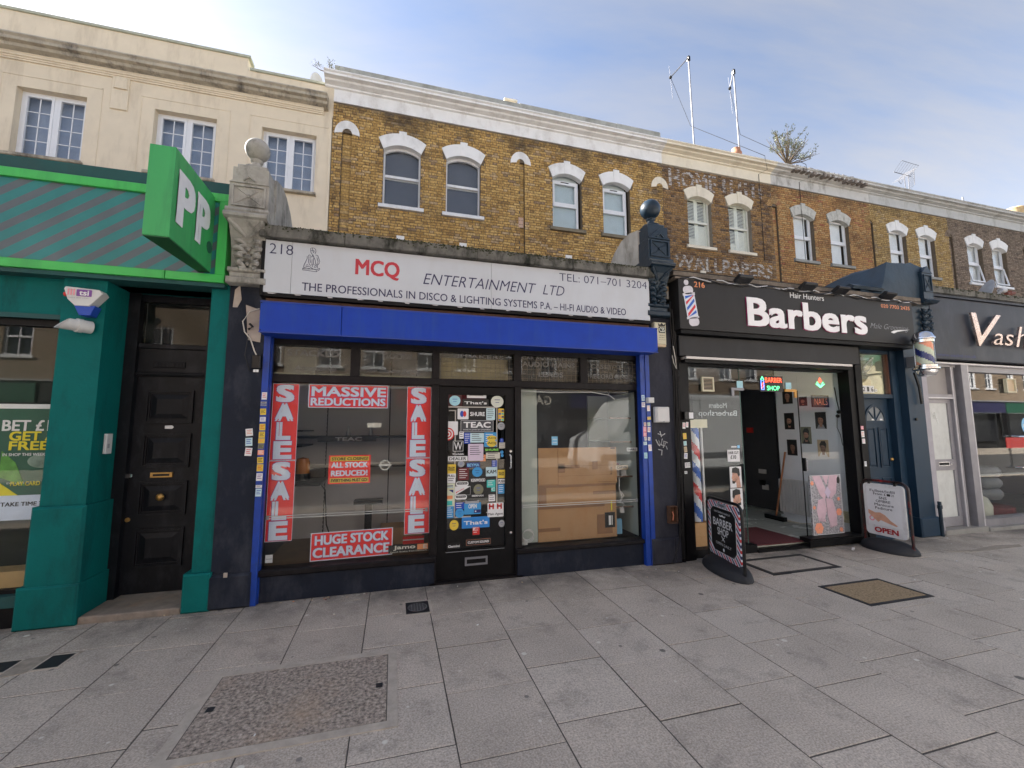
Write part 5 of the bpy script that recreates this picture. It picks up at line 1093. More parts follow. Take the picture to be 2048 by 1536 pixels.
def banner(label,x0,x1,z0,z1,lines,slope=0,y=.1):
    t=thing('sale_banner',label,'poster',((x0+x1)/2,y,z0))
    b=MB(print_mat('posterred')); b.add([(x0,y-.002,z0),(x1,y-.002,z0+slope*(x1-x0)),(x1,y-.002,z1+slope*(x1-x0)),(x0,y-.002,z1),(x0,y,z0),(x1,y,z0+slope*(x1-x0)),(x1,y,z1+slope*(x1-x0)),(x0,y,z1)],[(0,1,2,3),(7,6,5,4),(0,4,5,1),(1,5,6,2),(2,6,7,3),(3,7,4,0)])
    b.m(mPB)
    for a,c_ in ((z0,z0+.008),(z1-.008,z1)): b.add([(x0,y-.0025,a),(x1,y-.0025,a+slope*(x1-x0)),(x1,y-.0025,c_+slope*(x1-x0)),(x0,y-.0025,c_)],[(0,1,2,3)])
    b.box(x0,x0+.008,y-.003,y-.0025,z0,z1).box(x1-.008,x1,y-.003,y-.0025,z0+slope*(x1-x0),z1+slope*(x1-x0)); obj('sheet',b,t)
    b=MB(mPB); b2=MB(print_mat('purple'))
    for tx,a,c_,e,f_,bd in lines: b.text(tx,a,c_,e+slope*(a-x0),f_+slope*(a-x0),y-.0045,bold=bd,slope=slope); b2.text(tx,a-.004,c_+.004,e-.004+slope*(a-x0),f_+.004+slope*(a-x0),y-.0036,bold=bd+.012,slope=slope)
    obj('lettering',b,t); obj('letter_shadow',b2,t)
banner('red banner reading MASSIVE REDUCTIONS at the top of the window',-.838,-.063,1.813,2.055,[('MASSIVE',-.81,-.085,1.93,2.03,.045),('REDUCTIONS',-.815,-.09,1.835,1.915,.045)])
banner('red banner reading HUGE STOCK CLEARANCE at the bottom of the window',-.758,.02,.305,.575,[('HUGE STOCK',-.72,-.02,.455,.548,.045),('CLEARANCE',-.735,-.01,.335,.43,.045)],slope=.012,y=.107)
t=thing('closing_poster','small red and yellow STORE CLOSING poster in the middle of the window','poster',(-.42,.1,1.05))
b=MB(print_mat('posterred')); b.box(-.622,-.219,.098,.101,1.045,1.331); b.m('yellow').box(-.605,-.236,.0975,.098,1.272,1.318).box(-.605,-.236,.0975,.098,1.058,1.102); obj('sheet',b,t)
b=MB(print_mat('k')); b.text('STORE CLOSING!',-.595,-.246,1.28,1.31,.0965,bold=.04); b.text('EVERYTHING MUST GO!',-.595,-.246,1.065,1.095,.0965,bold=.04); b.m(mPB).text('ALL STOCK',-.597,-.246,1.205,1.262,.0965,bold=.055); b.text('REDUCED!',-.597,-.246,1.122,1.18,.0965,bold=.055); obj('lettering',b,t)
t=thing('brand_strip','black and orange equipment maker strip at the foot of the window','sticker',(.19,.1,.36))
b=MB(print_mat('k')); b.box(-.02,.392,.099,.101,.325,.405); b.m('orange').box(.27,.38,.0975,.099,.345,.4); b.m('posterred').box(-.02,.392,.0975,.099,.3,.32) if False else b; obj('strip',b,t)
b=MB(print_mat('offwhite')); b.text('Jamo',.03,.25,.35,.40,.0965,bold=.05); b.text('Sound Quality from Denmark',.0,.37,.328,.342,.0965,bold=.02); b.text('E',.33,.37,.352,.395,.0965,bold=.06); obj('lettering',b,t)
t=thing('ring_sticker','pale ring and bar sticker on the window glass','sticker',(-.075,.08,1.22))
b=MB(mat('frosted_white',(.5,.5,.47),.6))
for i in range(24):
    a,c_=2*math.pi*i/24,2*math.pi*(i+1)/24; b.prism([(-.076+.04*math.cos(a),1.222+.042*math.sin(a)),(-.076+.053*math.cos(a),1.222+.055*math.sin(a)),(-.076+.053*math.cos(c_),1.222+.055*math.sin(c_)),(-.076+.04*math.cos(c_),1.222+.042*math.sin(c_))],.093,.094)
b.box(-.14,-.012,.0925,.0945,1.21,1.234); obj('ring',b,t)
solo('paper_label',MB(print_mat('offwhite')).box(-.263,-.127,.094,.096,1.612,1.66),'blank cream paper label stuck high on the left window','label',(-.2,.095,1.63))
solo('paper_label',MB(print_mat('white')).box(-1.148,-1.084,.094,.096,.328,.402).m('grey').box(-1.14,-1.09,.093,.094,.36,.366),'small white label in the bottom left window corner','label',(-1.12,.095,.36))
# curtain wires across the glass
for nm,x0,x1,z,lab in (('curtain_wire',-1.165,.385,.738,'twin white plastic strips across the left window'),('curtain_wire',1.393,2.9,.715,'twin white plastic strips across the right window')):
    t=thing(nm,lab,'plastic strip',((x0+x1)/2,.095,z)); 
    for k in (0,1): obj('strip',MB(mPlastic).box(x0+.015,x1-.02,.094,.098,z-.004+k*.022,z+.003+k*.022),t)
    obj('end_clip',MB(print_mat('grey')).box(x0+.005,x0+.03,.09,.098,z-.008,z+.03).box(x1-.04,x1-.015,.09,.098,z-.008,z+.03),t)
# display behind left window
obj('display_floor',MB(mWood).box(-1.19,.45,.13,1.25,.24,.285),s)
b=MB(mSlat); xs_=[-1.25,-.80,-.05,.28,.9]
for a,c_ in zip(xs_,xs_[1:]): b.box(a+.006,c_-.006,1.18,1.2,.28,2.62)
obj('wall_panel',b,s)
b=MB(mTube)
for x in xs_[1:]:
    z=.3
    while z<2.5: b.box(x-.005,x+.005,1.165,1.178,z,z+.03); z+=.05
obj('shelf_upright',b,s,kind='stuff')
t=thing('display_shelf','black shelf with small items and maker name strip behind the left window','shelf',(-.2,1,1.5)); obj('board',MB(mTube).box(-1.1,.6,.85,1.17,1.49,1.515).box(-.85,-.2,.83,.85,1.45,1.52),t); obj('lettering',MB(print_mat('grey')).text('TEAC',-.66,-.36,1.455,1.50,.828,bold=.05),t)
solo('display_shelf',MB(mTube).box(-.95,.6,.9,1.17,1.135,1.155),'lower black shelf behind the closing down poster','shelf',(-.2,1,1.14))
solo('display_shelf',MB(mTube).box(-1.25,-.95,.5,1.17,1.40,1.42).box(-1.25,-.95,.5,1.17,1.57,1.585),'short black side shelves behind the left SALE posters','shelf',(-1.1,.9,1.5))
t=thing('beacon_lamp','amber beacon lamp on a black side shelf','lamp',(-.98,.7,1.0)); obj('dome',MB(mat('amber_plastic',(.5,.16,.015),.15)).lathe([(.075,1.10),(.075,1.22),(.06,1.265),(.001,1.28)],(-.98,.75,0),16),t,smooth=True); obj('base',MB(mTube).lathe([(.085,1.02),(.085,1.1)],(-.98,.75,0),16).box(-1.25,-.75,.5,1.17,.985,1.01),t); obj('cable',MB(mTube).tube([(-.82,.8,1.0),(-.74,.8,.9),(-.72,.85,.5),(-.66,.9,.3)],.008,6),t)
for x,lab in ((-.53,'small pale figure standing on the black shelf, left of the two'),(-.27,'taller pale jar on the black shelf behind the banner')):
    solo('ornament',MB(print_mat('grey')).lathe([(.03,1.515),(.026,1.56),(.014,1.6),(.02,1.62),(.001,1.64)],(x,1.0,0),12),lab,'ornament',(x,1.0,1.515),smooth=True)
t=thing('display_stand','black T shaped display stand on the window floor','stand',(-.27,.8,.3)); obj('top',MB(mTube).box(-.42,-.1,.7,.9,.73,.77),t); obj('post',MB(mTube).box(-.3,-.22,.78,.84,.3,.73),t)
solo('carton',MB(mCard).box(-.12,.35,.6,.9,.285,.47),'brown carton on the display floor behind the clearance banner','box',(.1,.75,.285))
b=MB(print_mat('posterred')); b.box(.13,.36,.4,.42,.33,.41); b.m('white').box(.13,.36,.39,.4,.37,.38); solo('folded_card',b,'folded red and white card lying by the door side','card',(.24,.4,.3))
# right window
t=thing('cardboard_sheet','large taped brown cardboard sheet blocking the lower right window','cardboard',(2.15,.22,.3))
for q,lab in (((1.655,2.681,.93,1.365),'upper cardboard piece'),((1.648,2.665,.285,.945),'lower cardboard piece')):
    b=MB(mCard); dy=0 if q[2]>.5 else .006; b.box(q[0],q[1],.216+dy,.221+dy,q[2],q[3]); obj('panel',b,t,label=lab)
b=MB(mTape)
for q in ((1.90,2.18,1.12,1.16),(1.655,2.65,.90,.93),(1.655,2.5,.655,.69),(1.90,1.99,1.07,1.18),(2.35,2.42,1.1,1.2),(1.65,1.92,.40,.44),(2.40,2.6,.33,.56),(1.655,1.75,.68,.90),(2.35,2.66,.80,.84)): b.box(q[0],q[1],.2130,.2145,q[2],q[3])
obj('brown_tape',b,t)
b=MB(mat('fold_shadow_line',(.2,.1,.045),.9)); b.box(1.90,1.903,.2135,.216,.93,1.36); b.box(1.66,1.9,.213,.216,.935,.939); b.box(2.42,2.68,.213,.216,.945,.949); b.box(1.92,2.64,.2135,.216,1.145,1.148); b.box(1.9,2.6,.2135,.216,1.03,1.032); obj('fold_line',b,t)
b=MB(print_mat('k')); b.text('CCIB',2.59,2.615,1.03,1.12,.2128); b.box(2.60,2.66,.213,.216,1.345,1.36); obj('stamp',b,t)
obj('packing_label',MB(print_mat('k')).box(2.50,2.635,.209,.213,.40,.58).m('w').box(2.55,2.58,.208,.209,.43,.54).box(2.59,2.6,.208,.209,.43,.54).m('yprint').box(2.585,2.60,.209,.2095,.60,.72),t)
solo('blue_sticker',MB(print_mat('sky')).box(1.779,1.853,.094,.096,1.404,1.504).m('w').box(1.79,1.842,.093,.094,1.465,1.475).box(1.79,1.842,.093,.094,1.43,1.437),'blue and white sticker in the middle of the right window glass','sticker',(1.81,.095,1.45))
solo('name_plate',MB(print_mat('w')).box(2.757,2.9,.094,.096,1.317,1.36).m('k').text('ENABLE',2.765,2.892,1.325,1.352,.093,bold=.03),'small white name strip at the right edge of the glass','label',(2.83,.095,1.34))
solo('name_plate',MB(print_mat('tan')).box(2.66,2.83,.2,.202,1.085,1.14).m('k').text('CARVIN',2.675,2.815,1.098,1.128,.199,bold=.04),'small golden name plate on the shelf side','label',(2.74,.2,1.11))
mShade=mat('pale_green_panel',(.40,.44,.40),.7,var=.05)
obj('side_panel',MB(mShade).box(1.40,1.64,.22,.25,.29,2.06),s)
obj('side_cable',MB(mPlastic).tube([(1.42,.11,2.03),(1.8,.11,2.02),(2.3,.11,2.035),(2.55,.11,2.0),(2.62,.11,1.95)],.006,5).tube([(1.41,.12,.3),(1.415,.12,1.2),(1.42,.12,2.03)],.004,5),s)
obj('dark_backdrop',MB(mIntDark).box(1.6,2.97,.9,.92,.0,2.6),s)  # dark sheet standing in for the unlit shop depth behind the cardboard
t=thing('corner_shelf_unit','pale corner shelf unit at the right side of the right window','shelf unit',(2.85,.5,.3))
obj('side',MB(mShade).box(2.92,2.95,.14,.9,.29,2.05).box(2.62,2.95,.86,.89,.29,2.05),t)
for z in (.62,.99,1.42,1.72): obj('shelf',MB(mShade).box(2.62,2.93,.26,.87,z,z+.012).m(mat('shelf_edge',(.2,.13,.09),.6)).box(2.62,2.93,.25,.26,z-.004,z+.014),t)
t=thing('light_bulb','red topped bulb and white plug on the corner shelf','bulb',(2.74,.3,1.0)); obj('bulb',MB(print_mat('maroon')).sphere((2.735,.3,1.135),.032,12),t,smooth=True); obj('holder',MB(mPlastic).lathe([(.02,1.0),(.022,1.1)],(2.735,.3,0),12).box(2.78,2.85,.28,.33,1.0,1.07),t)
b=MB(mPlastic); b.tube([(2.73,.25,.99),(2.72,.24,.85),(2.75,.23,.75),(2.72,.23,.70),(2.78,.23,.66),(2.75,.23,.62)],.007,5); b.tube([(2.73,.24,.83),(2.78,.24,.76),(2.74,.24,.7)],.007,5); b.box(2.72,2.77,.22,.25,.56,.62); solo('white_cable',b,'tied white cable with plug hanging below the corner shelf','cable',(2.74,.24,.8))
b=MB(mPlastic)
for k in range(3): b.tube([(1.50+.07*math.cos(a*.5),.15+.02*math.sin(a*.5+k),.38+.06*math.sin(a*.5)+k*.01) for a in range(13)],.005,5)
b.lathe([(.04,.29),(.04,.34)],(1.46,.17,0),14); solo('coiled_cable',b,'coiled white cable lying in the bottom left corner of the right window','cable',(1.5,.15,.3))
solo('blue_carton',MB(print_mat('sky')).box(2.68,2.78,.3,.36,.29,.47),'small blue and white carton by the foot of the shelves','box',(2.73,.33,.29))

# sign 218
t=thing('fascia_sign','long white shop sign with red and black lettering and number 218','shop sign',(.87,-.15,3.15))
b=MB(mSign)
for a,c_ in ((-1.235,-1.0015),(-.9985,.9985),(1.0015,2.987)): b.box(a,c_,-.15,-.1,2.905,3.425)
obj('panel',b,t)
obj('sign_frame',MB(mBlack).box(-1.262,3.0,-.1,.05,2.86,3.44).box(-1.265,-1.236,-.155,-.1,2.87,3.44).box(-1.236,2.99,-.14,-.1,2.868,2.904),t)
b=MB(print_mat('white')); 
for k in range(16):
    x=-1.2+k*.26+random.uniform(-.03,.03); b.prism([(x,2.903),(x+random.uniform(.03,.09),2.903),(x+.05,2.903-random.uniform(.004,.011)),(x+.01,2.9-random.uniform(.002,.008))],-.142,-.1401)
obj('flaking_paint',b,t,kind='stuff')
mLet=print_mat('navyprint'); yl=-.1515
for nm,a_ in (('number',('218',-1.20,-.992,3.29,3.393,yl,-.008)),('company_lettering',('ENTERTAINMENT',.262,1.52,3.118,3.235,yl,-.006,.28)),('company_lettering',('LTD',1.60,1.865,3.118,3.232,yl,-.006,.28)),('telephone_number',('TEL: 071–701 3204',1.805,2.955,3.297,3.39,yl,-.008)),('slogan',('THE PROFESSIONALS IN DISCO & LIGHTING SYSTEMS',-.90,1.53,2.945,3.028,yl,.008)),('slogan',('P.A. – HI-FI AUDIO & VIDEO',1.57,2.657,2.945,3.028,yl,.008))): obj(nm,MB(mLet).text(*a_),t)
obj('red_lettering',MB(mat('faded_red_print',(.48,.035,.05),.4,var=.15,scale=20)).text('MCQ',-.415,.02,3.125,3.322,yl,bold=.032),t)
# line drawing of a person playing records
b=MB(mLet)
def px(q): return (-.943+q[0]/2048*.377*1.0, yl, 3.445-q[1]/1418*.40+ (q[0]/2048)*.045)
def L_(*p): b.tube([px(q) for q in p],.0022,4)
L_((680,510),(600,430),(580,330),(570,280),(620,255),(740,265),(820,310),(845,400),(800,470)); L_((590,350),(680,350),(720,440)); L_((640,260),(700,350),(760,370),(755,410),(710,420),(690,380)); L_((680,520),(720,600)); L_((700,510),(760,600),(830,720),(855,820),(810,880)); L_((590,640),(640,570),(690,545)); L_((830,520),(940,535),(1000,640),(1060,760),(1020,840),(960,880)); L_((905,620),(975,770),(920,850),(820,920),(790,1000)); L_((560,650),(600,800)); L_((500,640),(500,760),(560,880),(620,900),(660,860)); L_((670,680),(670,820),(720,900),(690,950)); L_((750,620),(745,880)); L_((420,560),(430,640),(340,800),(290,880),(275,960)); L_((470,560),(500,620),(560,600),(575,520),(520,510),(470,560)); L_((250,990),(480,930),(600,950),(680,1000)); L_((220,1010),(220,1050),(900,1130),(1060,1060),(1070,1000)); L_((250,990),(220,1010),(640,1030),(900,1050),(905,1120)); L_((900,1060),(1060,1010)); L_((390,930),(400,880),(450,860),(500,900)); L_((940,870),(970,1000)); L_((900,900),(870,1000)); L_((650,1010),(740,1000),(720,1030),(640,1030)); L_((800,1050),(880,1060)); L_((470,1010),(590,1010))
obj('line_drawing',b,t)
obj('old_tape_mark',MB(print_mat('grey')).box(-.835,-.83,-.1512,-.1501,2.94,3.03),t)
t=thing('coping','mossy concrete coping running above the white sign','coping',(.87,-.1,3.5))
for a,c_ in ((-1.285,-.52),(-.517,.83),(.833,1.95),(1.953,3.035)): obj('coping_stone',MB(mCope).box(a,c_,-.21,.12,3.437,3.555),t,bev=.008)
rnd=random.Random(9); b=MB(mat('moss',(.035,.04,.015),.95,var=.4,scale=30))
for k in range(1500):
    x=rnd.uniform(-1.25,3.0); 
    if rnd.random()>(.95 if .0<x<2.5 else .5): continue
    y=rnd.choice([-.212,rnd.uniform(-.2,.0)]); z=3.556 if y>-.21 else 3.555-abs(rnd.gauss(0,.022)); s_=rnd.uniform(.004,.013); b.add([(x-s_,y-s_*.4,z-s_*.5),(x+s_,y-s_*.4,z-s_*.5),(x,y+s_,z-s_*.4),(x,y,z+s_*.7)],[(0,1,3),(1,2,3),(2,0,3),(0,2,1)])
tag(obj('moss',b,t),kind='stuff')
# ---------------------------------------------------------------- barber shop 216
s=thing('shopfront','black framed glass fronted barber shop with an open doorway','shop',(5,0,0))
b=MB(mBlack); b.box(3.45,3.60,-.02,.14,0,2.5); b.box(6.33,6.44,-.02,.14,0,2.5); b.box(3.6,6.33,.04,.14,2.40,2.5); b.box(3.60,4.56,.02,.14,0,.10); b.box(5.40,6.33,-.03,.14,.06,.12); b.box(4.56,5.52,-.0,.12,-.01,.03); b.box(5.36,6.40,-.05,-.03,.02,.10); b.box(6.44,6.56,-.04,.2,0,2.78); obj('frame',b,s)
b=MB(mat('black_shutter_box',(.016,.016,.018),.45,spec=.3,var=.15,stain=(.035,.035,.042),stain_amt=.4,stain_scale=3)); b.cbox(3.425,6.45,-.1,.05,2.50,2.76,.006); obj('shutter_box',b,s)
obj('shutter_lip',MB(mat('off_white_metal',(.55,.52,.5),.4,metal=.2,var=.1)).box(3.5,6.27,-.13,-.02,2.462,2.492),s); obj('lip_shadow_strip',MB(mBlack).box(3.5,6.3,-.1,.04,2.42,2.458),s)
obj('glass_panel',MB(gClear).box(3.60,4.50,.095,.103,.10,2.40),s)
obj('glass_panel',MB(gClear).box(5.50,6.33,.095,.103,.12,2.40),s)
obj('glass_panel',MB(gClear).box(4.50,5.50,.095,.103,2.12,2.40),s)
d=obj('open_glass_door',MB(gClear).box(4.505,4.513,.12,1.05,.06,2.10),s); 
obj('glass_edge',MB(mBlack).box(5.492,5.5,.093,.105,.12,2.12).m(mat('green_glass_edge',(.05,.12,.1),.2)).box(4.497,4.503,.094,.104,.06,2.40),s)
obj('door_pull',MB(mMetal).box(5.51,5.54,.05,.07,1.01,1.17).m(mBlack).box(5.49,5.51,.05,.1,1.0,1.18),s)
for x,c_,lab in ((4.45,mMetal,'left'),(5.36,mat('orange_clamp',(.6,.3,.06),.4),'right')): obj('glass_clamp',MB(c_).box(x-.10,x+.10,.075,.093,2.10,2.135).box((x-.10) if lab=='left' else (x+.06),(x-.06) if lab=='left' else (x+.1),.075,.093,2.02,2.10),s)
for x in (4.50,5.335): obj('blue_card',MB(print_mat('lightblue')).box(x-.05,x+.05,.088,.09,2.135,2.23),s)
obj('interior_side_wall',MB(mInt).box(6.42,6.52,.14,1.33,0,2.6),s)
obj('interior_dark_wall',MB(mIntDark).box(6.9,6.95,1.33,5,0,2.7).box(6.42,6.95,1.30,1.33,0,2.7).box(3.4,7,4.6,4.7,0,2.7),s); obj('interior_left_wall',MB(mInt).box(3.45,3.5,.14,4.6,0,2.7),s)
obj('interior_floor',MB(mat('pale_floor_tiles',(.48,.50,.46),.25,var=.08,scale=2)).box(3.5,6.9,.12,4.6,-.01,.06),s)
b=MB(mat('tile_joint',(.2,.2,.19),.6))
for k in range(9): b.box(3.6+k*.4,3.606+k*.4,.13,4.5,.06,.0615)
for k in range(11): b.box(3.5,6.9,.13+k*.4,.136+k*.4,.06,.0615)
obj('tile_joint',b,s)
obj('interior_ceiling',MB(mInt).box(3.4,7,.14,4.7,2.62,2.66),s)
obj('flat_roof',MB(mLead).box(3.4,7.9,.3,6.4,3.3,3.36),s)
obj('skirting',MB(mInt).box(6.40,6.42,.14,1.33,.06,.14),s)
solo('door_mat',MB(mat('maroon_mat',(.11,.025,.03),.95,var=.15,scale=30,bump=.4,bscale=200)).box(4.55,5.45,.08,.92,.06,.072),'dark red mat inside the barber shop doorway','door mat',(5,.5,.06))
# radiator
t=thing('radiator','white ribbed radiator under the pictures on the barber wall','radiator',(6.38,1.0,.45))
b=MB(mPlastic); y=.72
while y<1.26: b.box(6.34,6.385,y,y+.042,.20,.735); y+=.052
obj('rib',b,t); obj('back_panel',MB(mPlastic).box(6.385,6.41,.70,1.27,.19,.745),t); obj('pipe',MB(print_mat('offwhite')).tube([(6.37,.74,.2),(6.37,.74,.1),(6.3,.9,.075),(6.3,1.3,.07)],.012,6),t)
# broom
t=thing('broom','wooden broom leaning against the barber wall','broom',(6.25,1.3,.06)); obj('handle',MB(mat('broom_wood',(.36,.15,.07),.6)).tube([(6.24,1.28,.12),(6.40,1.17,1.19)],.014,8),t); obj('head',MB(mTube).box(6.2,6.27,1.10,1.48,.085,.13),t); obj('bristles',MB(mBlack).box(6.19,6.28,1.11,1.47,.062,.09),t)
solo('wall_socket',MB(mPlastic).box(6.885,6.9,2.05,2.22,.72,.80).box(6.885,6.9,2.02,2.16,.42,.52).m(mTube).box(6.87,6.89,2.08,2.2,.50,.6),'two white sockets on the dark wall behind the broom','socket',(6.9,2.1,.6))
solo('alarm_call_point',MB(print_mat('red')).box(6.88,6.9,2.3,2.45,1.50,1.60),'small red call point on the dark barber wall','alarm',(6.89,2.37,1.55))
# portraits on the side wall: plain printed heads of hair styles
def portrait(label,y0,y1,z0,z1,bgc,side,seed,hair='k',shirt='k'):
    t=thing('hair_poster',label,'poster',(6.41,(y0+y1)/2,z0),group='haircut pictures on the barber wall'); b=MB(print_mat(bgc)); b.xf=Matrix.Translation((6.418,0,0))@Matrix.Rotation(R(-90),4,'Z')
    a,c_=-y1,-y0; w=c_-a; h=z1-z0; cx=(a+c_)/2+side*w*.06; b.box(a,c_,-.004,0,z0,z1)
    sk=mat('print_face%d'%(seed%3),[(.42,.22,.15),(.5,.28,.2),(.3,.17,.12)][seed%3],.5,var=.45,scale=14)
    b.m(shirt).prism([(a+w*.1,z0),(c_-w*.1,z0),(cx+w*.2,z0+h*.25),(cx-w*.2,z0+h*.25)],-.005,-.004)
    b.m(sk).box(cx-w*.11,cx+w*.13,-.0055,-.004,z0+h*.12,z0+h*.4); b.disc(cx,z0+h*.50,w*.235,h*.27,-.006,-.004,18)
    b.m(hair).prism([(cx-w*.27,z0+h*.52),(cx-w*.30,z0+h*.72),(cx-w*.12,z0+h*.92),(cx+w*.2,z0+h*.93),(cx+w*.32,z0+h*.75),(cx+w*.26,z0+h*.48),(cx+w*.2,z0+h*.62),(cx-w*.02,z0+h*.68),(cx-w*.2,z0+h*.66)],-.0068,-.004)
    b.m('k').prism([(cx-w*.18,z0+h*.36),(cx+w*.12,z0+h*.34),(cx+w*.24,z0+h*.46),(cx+w*.2,z0+h*.24),(cx-w*.02,z0+h*.2)],-.0066,-.004) if seed%2 else b
    b.m('k').box(cx-w*.14,cx-w*.04,-.0066,-.004,z0+h*.53,z0+h*.555).box(cx+w*.04,cx+w*.13,-.0066,-.004,z0+h*.53,z0+h*.555)
    obj('print',b,t)
portrait('dark haircut picture at the top of the left column on the barber wall',.975,1.16,2.0,2.26,'dark',0,0)
portrait('haircut picture with a bowed bearded head, middle of the left column',.975,1.155,1.57,1.845,'dark',0,1)
portrait('haircut picture with a side parting, bottom of the left column',.955,1.135,1.14,1.40,'k',1,2)
portrait('haircut picture half behind the glass edge, under the green reflection',.69,.865,1.34,1.61,'olive',0,3)
portrait('greyish haircut picture right of centre, below the NAILS sign',.43,.605,1.58,1.84,'dark',0,0,shirt='grey')
portrait('haircut picture with white collar and dark jacket, lowest on the right',.425,.60,1.15,1.41,'tan',0,2,shirt='w')
portrait('small dark haircut picture up behind the yellow reflection',.72,.86,1.95,2.1,'dark',0,1)
t=thing('nails_sign','dark light up NAILS sign hanging inside the barber window','neon sign',(6.05,.22,2.1))
b=MB(mTube); b.box(5.95,6.27,.25,.27,1.90,2.08); b.text('NAILS',5.98,6.24,1.935,2.03,.248) if False else b; obj('panel',b,t)
obj('lettering',MB(print_mat('salmon')).text('NAILS',5.99,6.235,1.935,2.03,.2485,bold=-.01),t)
nG=mat('neon_green',(.1,1,.3),.3,emit=.75); nR=mat('neon_red',(1,.08,.03),.3,emit=.75); nB=mat('neon_blue',(.1,.2,1),.3,emit=.75)
b=MB(nG); b.tube([(5.98,.2,2.24),(6.06,.2,2.19),(6.14,.2,2.24)],.006,5); b.tube([(6.0,.2,2.27),(6.06,.2,2.2),(6.12,.2,2.27)],.006,5); obj('green_leaf_tube',b,t)
b=MB(nR); b.tube([(6.03,.2,2.28),(6.06,.2,2.33),(6.09,.2,2.28),(6.06,.2,2.26),(6.03,.2,2.28)],.005,5); obj('red_bud_tube',b,t)
t=thing('neon_sign','lit red and green BARBER SHOP sign behind the glass above the doorway','neon sign',(5.03,.12,2.2))
obj('red_lettering',MB(nR).text('BARBER',4.93,5.22,2.225,2.29,.085,bold=-.005),t); obj('green_lettering',MB(nG).text('SHOP',4.955,5.17,2.115,2.175,.085,bold=-.012),t)
b=MB(nB); b.frame(4.855,4.905,2.12,2.25,.083,.088,.006); b.m(nG).tube([(4.855,.085,2.26),(4.88,.085,2.30),(4.905,.085,2.26)],.005,5); b.m(nR).tube([(4.86,.085,2.14),(4.9,.085,2.18)],.005,5).tube([(4.86,.085,2.18),(4.9,.085,2.22)],.005,5); obj('pole_emblem',b,t)
obj('panel',MB(mTube).box(4.84,5.24,.09,.092,2.095,2.315),t)
b=MB(mBeige); b.frame(3.875,4.06,2.075,2.265,.06,.09,.02); b.m(mTube).box(3.895,4.04,.075,.09,2.095,2.245)
for k in range(8): b.m(mBeige if False else 'tan').box(3.9,4.035,.068,.075,2.102+k*.018,2.106+k*.018)
solo('wall_ventilator',b,'square cream slatted ventilator in the barber glass','ventilator',(3.97,.08,2.17))
# helical barber pole print standing inside the left glass
def helix(parent,name,cx,cy,z0,z1,rad,cols,turns,n=18,nz=60,name2=None):
    b=MB(*[print_mat(c_) if isinstance(c_,str) else c_ for c_ in cols]); m_=len(cols)
    for k in range(nz+1):
        for i in range(n):
            a=2*math.pi*i/n; b.v.append((cx+rad*math.cos(a),cy+rad*math.sin(a),z0+(z1-z0)*k/nz))
    for k in range(nz):
        for i in range(n):
            j=(i+1)%n; b.f.append((k*n+i,k*n+j,(k+1)*n+j,(k+1)*n+i)); b.mi.append(int(((i/n)*m_*1+ (k/nz)*turns*m_))%m_)
    b.f.append(tuple(range(n-1,-1,-1))); b.mi.append(0); b.f.append(tuple(range(nz*n,nz*n+n))); b.mi.append(0)
    return obj(name,b,parent,smooth=True)
def stripe_print(name,cols,period,slope,bg=None):
    m=bpy.data.materials.new(name); m.use_nodes=True; n=m.node_tree; bs_=n.nodes['Principled BSDF']; bs_.inputs['Roughness'].default_value=.35
    ge=n.nodes.new('ShaderNodeTexCoord'); sp=n.nodes.new('ShaderNodeSeparateXYZ'); n.links.new(ge.outputs['Object'],sp.inputs[0])
    a=n.nodes.new('ShaderNodeMath'); a.operation='MULTIPLY_ADD'; a.inputs[1].default_value=slope; n.links.new(sp.outputs[0],a.inputs[0]); n.links.new(sp.outputs[2],a.inputs[2])
    d=n.nodes.new('ShaderNodeMath'); d.operation='DIVIDE'; d.inputs[1].default_value=period; n.links.new(a.outputs[0],d.inputs[0]); fr=n.nodes.new('ShaderNodeMath'); fr.operation='FRACT'; n.links.new(d.outputs[0],fr.inputs[0])
    rp_=n.nodes.new('ShaderNodeValToRGB'); rp_.color_ramp.interpolation='CONSTANT'; e=rp_.color_ramp.elements
    while len(e)<len(cols): e.new(.5)
    for i,(p,c_) in enumerate(cols): e[i].position=p; e[i].color=(*PAL[c_],1)
    n.links.new(fr.outputs[0],rp_.inputs[0]); n.links.new(rp_.outputs[0],bs_.inputs['Base Color']); return m
PAL['barred']=(.6,.04,.05); PAL['barblue']=(.03,.12,.5); PAL['softwhite']=(.62,.66,.72)
t=thing('pole_banner','tall red white and blue striped barber pole column behind the left glass','barber pole',(3.73,.2,.4))
helix(t,'striped_column',3.83,.22,.40,1.62,.066,['softwhite','barred','softwhite','barblue'],2.3,24,72)
obj('wooden_base',MB(mat('light_plywood',(.5,.28,.12),.6,var=.1)).box(3.66,4.05,.14,.34,.10,.39),t); obj('cream_top',MB(mBeige).box(3.66,3.97,.12,.3,1.60,1.71),t)
obj('white_post',MB(mPlastic).box(3.93,3.955,.2,.22,.4,1.6),t)
solo('price_notice',MB(print_mat('white')).box(4.235,4.43,.088,.09,1.155,1.31).m('k').text('HAIR CUT',4.25,4.415,1.255,1.29,.087,bold=.03).text('£10',4.28,4.37,1.19,1.24,.087,bold=.03),'white notice reading HAIR CUT on the barber glass','notice',(4.33,.09,1.2))
obj('card_symbols',MB(print_mat('sky')).box(4.40,4.44,.088,.09,1.33,1.37).m('white').box(4.3,4.39,.088,.09,1.34,1.36),s)
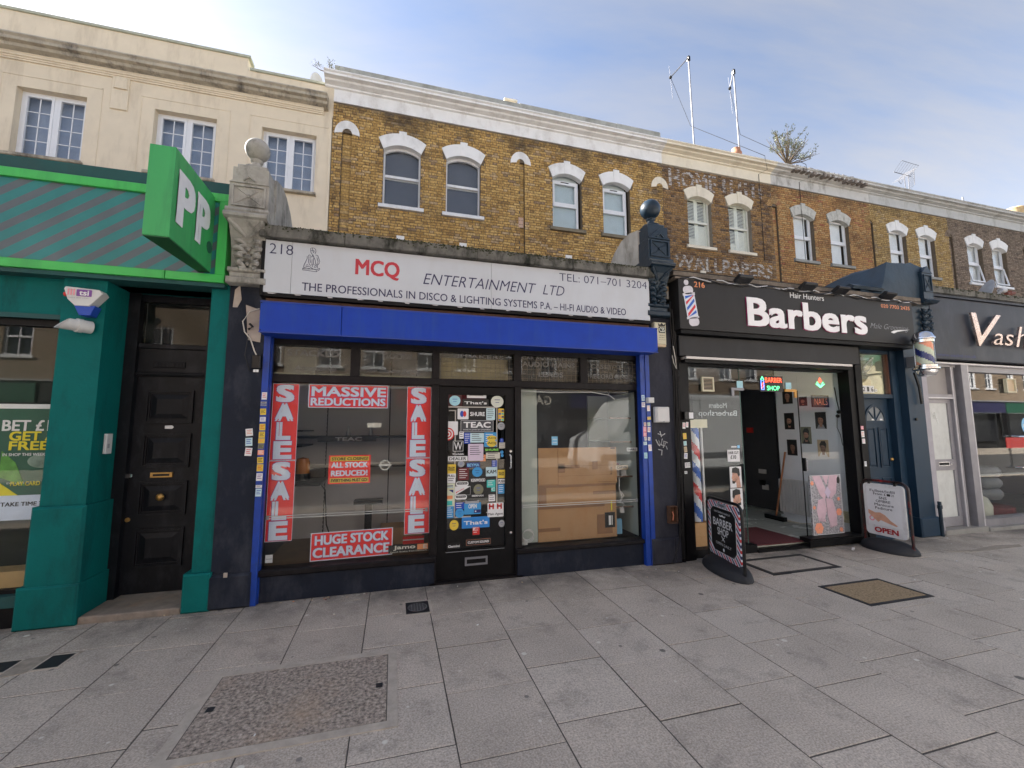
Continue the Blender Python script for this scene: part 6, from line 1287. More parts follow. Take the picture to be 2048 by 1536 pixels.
def face_poster(label,x0,x1,z0,z1,look):
    t=thing('face_poster',label,'poster',((x0+x1)/2,.09,z0)); w=x1-x0; h=z1-z0; cx=(x0+x1)/2-look*w*.02; b=MB(print_mat('white')); b.box(x0,x1,.088,.09,z0,z1)
    sk=mat('print_face1',(.5,.28,.2)); s_=-look
    b.m(sk).prism([(cx-s_*w*.30,z0+h*.72),(cx-s_*w*.33,z0+h*.55),(cx-s_*w*.40,z0+h*.45),(cx-s_*w*.33,z0+h*.42),(cx-s_*w*.34,z0+h*.30),(cx-s_*w*.2,z0+h*.22),(cx,z0+h*.25),(cx+s_*w*.02,z0),(cx+s_*w*.38,z0),(cx+s_*w*.28,z0+h*.5),(cx+s_*w*.25,z0+h*.72)],.086,.088)
    b.m('k').prism([(cx-s_*w*.34,z0+h*.72),(cx-s_*w*.3,z0+h*.93),(cx,z0+h*.98),(cx+s_*w*.3,z0+h*.9),(cx+s_*w*.34,z0+h*.6),(cx+s_*w*.22,z0+h*.5),(cx+s_*w*.1,z0+h*.68)],.0855,.088)
    b.prism([(cx-s_*w*.35,z0+h*.34),(cx-s_*w*.33,z0+h*.2),(cx-s_*w*.16,z0+h*.19),(cx+s_*w*.06,z0+h*.42),(cx-s_*w*.1,z0+h*.3),(cx-s_*w*.25,z0+h*.32)],.0855,.088); obj('print',b,t)
face_poster('profile picture of a man with swept back hair facing left, on the barber glass',4.255,4.44,.82,1.09,-1)
face_poster('second profile picture of a dark haired man, lower on the barber glass',4.25,4.44,.54,.81,1)
mMirror=mat('frosted_lettering',(.38,.42,.44),.5); obj('glass_lettering',MB(mMirror).text('Modern',4.0,4.28,1.86,1.93,.106,mirror=True).text('Barbershop',3.83,4.44,1.735,1.83,.106,bold=.01,mirror=True),s)
# hands and feet picture
t=thing('nail_poster','tall leaning picture of hands and bare feet over pebbles and coral flowers','poster',(5.88,.12,.13))
b=MB(mat('pebble_print',(.34,.33,.35),.5,var=.85,scale=45)); b.box(5.58,6.135,.075,.10,.13,.935)
b.m('white').frame(5.58,6.135,.13,.935,.073,.075,.006)
sk=mat('print_rosy_skin',(.62,.44,.50),.5,var=.12,scale=9); b.m(sk)
b.prism([(5.62,.93),(5.76,.93),(5.86,.72),(5.82,.60),(5.74,.66)],.072,.075); b.prism([(5.93,.93),(6.08,.93),(6.03,.68),(5.93,.60),(5.88,.70)],.0725,.075); b.prism([(5.80,.93),(5.92,.93),(5.865,.80)],.0722,.075)
b.prism([(5.70,.60),(5.82,.62),(5.84,.45),(5.79,.34),(5.68,.36),(5.66,.45)],.0715,.075); b.prism([(5.84,.62),(5.96,.60),(6.02,.38),(6.0,.25),(5.88,.25),(5.85,.4)],.071,.075)
for k in range(5): b.disc(5.69+k*.026,.335-.004*k,.012,.022,.0712,.075,8); b.disc(5.89+k*.027,.235+.006*k,.013,.024,.0706,.075,8)
b.m('lilac').prism([(5.82,.70),(5.88,.78),(5.935,.70),(5.88,.61)],.0705,.075); b.m('salmon')
for cx,cz,r_ in ((5.68,.22,.075),(6.06,.42,.05),(5.62,.5,.025),(6.07,.6,.025),(6.08,.18,.03),(5.61,.83,.03)):
    for k in range(6):
        a=k*math.pi/3; b.disc(cx+r_*.55*math.cos(a),cz+r_*.55*math.sin(a),r_*.48,r_*.48,.0712-.0002*k,.0745,9)
b.m('k').disc(6.09,.86,.03,.05,.0715,.075,9); obj('print',b,t)
t=thing('fan_outlet','cream wall mounted round extractor outlet low in the barber shop','fan',(6.4,.2,.3)); b=MB(mBeige); b.xf=Matrix.Translation((6.42,0,0))@Matrix.Rotation(R(-90),4,'Z'); b.frame(-.28,-.12,.22,.38,-.03,0,.02); b.box(-.26,-.14,-.01,0,.24,.36); obj('plate',b,t); b=MB(mBeige); b.lathe([(.055,0),(.06,-.05),(.048,-.05),(.045,-.01)],(6.40,.2,.3),18,axis='x'); obj('ring',b,t,smooth=True)
b=MB(mTube); b.tube([(6.40,.25,2.2),(6.40,.23,2.0),(6.39,.2,1.85)],.006,5); b.sphere((6.38,.2,1.83),.03,8); b.sphere((6.38,.22,1.77),.028,8); b.tube([(6.40,.24,1.8),(6.40,.26,1.6),(6.40,.22,1.5),(6.40,.2,1.35),(6.40,.14,1.25)],.004,5); solo('hanging_cable',b,'black cable with plugs hanging on the white barber wall','cable',(6.39,.2,1.8))
rb=obj('rail_post',MB(mBlack).box(3.452,3.56,-.035,-.02,0,2.45),s)
for q in ((3.47,3.512,1.666,1.59,'white','red'),(3.522,3.555,1.672,1.606,'white','pink'),(3.47,3.52,1.535,1.461,'yellow','orange'),(3.474,3.518,1.435,1.381,'paleblue','teal'),(3.477,3.52,1.368,1.301,'tan','olive'),(3.474,3.522,1.291,1.219,'white','blue'),(3.48,3.52,1.173,1.109,'white','k'),(3.524,3.555,1.175,1.11,'white','k'),(3.47,3.508,1.069,1.036,'white','k')): stk(rb,*q[:4],-.0352,q[4],tc=q[5],rot=random.uniform(-5,5))
solo('key_box',MB(mTube).cbox(3.47,3.60,-.09,-.036,1.70,1.80,.006).m('white').box(3.53,3.59,-.093,-.09,1.715,1.79),'small black and white box on the black barber frame','box',(3.54,-.06,1.75))
for q in ((6.45,6.50,1.62,1.57,'pink','white'),(6.45,6.505,1.55,1.46,'white','orange'),(6.455,6.51,1.44,1.37,'white','pink'),(6.46,6.5,1.12,1.05,'white','grey')): stk(s,*q[:4],-.0405,q[4],tc=q[5])
# fascia
t=thing('fascia_sign','charcoal shop sign with large white raised lettering and a printed barber pole','shop sign',(5.4,-.2,3.1))
obj('panel',MB(mCharSign).cbox(3.375,7.47,-.2,.0,2.818,3.455,.005),t)
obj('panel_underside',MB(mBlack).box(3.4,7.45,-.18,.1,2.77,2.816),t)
obj('big_lettering',MB(mat('white_raised_letter',(.82,.81,.82),.4,var=.03)).text('Barbers',4.395,6.50,2.915,3.30,-.209,bold=.042,ext=.007),t)
obj('letter_edge',MB(mat('magenta_letter_edge',(.35,.02,.14),.4)).text('Barbers',4.388,6.507,2.909,3.304,-.2025,bold=.048),t)
obj('small_lettering',MB(print_mat('w')).text('Hair Hunters',5.14,5.74,3.355,3.43,-.2015),t)
mOr=mat('orange_lettering',(.62,.22,.09),.4); obj('orange_lettering',MB(mOr).text('216',3.605,3.765,3.365,3.44,-.2015,bold=.03).text('020 7703 2435',6.83,7.42,3.345,3.40,-.2015,bold=.03),t)
b=MB(print_mat('grey')); b.text('Male Grooming',6.58,7.35,3.0,3.10,-.2012,bold=-.02,shear=.4); b.m('w').prism([(6.98,2.985),(7.04,2.97),(7.12,3.0),(7.38,3.045),(7.12,3.025),(7.03,3.01)],-.2015,-.2005); obj('script_lettering',b,t)
b=MB(mat('grey_pole_print',(.6,.58,.62),.35)); b.disc(3.487,3.415,.034,.036,-.204,-.2,18); b.xf=Matrix.Translation((3.545,0,3.14))@Matrix.Rotation(R(-9),4,'Y')@Matrix.Translation((-3.545,0,-3.14))
b.rrect(3.465,3.615,3.27,3.375,-.203,-.2,.05); b.box(3.45,3.63,-.203,-.2,3.255,3.285); b.rrect(3.47,3.62,2.86,2.97,-.203,-.2,.05); b.box(3.45,3.63,-.203,-.2,2.955,2.98)
b.m('softwhite').box(3.46,3.62,-.2035,-.2,2.98,3.255)
for k,cc in enumerate(('barblue','barred','barblue','barred','barblue')):
    z0=3.02+.075*k-.11; 
    pts=[(3.475,max(2.98,min(3.255,z0))),(3.605,max(2.98,min(3.255,z0+.11))),(3.605,max(2.98,min(3.255,z0+.15))),(3.475,max(2.98,min(3.255,z0+.04)))]
    if pts[2][1]-pts[1][1]>.005 or pts[3][1]-pts[0][1]>.005: b.m(cc).prism(pts,-.2042-.0001*k,-.2)
obj('pole_print',b,t)
t=thing('coping','weathered timber and tarred edge with loose wires above the charcoal sign','coping',(5.4,-.1,3.5))
obj('board',MB(mat('weathered_edge',(.15,.125,.10),.9,var=.4,scale=10,bump=.5,bscale=30)).box(3.34,7.75,-.16,.15,3.515,3.57).box(3.34,7.7,-.19,.1,3.462,3.49),t)
obj('tarred_strip',MB(mBlack).box(3.34,7.7,-.14,.1,3.49,3.515).box(3.34,7.75,-.12,.3,3.57,3.6),t)
b=MB(mPlastic)
for k in range(9):
    x=3.5+k*.45; b.tube([(x+j*.09,-.205-.01*(j%2),3.47+.018*math.sin(j*1.3+k)) for j in range(5)],.006,5)
b.m(mTube)
for k in range(10): x=3.4+k*.42; b.tube([(x+j*.1,-.21,3.455+.02*math.sin(j*1.1+k*2)) for j in range(6)],.008,5)
obj('loose_wire',b,t)
for i,(x,lab) in enumerate(((4.29,'black floodlight over the blank part of the charcoal sign, nearest the pole print'),(5.36,'black floodlight on the sign edge over the first small white word'),(5.95,'black floodlight just right of the small white line of lettering'),(6.85,'black floodlight over the orange telephone number'))):
    t=thing('floodlight',lab,'floodlight',(x,-.3,3.5),group='floodlights above the barber sign'); b=MB(mTube); b.xf=Matrix.Translation((x,-.30,3.50))@Matrix.Rotation(R(-28),4,'X'); b.cbox(-.11,.11,-.06,.06,-.02,.03,.015); obj('body',b,t); b=MB(mTube); b.tube([(x,-.28,3.50),(x,-.18,3.52)],.015,6); obj('arm',b,t)
# door 216a
t=s2=thing('entrance_door','dark blue panelled door with fan shaped glass beside the barber shop','door',(7.1,.1,0))
yb=.15; b=MB(mBlueDoor); b.box(6.72,7.32,yb,yb+.05,.08,2.04); obj('door_leaf',b,t)
for x0,x1,z0,z1 in ((6.80,6.99,1.0,1.60),(7.06,7.25,1.0,1.60),(6.80,6.99,.3,.85),(7.06,7.25,.3,.85)):
    b=MB(mBlueDoor); b.frame(x0,x1,z0,z1,yb-.014,yb,.014); b.cbox(x0+.03,x1-.03,yb-.012,yb,z0+.03,z1-.03,.012); obj('door_panel',b,t)
b=MB(mBlueDoor); 
for i in range(12):
    a,c_=math.pi*i/12,math.pi*(i+1)/12; b.prism([(7.02+.185*math.cos(a),1.70+.21*math.sin(a)),(7.02+.215*math.cos(a),1.70+.24*math.sin(a)),(7.02+.215*math.cos(c_),1.70+.24*math.sin(c_)),(7.02+.185*math.cos(c_),1.70+.21*math.sin(c_))],yb-.015,yb)
b.box(6.81,7.235,yb-.015,yb,1.67,1.70)
for a in (45,90,135): b.tube([(7.02,yb-.006,1.70),(7.02+.19*math.cos(R(a)),yb-.006,1.70+.22*math.sin(R(a)))],.012,5)
obj('fan_bars',b,t)
obj('fan_glass',MB(mat('grey_fan_pane',(.22,.24,.25),.15)).prism([(7.02+.19*math.cos(math.pi*i/14),1.70+.215*math.sin(math.pi*i/14)) for i in range(15)],yb-.003,yb+.001),t)
obj('sticker',MB(print_mat('w')).box(6.95,7.0,yb-.008,yb-.004,1.705,1.73).box(7.12,7.17,yb-.008,yb-.004,1.705,1.73),t)
obj('knob',MB(mBrass).lathe([(.02,0),(.025,-.03),(.001,-.045)],(7.27,yb,1.12),12,axis='y'),t,smooth=True)
b=MB(mBlueDoor); b.box(6.56,6.72,.08,.3,.0,2.1); b.box(7.32,7.46,.06,.3,0,2.82); b.box(6.72,7.32,.07,.3,2.04,2.10); b.box(6.56,6.66,.08,.3,2.1,2.82); b.box(6.66,7.32,.08,.2,2.72,2.80); b.box(6.6,7.4,.02,.3,-.01,.08); obj('door_frame',b,t)
obj('red_stop',MB(mat('varnished_stop',(.16,.07,.045),.5)).box(7.295,7.32,.09,.15,2.1,2.74),t)
obj('transom_glass',MB(glass('fanlight_216',(.9,.93,.9),f0=.12,dirt=.3)).box(6.66,7.29,.12,.126,2.10,2.74),t)
obj('transom_backing',MB(mat('cream_curtain',(.52,.48,.38),.8,var=.15)).box(6.66,7.3,.16,.17,2.1,2.75).m('tan').box(6.66,7.02,.155,.16,2.1,2.33),t)
b=MB(print_mat('w'))
for k,ch in enumerate('216'):
    x=6.76+k*.085; b.m('w').box(x,x+.078,.112,.118,2.125,2.225); b.m('k').text(ch,x+.017,x+.06,2.14,2.21,.111,bold=.03)
b.m('w').box(7.03,7.07,.112,.118,2.14,2.18); b.m('k').text('a',7.04,7.06,2.15,2.17,.111); obj('number_tile',b,t)
b=MB(worn_print('white_scrawl',(.6,.6,.55),.42,30)); b.tube([(6.80,.11,2.42),(6.83,.11,2.5),(6.95,.11,2.6),(7.05,.11,2.66)],.008,5); b.tube([(6.80,.11,2.42),(6.93,.11,2.46),(7.02,.11,2.56),(6.99,.11,2.62)],.006,5); obj('scrawl',b,t)
# pier 3 (blue column, wrapped top)
t=thing('shop_pier','dark blue pier with a wide tarpaulin like painted cap, right of the blue door','pier',(7.6,0,0))
b=MB(mBlueDoor); b.box(7.46,7.80,-.04,.3,0,2.9); b.cbox(7.44,7.82,-.07,.3,0,.28,.015); obj('shaft',b,t)
mTarp=mat('dark_blue_wrap',(.022,.042,.065),.5,var=.3,scale=3,bump=.6,bscale=7)
b=MB(mIron); b.box(7.80,8.01,-.18,.3,3.55,4.0); b.prism([(7.795,3.98),(8.02,3.98),(7.91,4.09)],-.19,.2); b.frame(7.825,7.99,3.68,3.95,-.195,-.18,.014); b.tube([(7.84,-.183,3.70),(7.98,-.183,3.93)],.006,5); b.tube([(7.84,-.183,3.93),(7.98,-.183,3.70)],.006,5); b.sweep([(.2,3.50),(-.2,3.50),(-.24,3.53),(-.2,3.56),(.2,3.57)],7.76,8.04); obj('capital',b,t)
b=MB(mIron); b.box(7.50,8.02,-.1,.3,2.9,3.5); leaf_relief(b,7.9,2.95,3.45,-.1,.9); obj('bracket',b,t)
# draped covering over party wall flank
vs=[];n,m_=14,8
prof=[(7.05,3.62,1.0),(7.12,3.80,.9),(7.2,3.95,.8),(7.3,4.05,.6),(7.42,4.12,.5),(7.6,4.13,.4),(7.8,4.11,.2),(7.95,4.09,.0)]
b=MB(mTarp)
rnd=random.Random(2)
g=[[(6.55+ (7.98-6.55)*i/n, -.12+1.5*j/m_, 0) for j in range(m_+1)] for i in range(n+1)]
def hz(x,y):
    e=min(1,max(0,(x-6.98)/.22)); top=3.62+.50*(e*e*(3-2*e)); return top-.16*max(0,y-.6)-(.0 if x<7.9 else .02)+.018*math.sin(x*11+y*7)+.012*math.sin(x*23-y*5)
V=[[ (p[0],p[1],hz(p[0],p[1])) for p in row] for row in g]
for i in range(n+1):
    for j in range(m_+1): vs.append(V[i][j])
base=len(vs)
for i in range(n+1): x,y,z=V[i][0]; vs.append((x,y-.02,max(3.60,z-.30)+.01*math.sin(i*2))); 
for i in range(n+1): x,y,z=V[i][0]; vs.append((x,y-.0,3.58))
fs=[(i*(m_+1)+j,(i+1)*(m_+1)+j,(i+1)*(m_+1)+j+1,i*(m_+1)+j+1) for i in range(n) for j in range(m_)]
fs+=[(i*(m_+1),base+i,base+i+1,(i+1)*(m_+1)) for i in range(n)]+[(base+i,base+n+1+i,base+n+2+i,base+i+1) for i in range(n)]
fs+=[(n*(m_+1)+j,n*(m_+1)+j+1,base+2*n+1) for j in range(m_)]
b.add(vs,fs); b.box(6.6,7.9,-.1,1.3,3.5,3.6); obj('cap_cover',b,t,smooth=True)
b=MB(mIron); b.sweep([(-.14,3.62),(-.16,3.66),(-.1,3.70),(.1,3.66)],6.4,7.0); obj('cover_edge',b,t)
obj('door_bell',MB(mTube).lathe([(.02,0),(.022,-.02),(.001,-.022)],(7.58,-.04,1.72),12,axis='y'),t)
obj('boot_pipe',MB(mIron).tube([(7.84,-.075,.0),(7.84,-.075,.5)],.024,8).lathe([(.032,.40),(.032,.45)],(7.84,-.075,0),10),t)
# real barber pole
t=thing('barber_pole','chrome capped red white and blue barber pole on a bracket by the blue pier','barber pole',(7.35,-.35,2.65))
cx,cy=7.38,-.35; b=MB(mChrome)
b.lathe([(.001,3.0),(.06,2.985),(.105,2.95),(.125,2.90),(.135,2.885),(.135,2.87),(.12,2.86),(.12,2.82),(.10,2.81)],(cx,cy,0),24); obj('top_cap',b,t,smooth=True)
b=MB(mChrome); b.lathe([(.10,2.50),(.125,2.49),(.125,2.46),(.15,2.45),(.15,2.43),(.125,2.41),(.12,2.38),(.09,2.34),(.001,2.32)],(cx,cy,0),24); obj('bottom_cap',b,t,smooth=True)
helix(t,'striped_cylinder',cx,cy,2.495,2.815,.098,['paleyellow','salmon','paleyellow','deepblue'],.8,24,32)
obj('tube_glass',MB(gUp).lathe([(.114,2.5),(.114,2.81)],(cx,cy,0),24),t,smooth=True)
obj('bracket',MB(mMetal).box(7.5,7.6,-.15,-.04,2.5,2.66).tube([(7.38,-.35,2.44),(7.55,-.1,2.46)],.018,6).m(mTube).tube([(7.55,-.1,2.42),(7.66,-.08,2.2),(7.68,-.08,1.95)],.02,6),t)

# ---------------------------------------------------------------- salon 214
s=thing('shopfront','grey aluminium framed salon shopfront cut off by the right edge of the photo','shop',(9.5,0,0))
mLilac=mat('pale_lilac_masonry',(.38,.36,.39),.7,var=.12,scale=5,stain=(.2,.2,.2),stain_amt=.4)
obj('wall',MB(mLilac).box(7.80,7.96,-.01,.3,0,2.7).cbox(7.80,7.98,-.05,.3,0,.2,.02),s)
b=MB(mAlu); yd=.1
b.box(7.96,8.02,.04,.16,.05,2.62); b.box(8.60,8.68,.04,.16,.05,2.62); b.box(8.02,8.60,.04,.16,2.05,2.12); b.box(7.96,8.72,.03,.16,2.56,2.62)
b.box(8.76,8.90,-.02,.2,0,2.60); b.box(8.90,8.94,-.01,.16,.05,2.6); b.box(8.94,14,.03,.16,2.50,2.60); b.box(8.9,14,.0,.18,0,.16); obj('frame',b,s)
obj('light_edge',MB(mat('light_alu',(.6,.58,.6),.4,metal=.3)).box(8.602,8.62,.03,.04,.05,2.6).box(8.02,8.6,.032,.04,2.05,2.07).box(8.905,8.925,-.02,-.01,.05,2.6).box(7.9,14,-.03,.05,2.60,2.625),s)
d=bpy.data.objects.new('door',None); COL.objects.link(d); d.parent=s; ORG[d]=ORG[s]
b=MB(mAlu); b.frame(8.02,8.60,.08,2.05,.08,.13,.07,wb=.14); b.box(8.09,8.53,.08,.13,.93,1.10); obj('door_frame',b,d)
obj('upper_panel',MB(mBoard).box(8.09,8.53,.10,.11,1.10,1.98),d); obj('lower_panel',MB(mBoard).box(8.09,8.53,.10,.11,.22,.93),d)
obj('letterbox',MB(mChrome).frame(8.17,8.42,1.0,1.06,.07,.08,.012).m(mBlack).box(8.18,8.41,.076,.08,1.012,1.048),d); obj('lock',MB(mChrome).lathe([(.02,0),(.02,-.01),(.001,-.012)],(8.47,.08,1.03),12,axis='y'),d)
b=MB(worn_print('pale_scribble',(.75,.76,.75),.4,40)); b.tube([(8.12,.098,1.9),(8.2,.098,1.75),(8.16,.098,1.88),(8.26,.098,1.72),(8.3,.098,1.66),(8.24,.098,1.85)],.007,5); obj('scribble',b,d)
obj('door_transom',MB(mat('grey_brown_board',(.28,.26,.25),.4,var=.08)).box(8.02,8.60,.10,.11,2.12,2.56),s)
obj('window_glass',MB(gClear).box(8.94,14,.09,.098,.16,2.5),s)
obj('step',MB(mat('concrete_step',(.27,.26,.24),.85,var=.2)).box(7.95,8.9,-.06,.2,-.01,.07).box(8.9,14,-.08,.1,-.01,.05),s)
obj('door_pull',MB(mChrome).tube([(10.02,.08,1.45),(10.02,.0,1.44),(10.15,-.02,1.44),(10.2,-.02,1.38),(10.2,-.02,.95),(10.12,-.02,.92),(10.02,.0,.93),(10.02,.08,.93)],.014,8),s,smooth=True)
b=MB(mVashSign); b.cbox(8.03,14,-.1,.05,2.655,3.655,.01); obj('fascia_panel',b,s)
obj('flat_roof',MB(mLead).box(7.9,14,.3,6.4,3.3,3.36).box(13.9,14,.1,6,0,3.3),s)
obj('salon_floor',MB(mat('dark_floor',(.07,.075,.07),.3)).box(8.9,14,.1,5,-.01,.05),s); obj('salon_back_wall',MB(mat('dim_green_wall',(.10,.13,.12),.8)).box(8,14,4.4,4.5,0,3).box(8.65,8.75,.2,4.4,0,2.6),s); obj('salon_ceiling',MB(mIntDark).box(8.7,14,.15,4.5,2.62,2.66),s)
t=thing('fascia_lettering','gold and chrome slanted raised letters on the dark slate salon fascia','sign',(9.5,-.12,3.1))
mGold=mat('pinkish_gold_letter',(.62,.50,.45),.25,metal=.85,var=.25,scale=12)
obj('big_letter',MB(mGold).text('V',8.87,9.60,2.89,3.43,-.135,bold=.0,shear=.3,ext=.03),t); obj('letters',MB(mGold).text('as',9.34,9.86,2.93,3.12,-.135,bold=-.005,shear=.3,ext=.03),t); obj('letters',MB(mGold).text('hti',9.90,10.75,2.915,3.27,-.135,bold=-.005,shear=.3,ext=.03),t)
obj('web_address',MB(print_mat('deepblue')).text('www.vashti.co.uk',8.09,9.0,2.70,2.75,-.102),t); obj('number',MB(print_mat('k')).text('214',8.10,8.25,3.41,3.465,-.102),t)
t=thing('coping','mossy dark flat roof edge over the slate salon fascia','coping',(10,0,3.7)); obj('edge',MB(mCope).box(8.03,14,-.16,.25,3.70,3.80),t); obj('trim',MB(mVashSign).box(8.03,14,-.13,.05,3.655,3.70),t)
b=MB(mat('moss',(.035,.04,.015),.95))
for k in range(260):
    x=8.1+random.random()*3.2; s_=random.uniform(.008,.022); z=3.80-abs(random.gauss(0,.02)); y=random.choice([-.162,random.uniform(-.15,.1)]); z=3.8 if y>-.16 else z; b.add([(x-s_,y-s_*.4,z-s_*.5),(x+s_,y-s_*.4,z-s_*.5),(x,y+s_,z-s_*.4),(x,y,z+s_*.7)],[(0,1,3),(1,2,3),(2,0,3),(0,2,1)])
tag(obj('moss',b,t),kind='stuff')
# salon contents
solo('counter',MB(mPlastic).box(9.35,9.95,.8,1.3,.05,.85).box(9.3,10.05,.72,1.3,.85,1.0),'white counter behind the salon window','counter',(9.6,1,.05))
t=thing('shopping_bag','pale cloth bag with an orange top on the salon floor','bag',(9.95,.55,.05)); obj('bag',MB(mat('pale_cloth',(.5,.5,.42),.85)).lathe([(.1,.05),(.19,.08),(.2,.25),(.15,.38),(.08,.42)],(9.85,.55,0),10),t,smooth=True); obj('contents',MB(print_mat('orange')).sphere((9.8,.55,.46),.07,8),t)
t=thing('stool','round dark stool with chrome rings in the salon window','stool',(10.6,.7,.05)); b=MB(mat('grey_leather',(.13,.14,.15),.4,var=.2)); 
for k in range(3): b.lathe([(.24,.3+k*.2),(.28,.36+k*.2),(.28,.42+k*.2),(.24,.48+k*.2)],(10.5,.8,0),18)
obj('stack',b,t,smooth=True); obj('base',MB(print_mat('maroon')).lathe([(.4,.05),(.4,.18),(.3,.2)],(10.5,.8,0),20),t)
solo('ventilator',MB(mBeige).frame(9.98,10.22,2.18,2.42,.04,.085,.02).m('tan').box(10.0,10.2,.06,.085,2.2,2.4),'square brown ventilator high in the salon window','ventilator',(10.1,.08,2.3))
solo('round_sticker',MB(print_mat('sky')).disc(10.45,1.62,.12,.14,.085,.088).m('w').box(10.37,10.55,.083,.085,1.6,1.65),'round blue sticker at the right edge of the salon window','sticker',(10.45,.085,1.6))
solo('banner_print',MB(print_mat('posterred')).box(10.12,10.9,.2,.21,1.24,1.42).m('w').text('SALE HERE',10.15,10.8,1.28,1.36,.199,bold=.03) if False else MB(print_mat('posterred')).box(10.12,10.9,.2,.21,1.24,1.42),'plain red strip behind the salon glass','banner',(10.5,.2,1.3))
# roof clutter
t=thing('satellite_dish','grey satellite dish on the flat roof above the salon fascia','satellite dish',(15.7,3,5)); b=MB(mat('dish_grey',(.33,.35,.38),.5)); b.xf=Matrix.Translation((15.85,3,5.32))@Matrix.Rotation(R(50),4,'Z')@Matrix.Rotation(R(20),4,'X'); b.lathe([(0.001,.06),(.2,.045),(.33,.01),(.40,-.03),(.405,-.02),(.33,.02),(.2,.055),(.001,.07)],(0,0,0),24,axis='y'); obj('dish',b,t,smooth=True); obj('mount',MB(mMetal).tube([(15.85,3.05,3.5),(15.85,3.05,5.3)],.03),t)
solo('pipe_bend',MB(mPlastic).tube([(16.5,3,4.7),(16.5,3,5.35),(16.6,3,5.48),(16.8,3,5.5)],.07,9),'white bent vent pipe beside the grey satellite dish','pipe',(16.5,3,4.8),smooth=True)
solo('roof_valve',MB(mat('red_brown_pipe',(.2,.07,.05),.6)).tube([(17.0,3,4.9),(17.0,3,5.5)],.06,8).tube([(16.85,3,5.4),(17.2,3,5.45)],.05,8),'red brown pipe fitting on the salon roof','pipe',(17,3,5))

# ---------------------------------------------------------------- pavement signs
def aboard(label,loc,rz,w,h,base_r,tubem,lean=4):
    t=thing('pavement_sign',label,'pavement sign',loc,rz)
    b=MB(mRubber)   # rounded rubber foot, half dome in plan
    n=22; vs=[];fs=[]
    rings=[(1,0),(1,.02),(.97,.045),(.86,.085),(.62,.115),(.3,.13),(.001,.135)]
    for rr2,z in rings:
        for i in range(n):
            a=2*math.pi*i/n; vs.append((rr2*(w/2+.05)*math.cos(a),rr2*base_r*math.sin(a),z))
    for k in range(len(rings)-1):
        for i in range(n): fs.append((k*n+i,k*n+(i+1)%n,(k+1)*n+(i+1)%n,(k+1)*n+i))
    fs.append(tuple(range(n-1,-1,-1))); b.add(vs,fs); obj('rubber_base',b,t,smooth=True)
    b=MB(tubem); hw=w/2; rc=.09
    pts=[(-hw,0,.01),(-hw,0,h-rc)]+[(-hw+rc-rc*math.cos(R(a)),0,h-rc+rc*math.sin(R(a))) for a in (20,45,70)]+[(-hw+rc,0,h),(hw-rc,0,h)]+[(hw-rc+rc*math.sin(R(a)),0,h-rc+rc*math.cos(R(a))) for a in (20,45,70)]+[(hw,0,h-rc),(hw,0,.01)]
    b.tube(pts,.017,9); obj('tube_frame',b,t,smooth=True)
    return t
A1=Vector((3.64,-.455,0)); t=aboard('black oval based pavement sign reading BARBER SHOP with striped border',tuple(A1),R(-103),.73,.775,.185,mTube)
b=MB(stripe_print('barber_border',[(0,'softwhite'),(.22,'barred'),(.5,'softwhite'),(.72,'navyprint')],.115,1.0)); b.rrect(-.325,.325,.13,.745,-.012,.012,.045); obj('striped_border',b,t)
b=MB(print_mat('k')); oct_=[(-.20,.685),(.20,.685),(.265,.63),(.265,.25),(.20,.185),(-.20,.185),(-.265,.25),(-.265,.63)]; b.prism(oct_,-.016,-.0125)
b.m('w')
for i in range(8):
    p,q=oct_[i],oct_[(i+1)%8]; b.tube([(p[0],-.016,p[1]),(q[0],-.016,q[1])],.0025,4)
obj('black_board',b,t)
b=MB(print_mat('w')); b.text('BARBER',-.20,.20,.475,.56,-.0175,bold=.01); b.text('SHOP',-.115,.115,.38,.46,-.0175,bold=.01); b.text('OPEN DAILY',-.16,.16,.265,.295,-.0175,bold=-.01); b.text("GENTLEMEN'S HAIRCUT",-.17,.17,.625,.645,-.0175); b.tube([(-.03,-.018,.37),(.03,-.018,.32)],.003,4); b.tube([(.03,-.018,.37),(-.03,-.018,.32)],.003,4)
b.prism([(-.07,.605),(-.03,.60),(0,.612),(.03,.60),(.07,.605),(.045,.585),(0,.592),(-.045,.585)],-.0175,-.016); b.disc(0,.225,.014,.018,-.0175,-.016); obj('lettering',b,t)
obj('open_tab',MB(print_mat('grey')).box(-.10,.10,-.018,-.0125,.695,.735).m('k').text('Open',-.06,.06,.70,.73,-.0188,bold=.03),t)
A2=Vector((6.31,-.36,0)); t=aboard('white nail salon pavement sign reading OPEN in a worn black and red tube frame',tuple(A2),R(-90),.56,.885,.22,mRedTube)
b=MB(mat('white_board_worn',(.68,.68,.68),.35,var=.04,stain=(.45,.4,.38),stain_amt=.5,stain_scale=9)); b.rrect(-.25,.235,.17,.845,-.014,.014,.05); obj('board',b,t)
obj('print_sheet',MB(print_mat('white')).box(-.21,.19,-.0165,-.0145,.30,.80),t)
b=MB(print_mat('k'))
for tx,x0,x1,z in (('Fullset/Infill',-.165,.135,.735),('From £',-.125,.03,.695),('SNS',-.06,.035,.645),('OMBRE',-.10,.075,.60),('Manicure',-.12,.11,.555),('Pedicure',-.115,.09,.51)): b.text(tx,x0,x1,z,z+.034,-.0175,bold=.015)
b.box(.04,.08,-.0178,-.0165,.695,.725); b.text('20',.09,.125,.695,.725,-.0175); obj('lettering',b,t)
b=MB(sk2:=mat('print_hand_skin',(.60,.33,.22),.5,var=.2,scale=10)); b.prism([(-.205,.49),(-.12,.46),(-.06,.47),(.0,.44),(.06,.38),(.14,.33),(.12,.318),(.02,.345),(-.06,.37),(-.09,.34),(-.205,.44)],-.0178,-.0165)
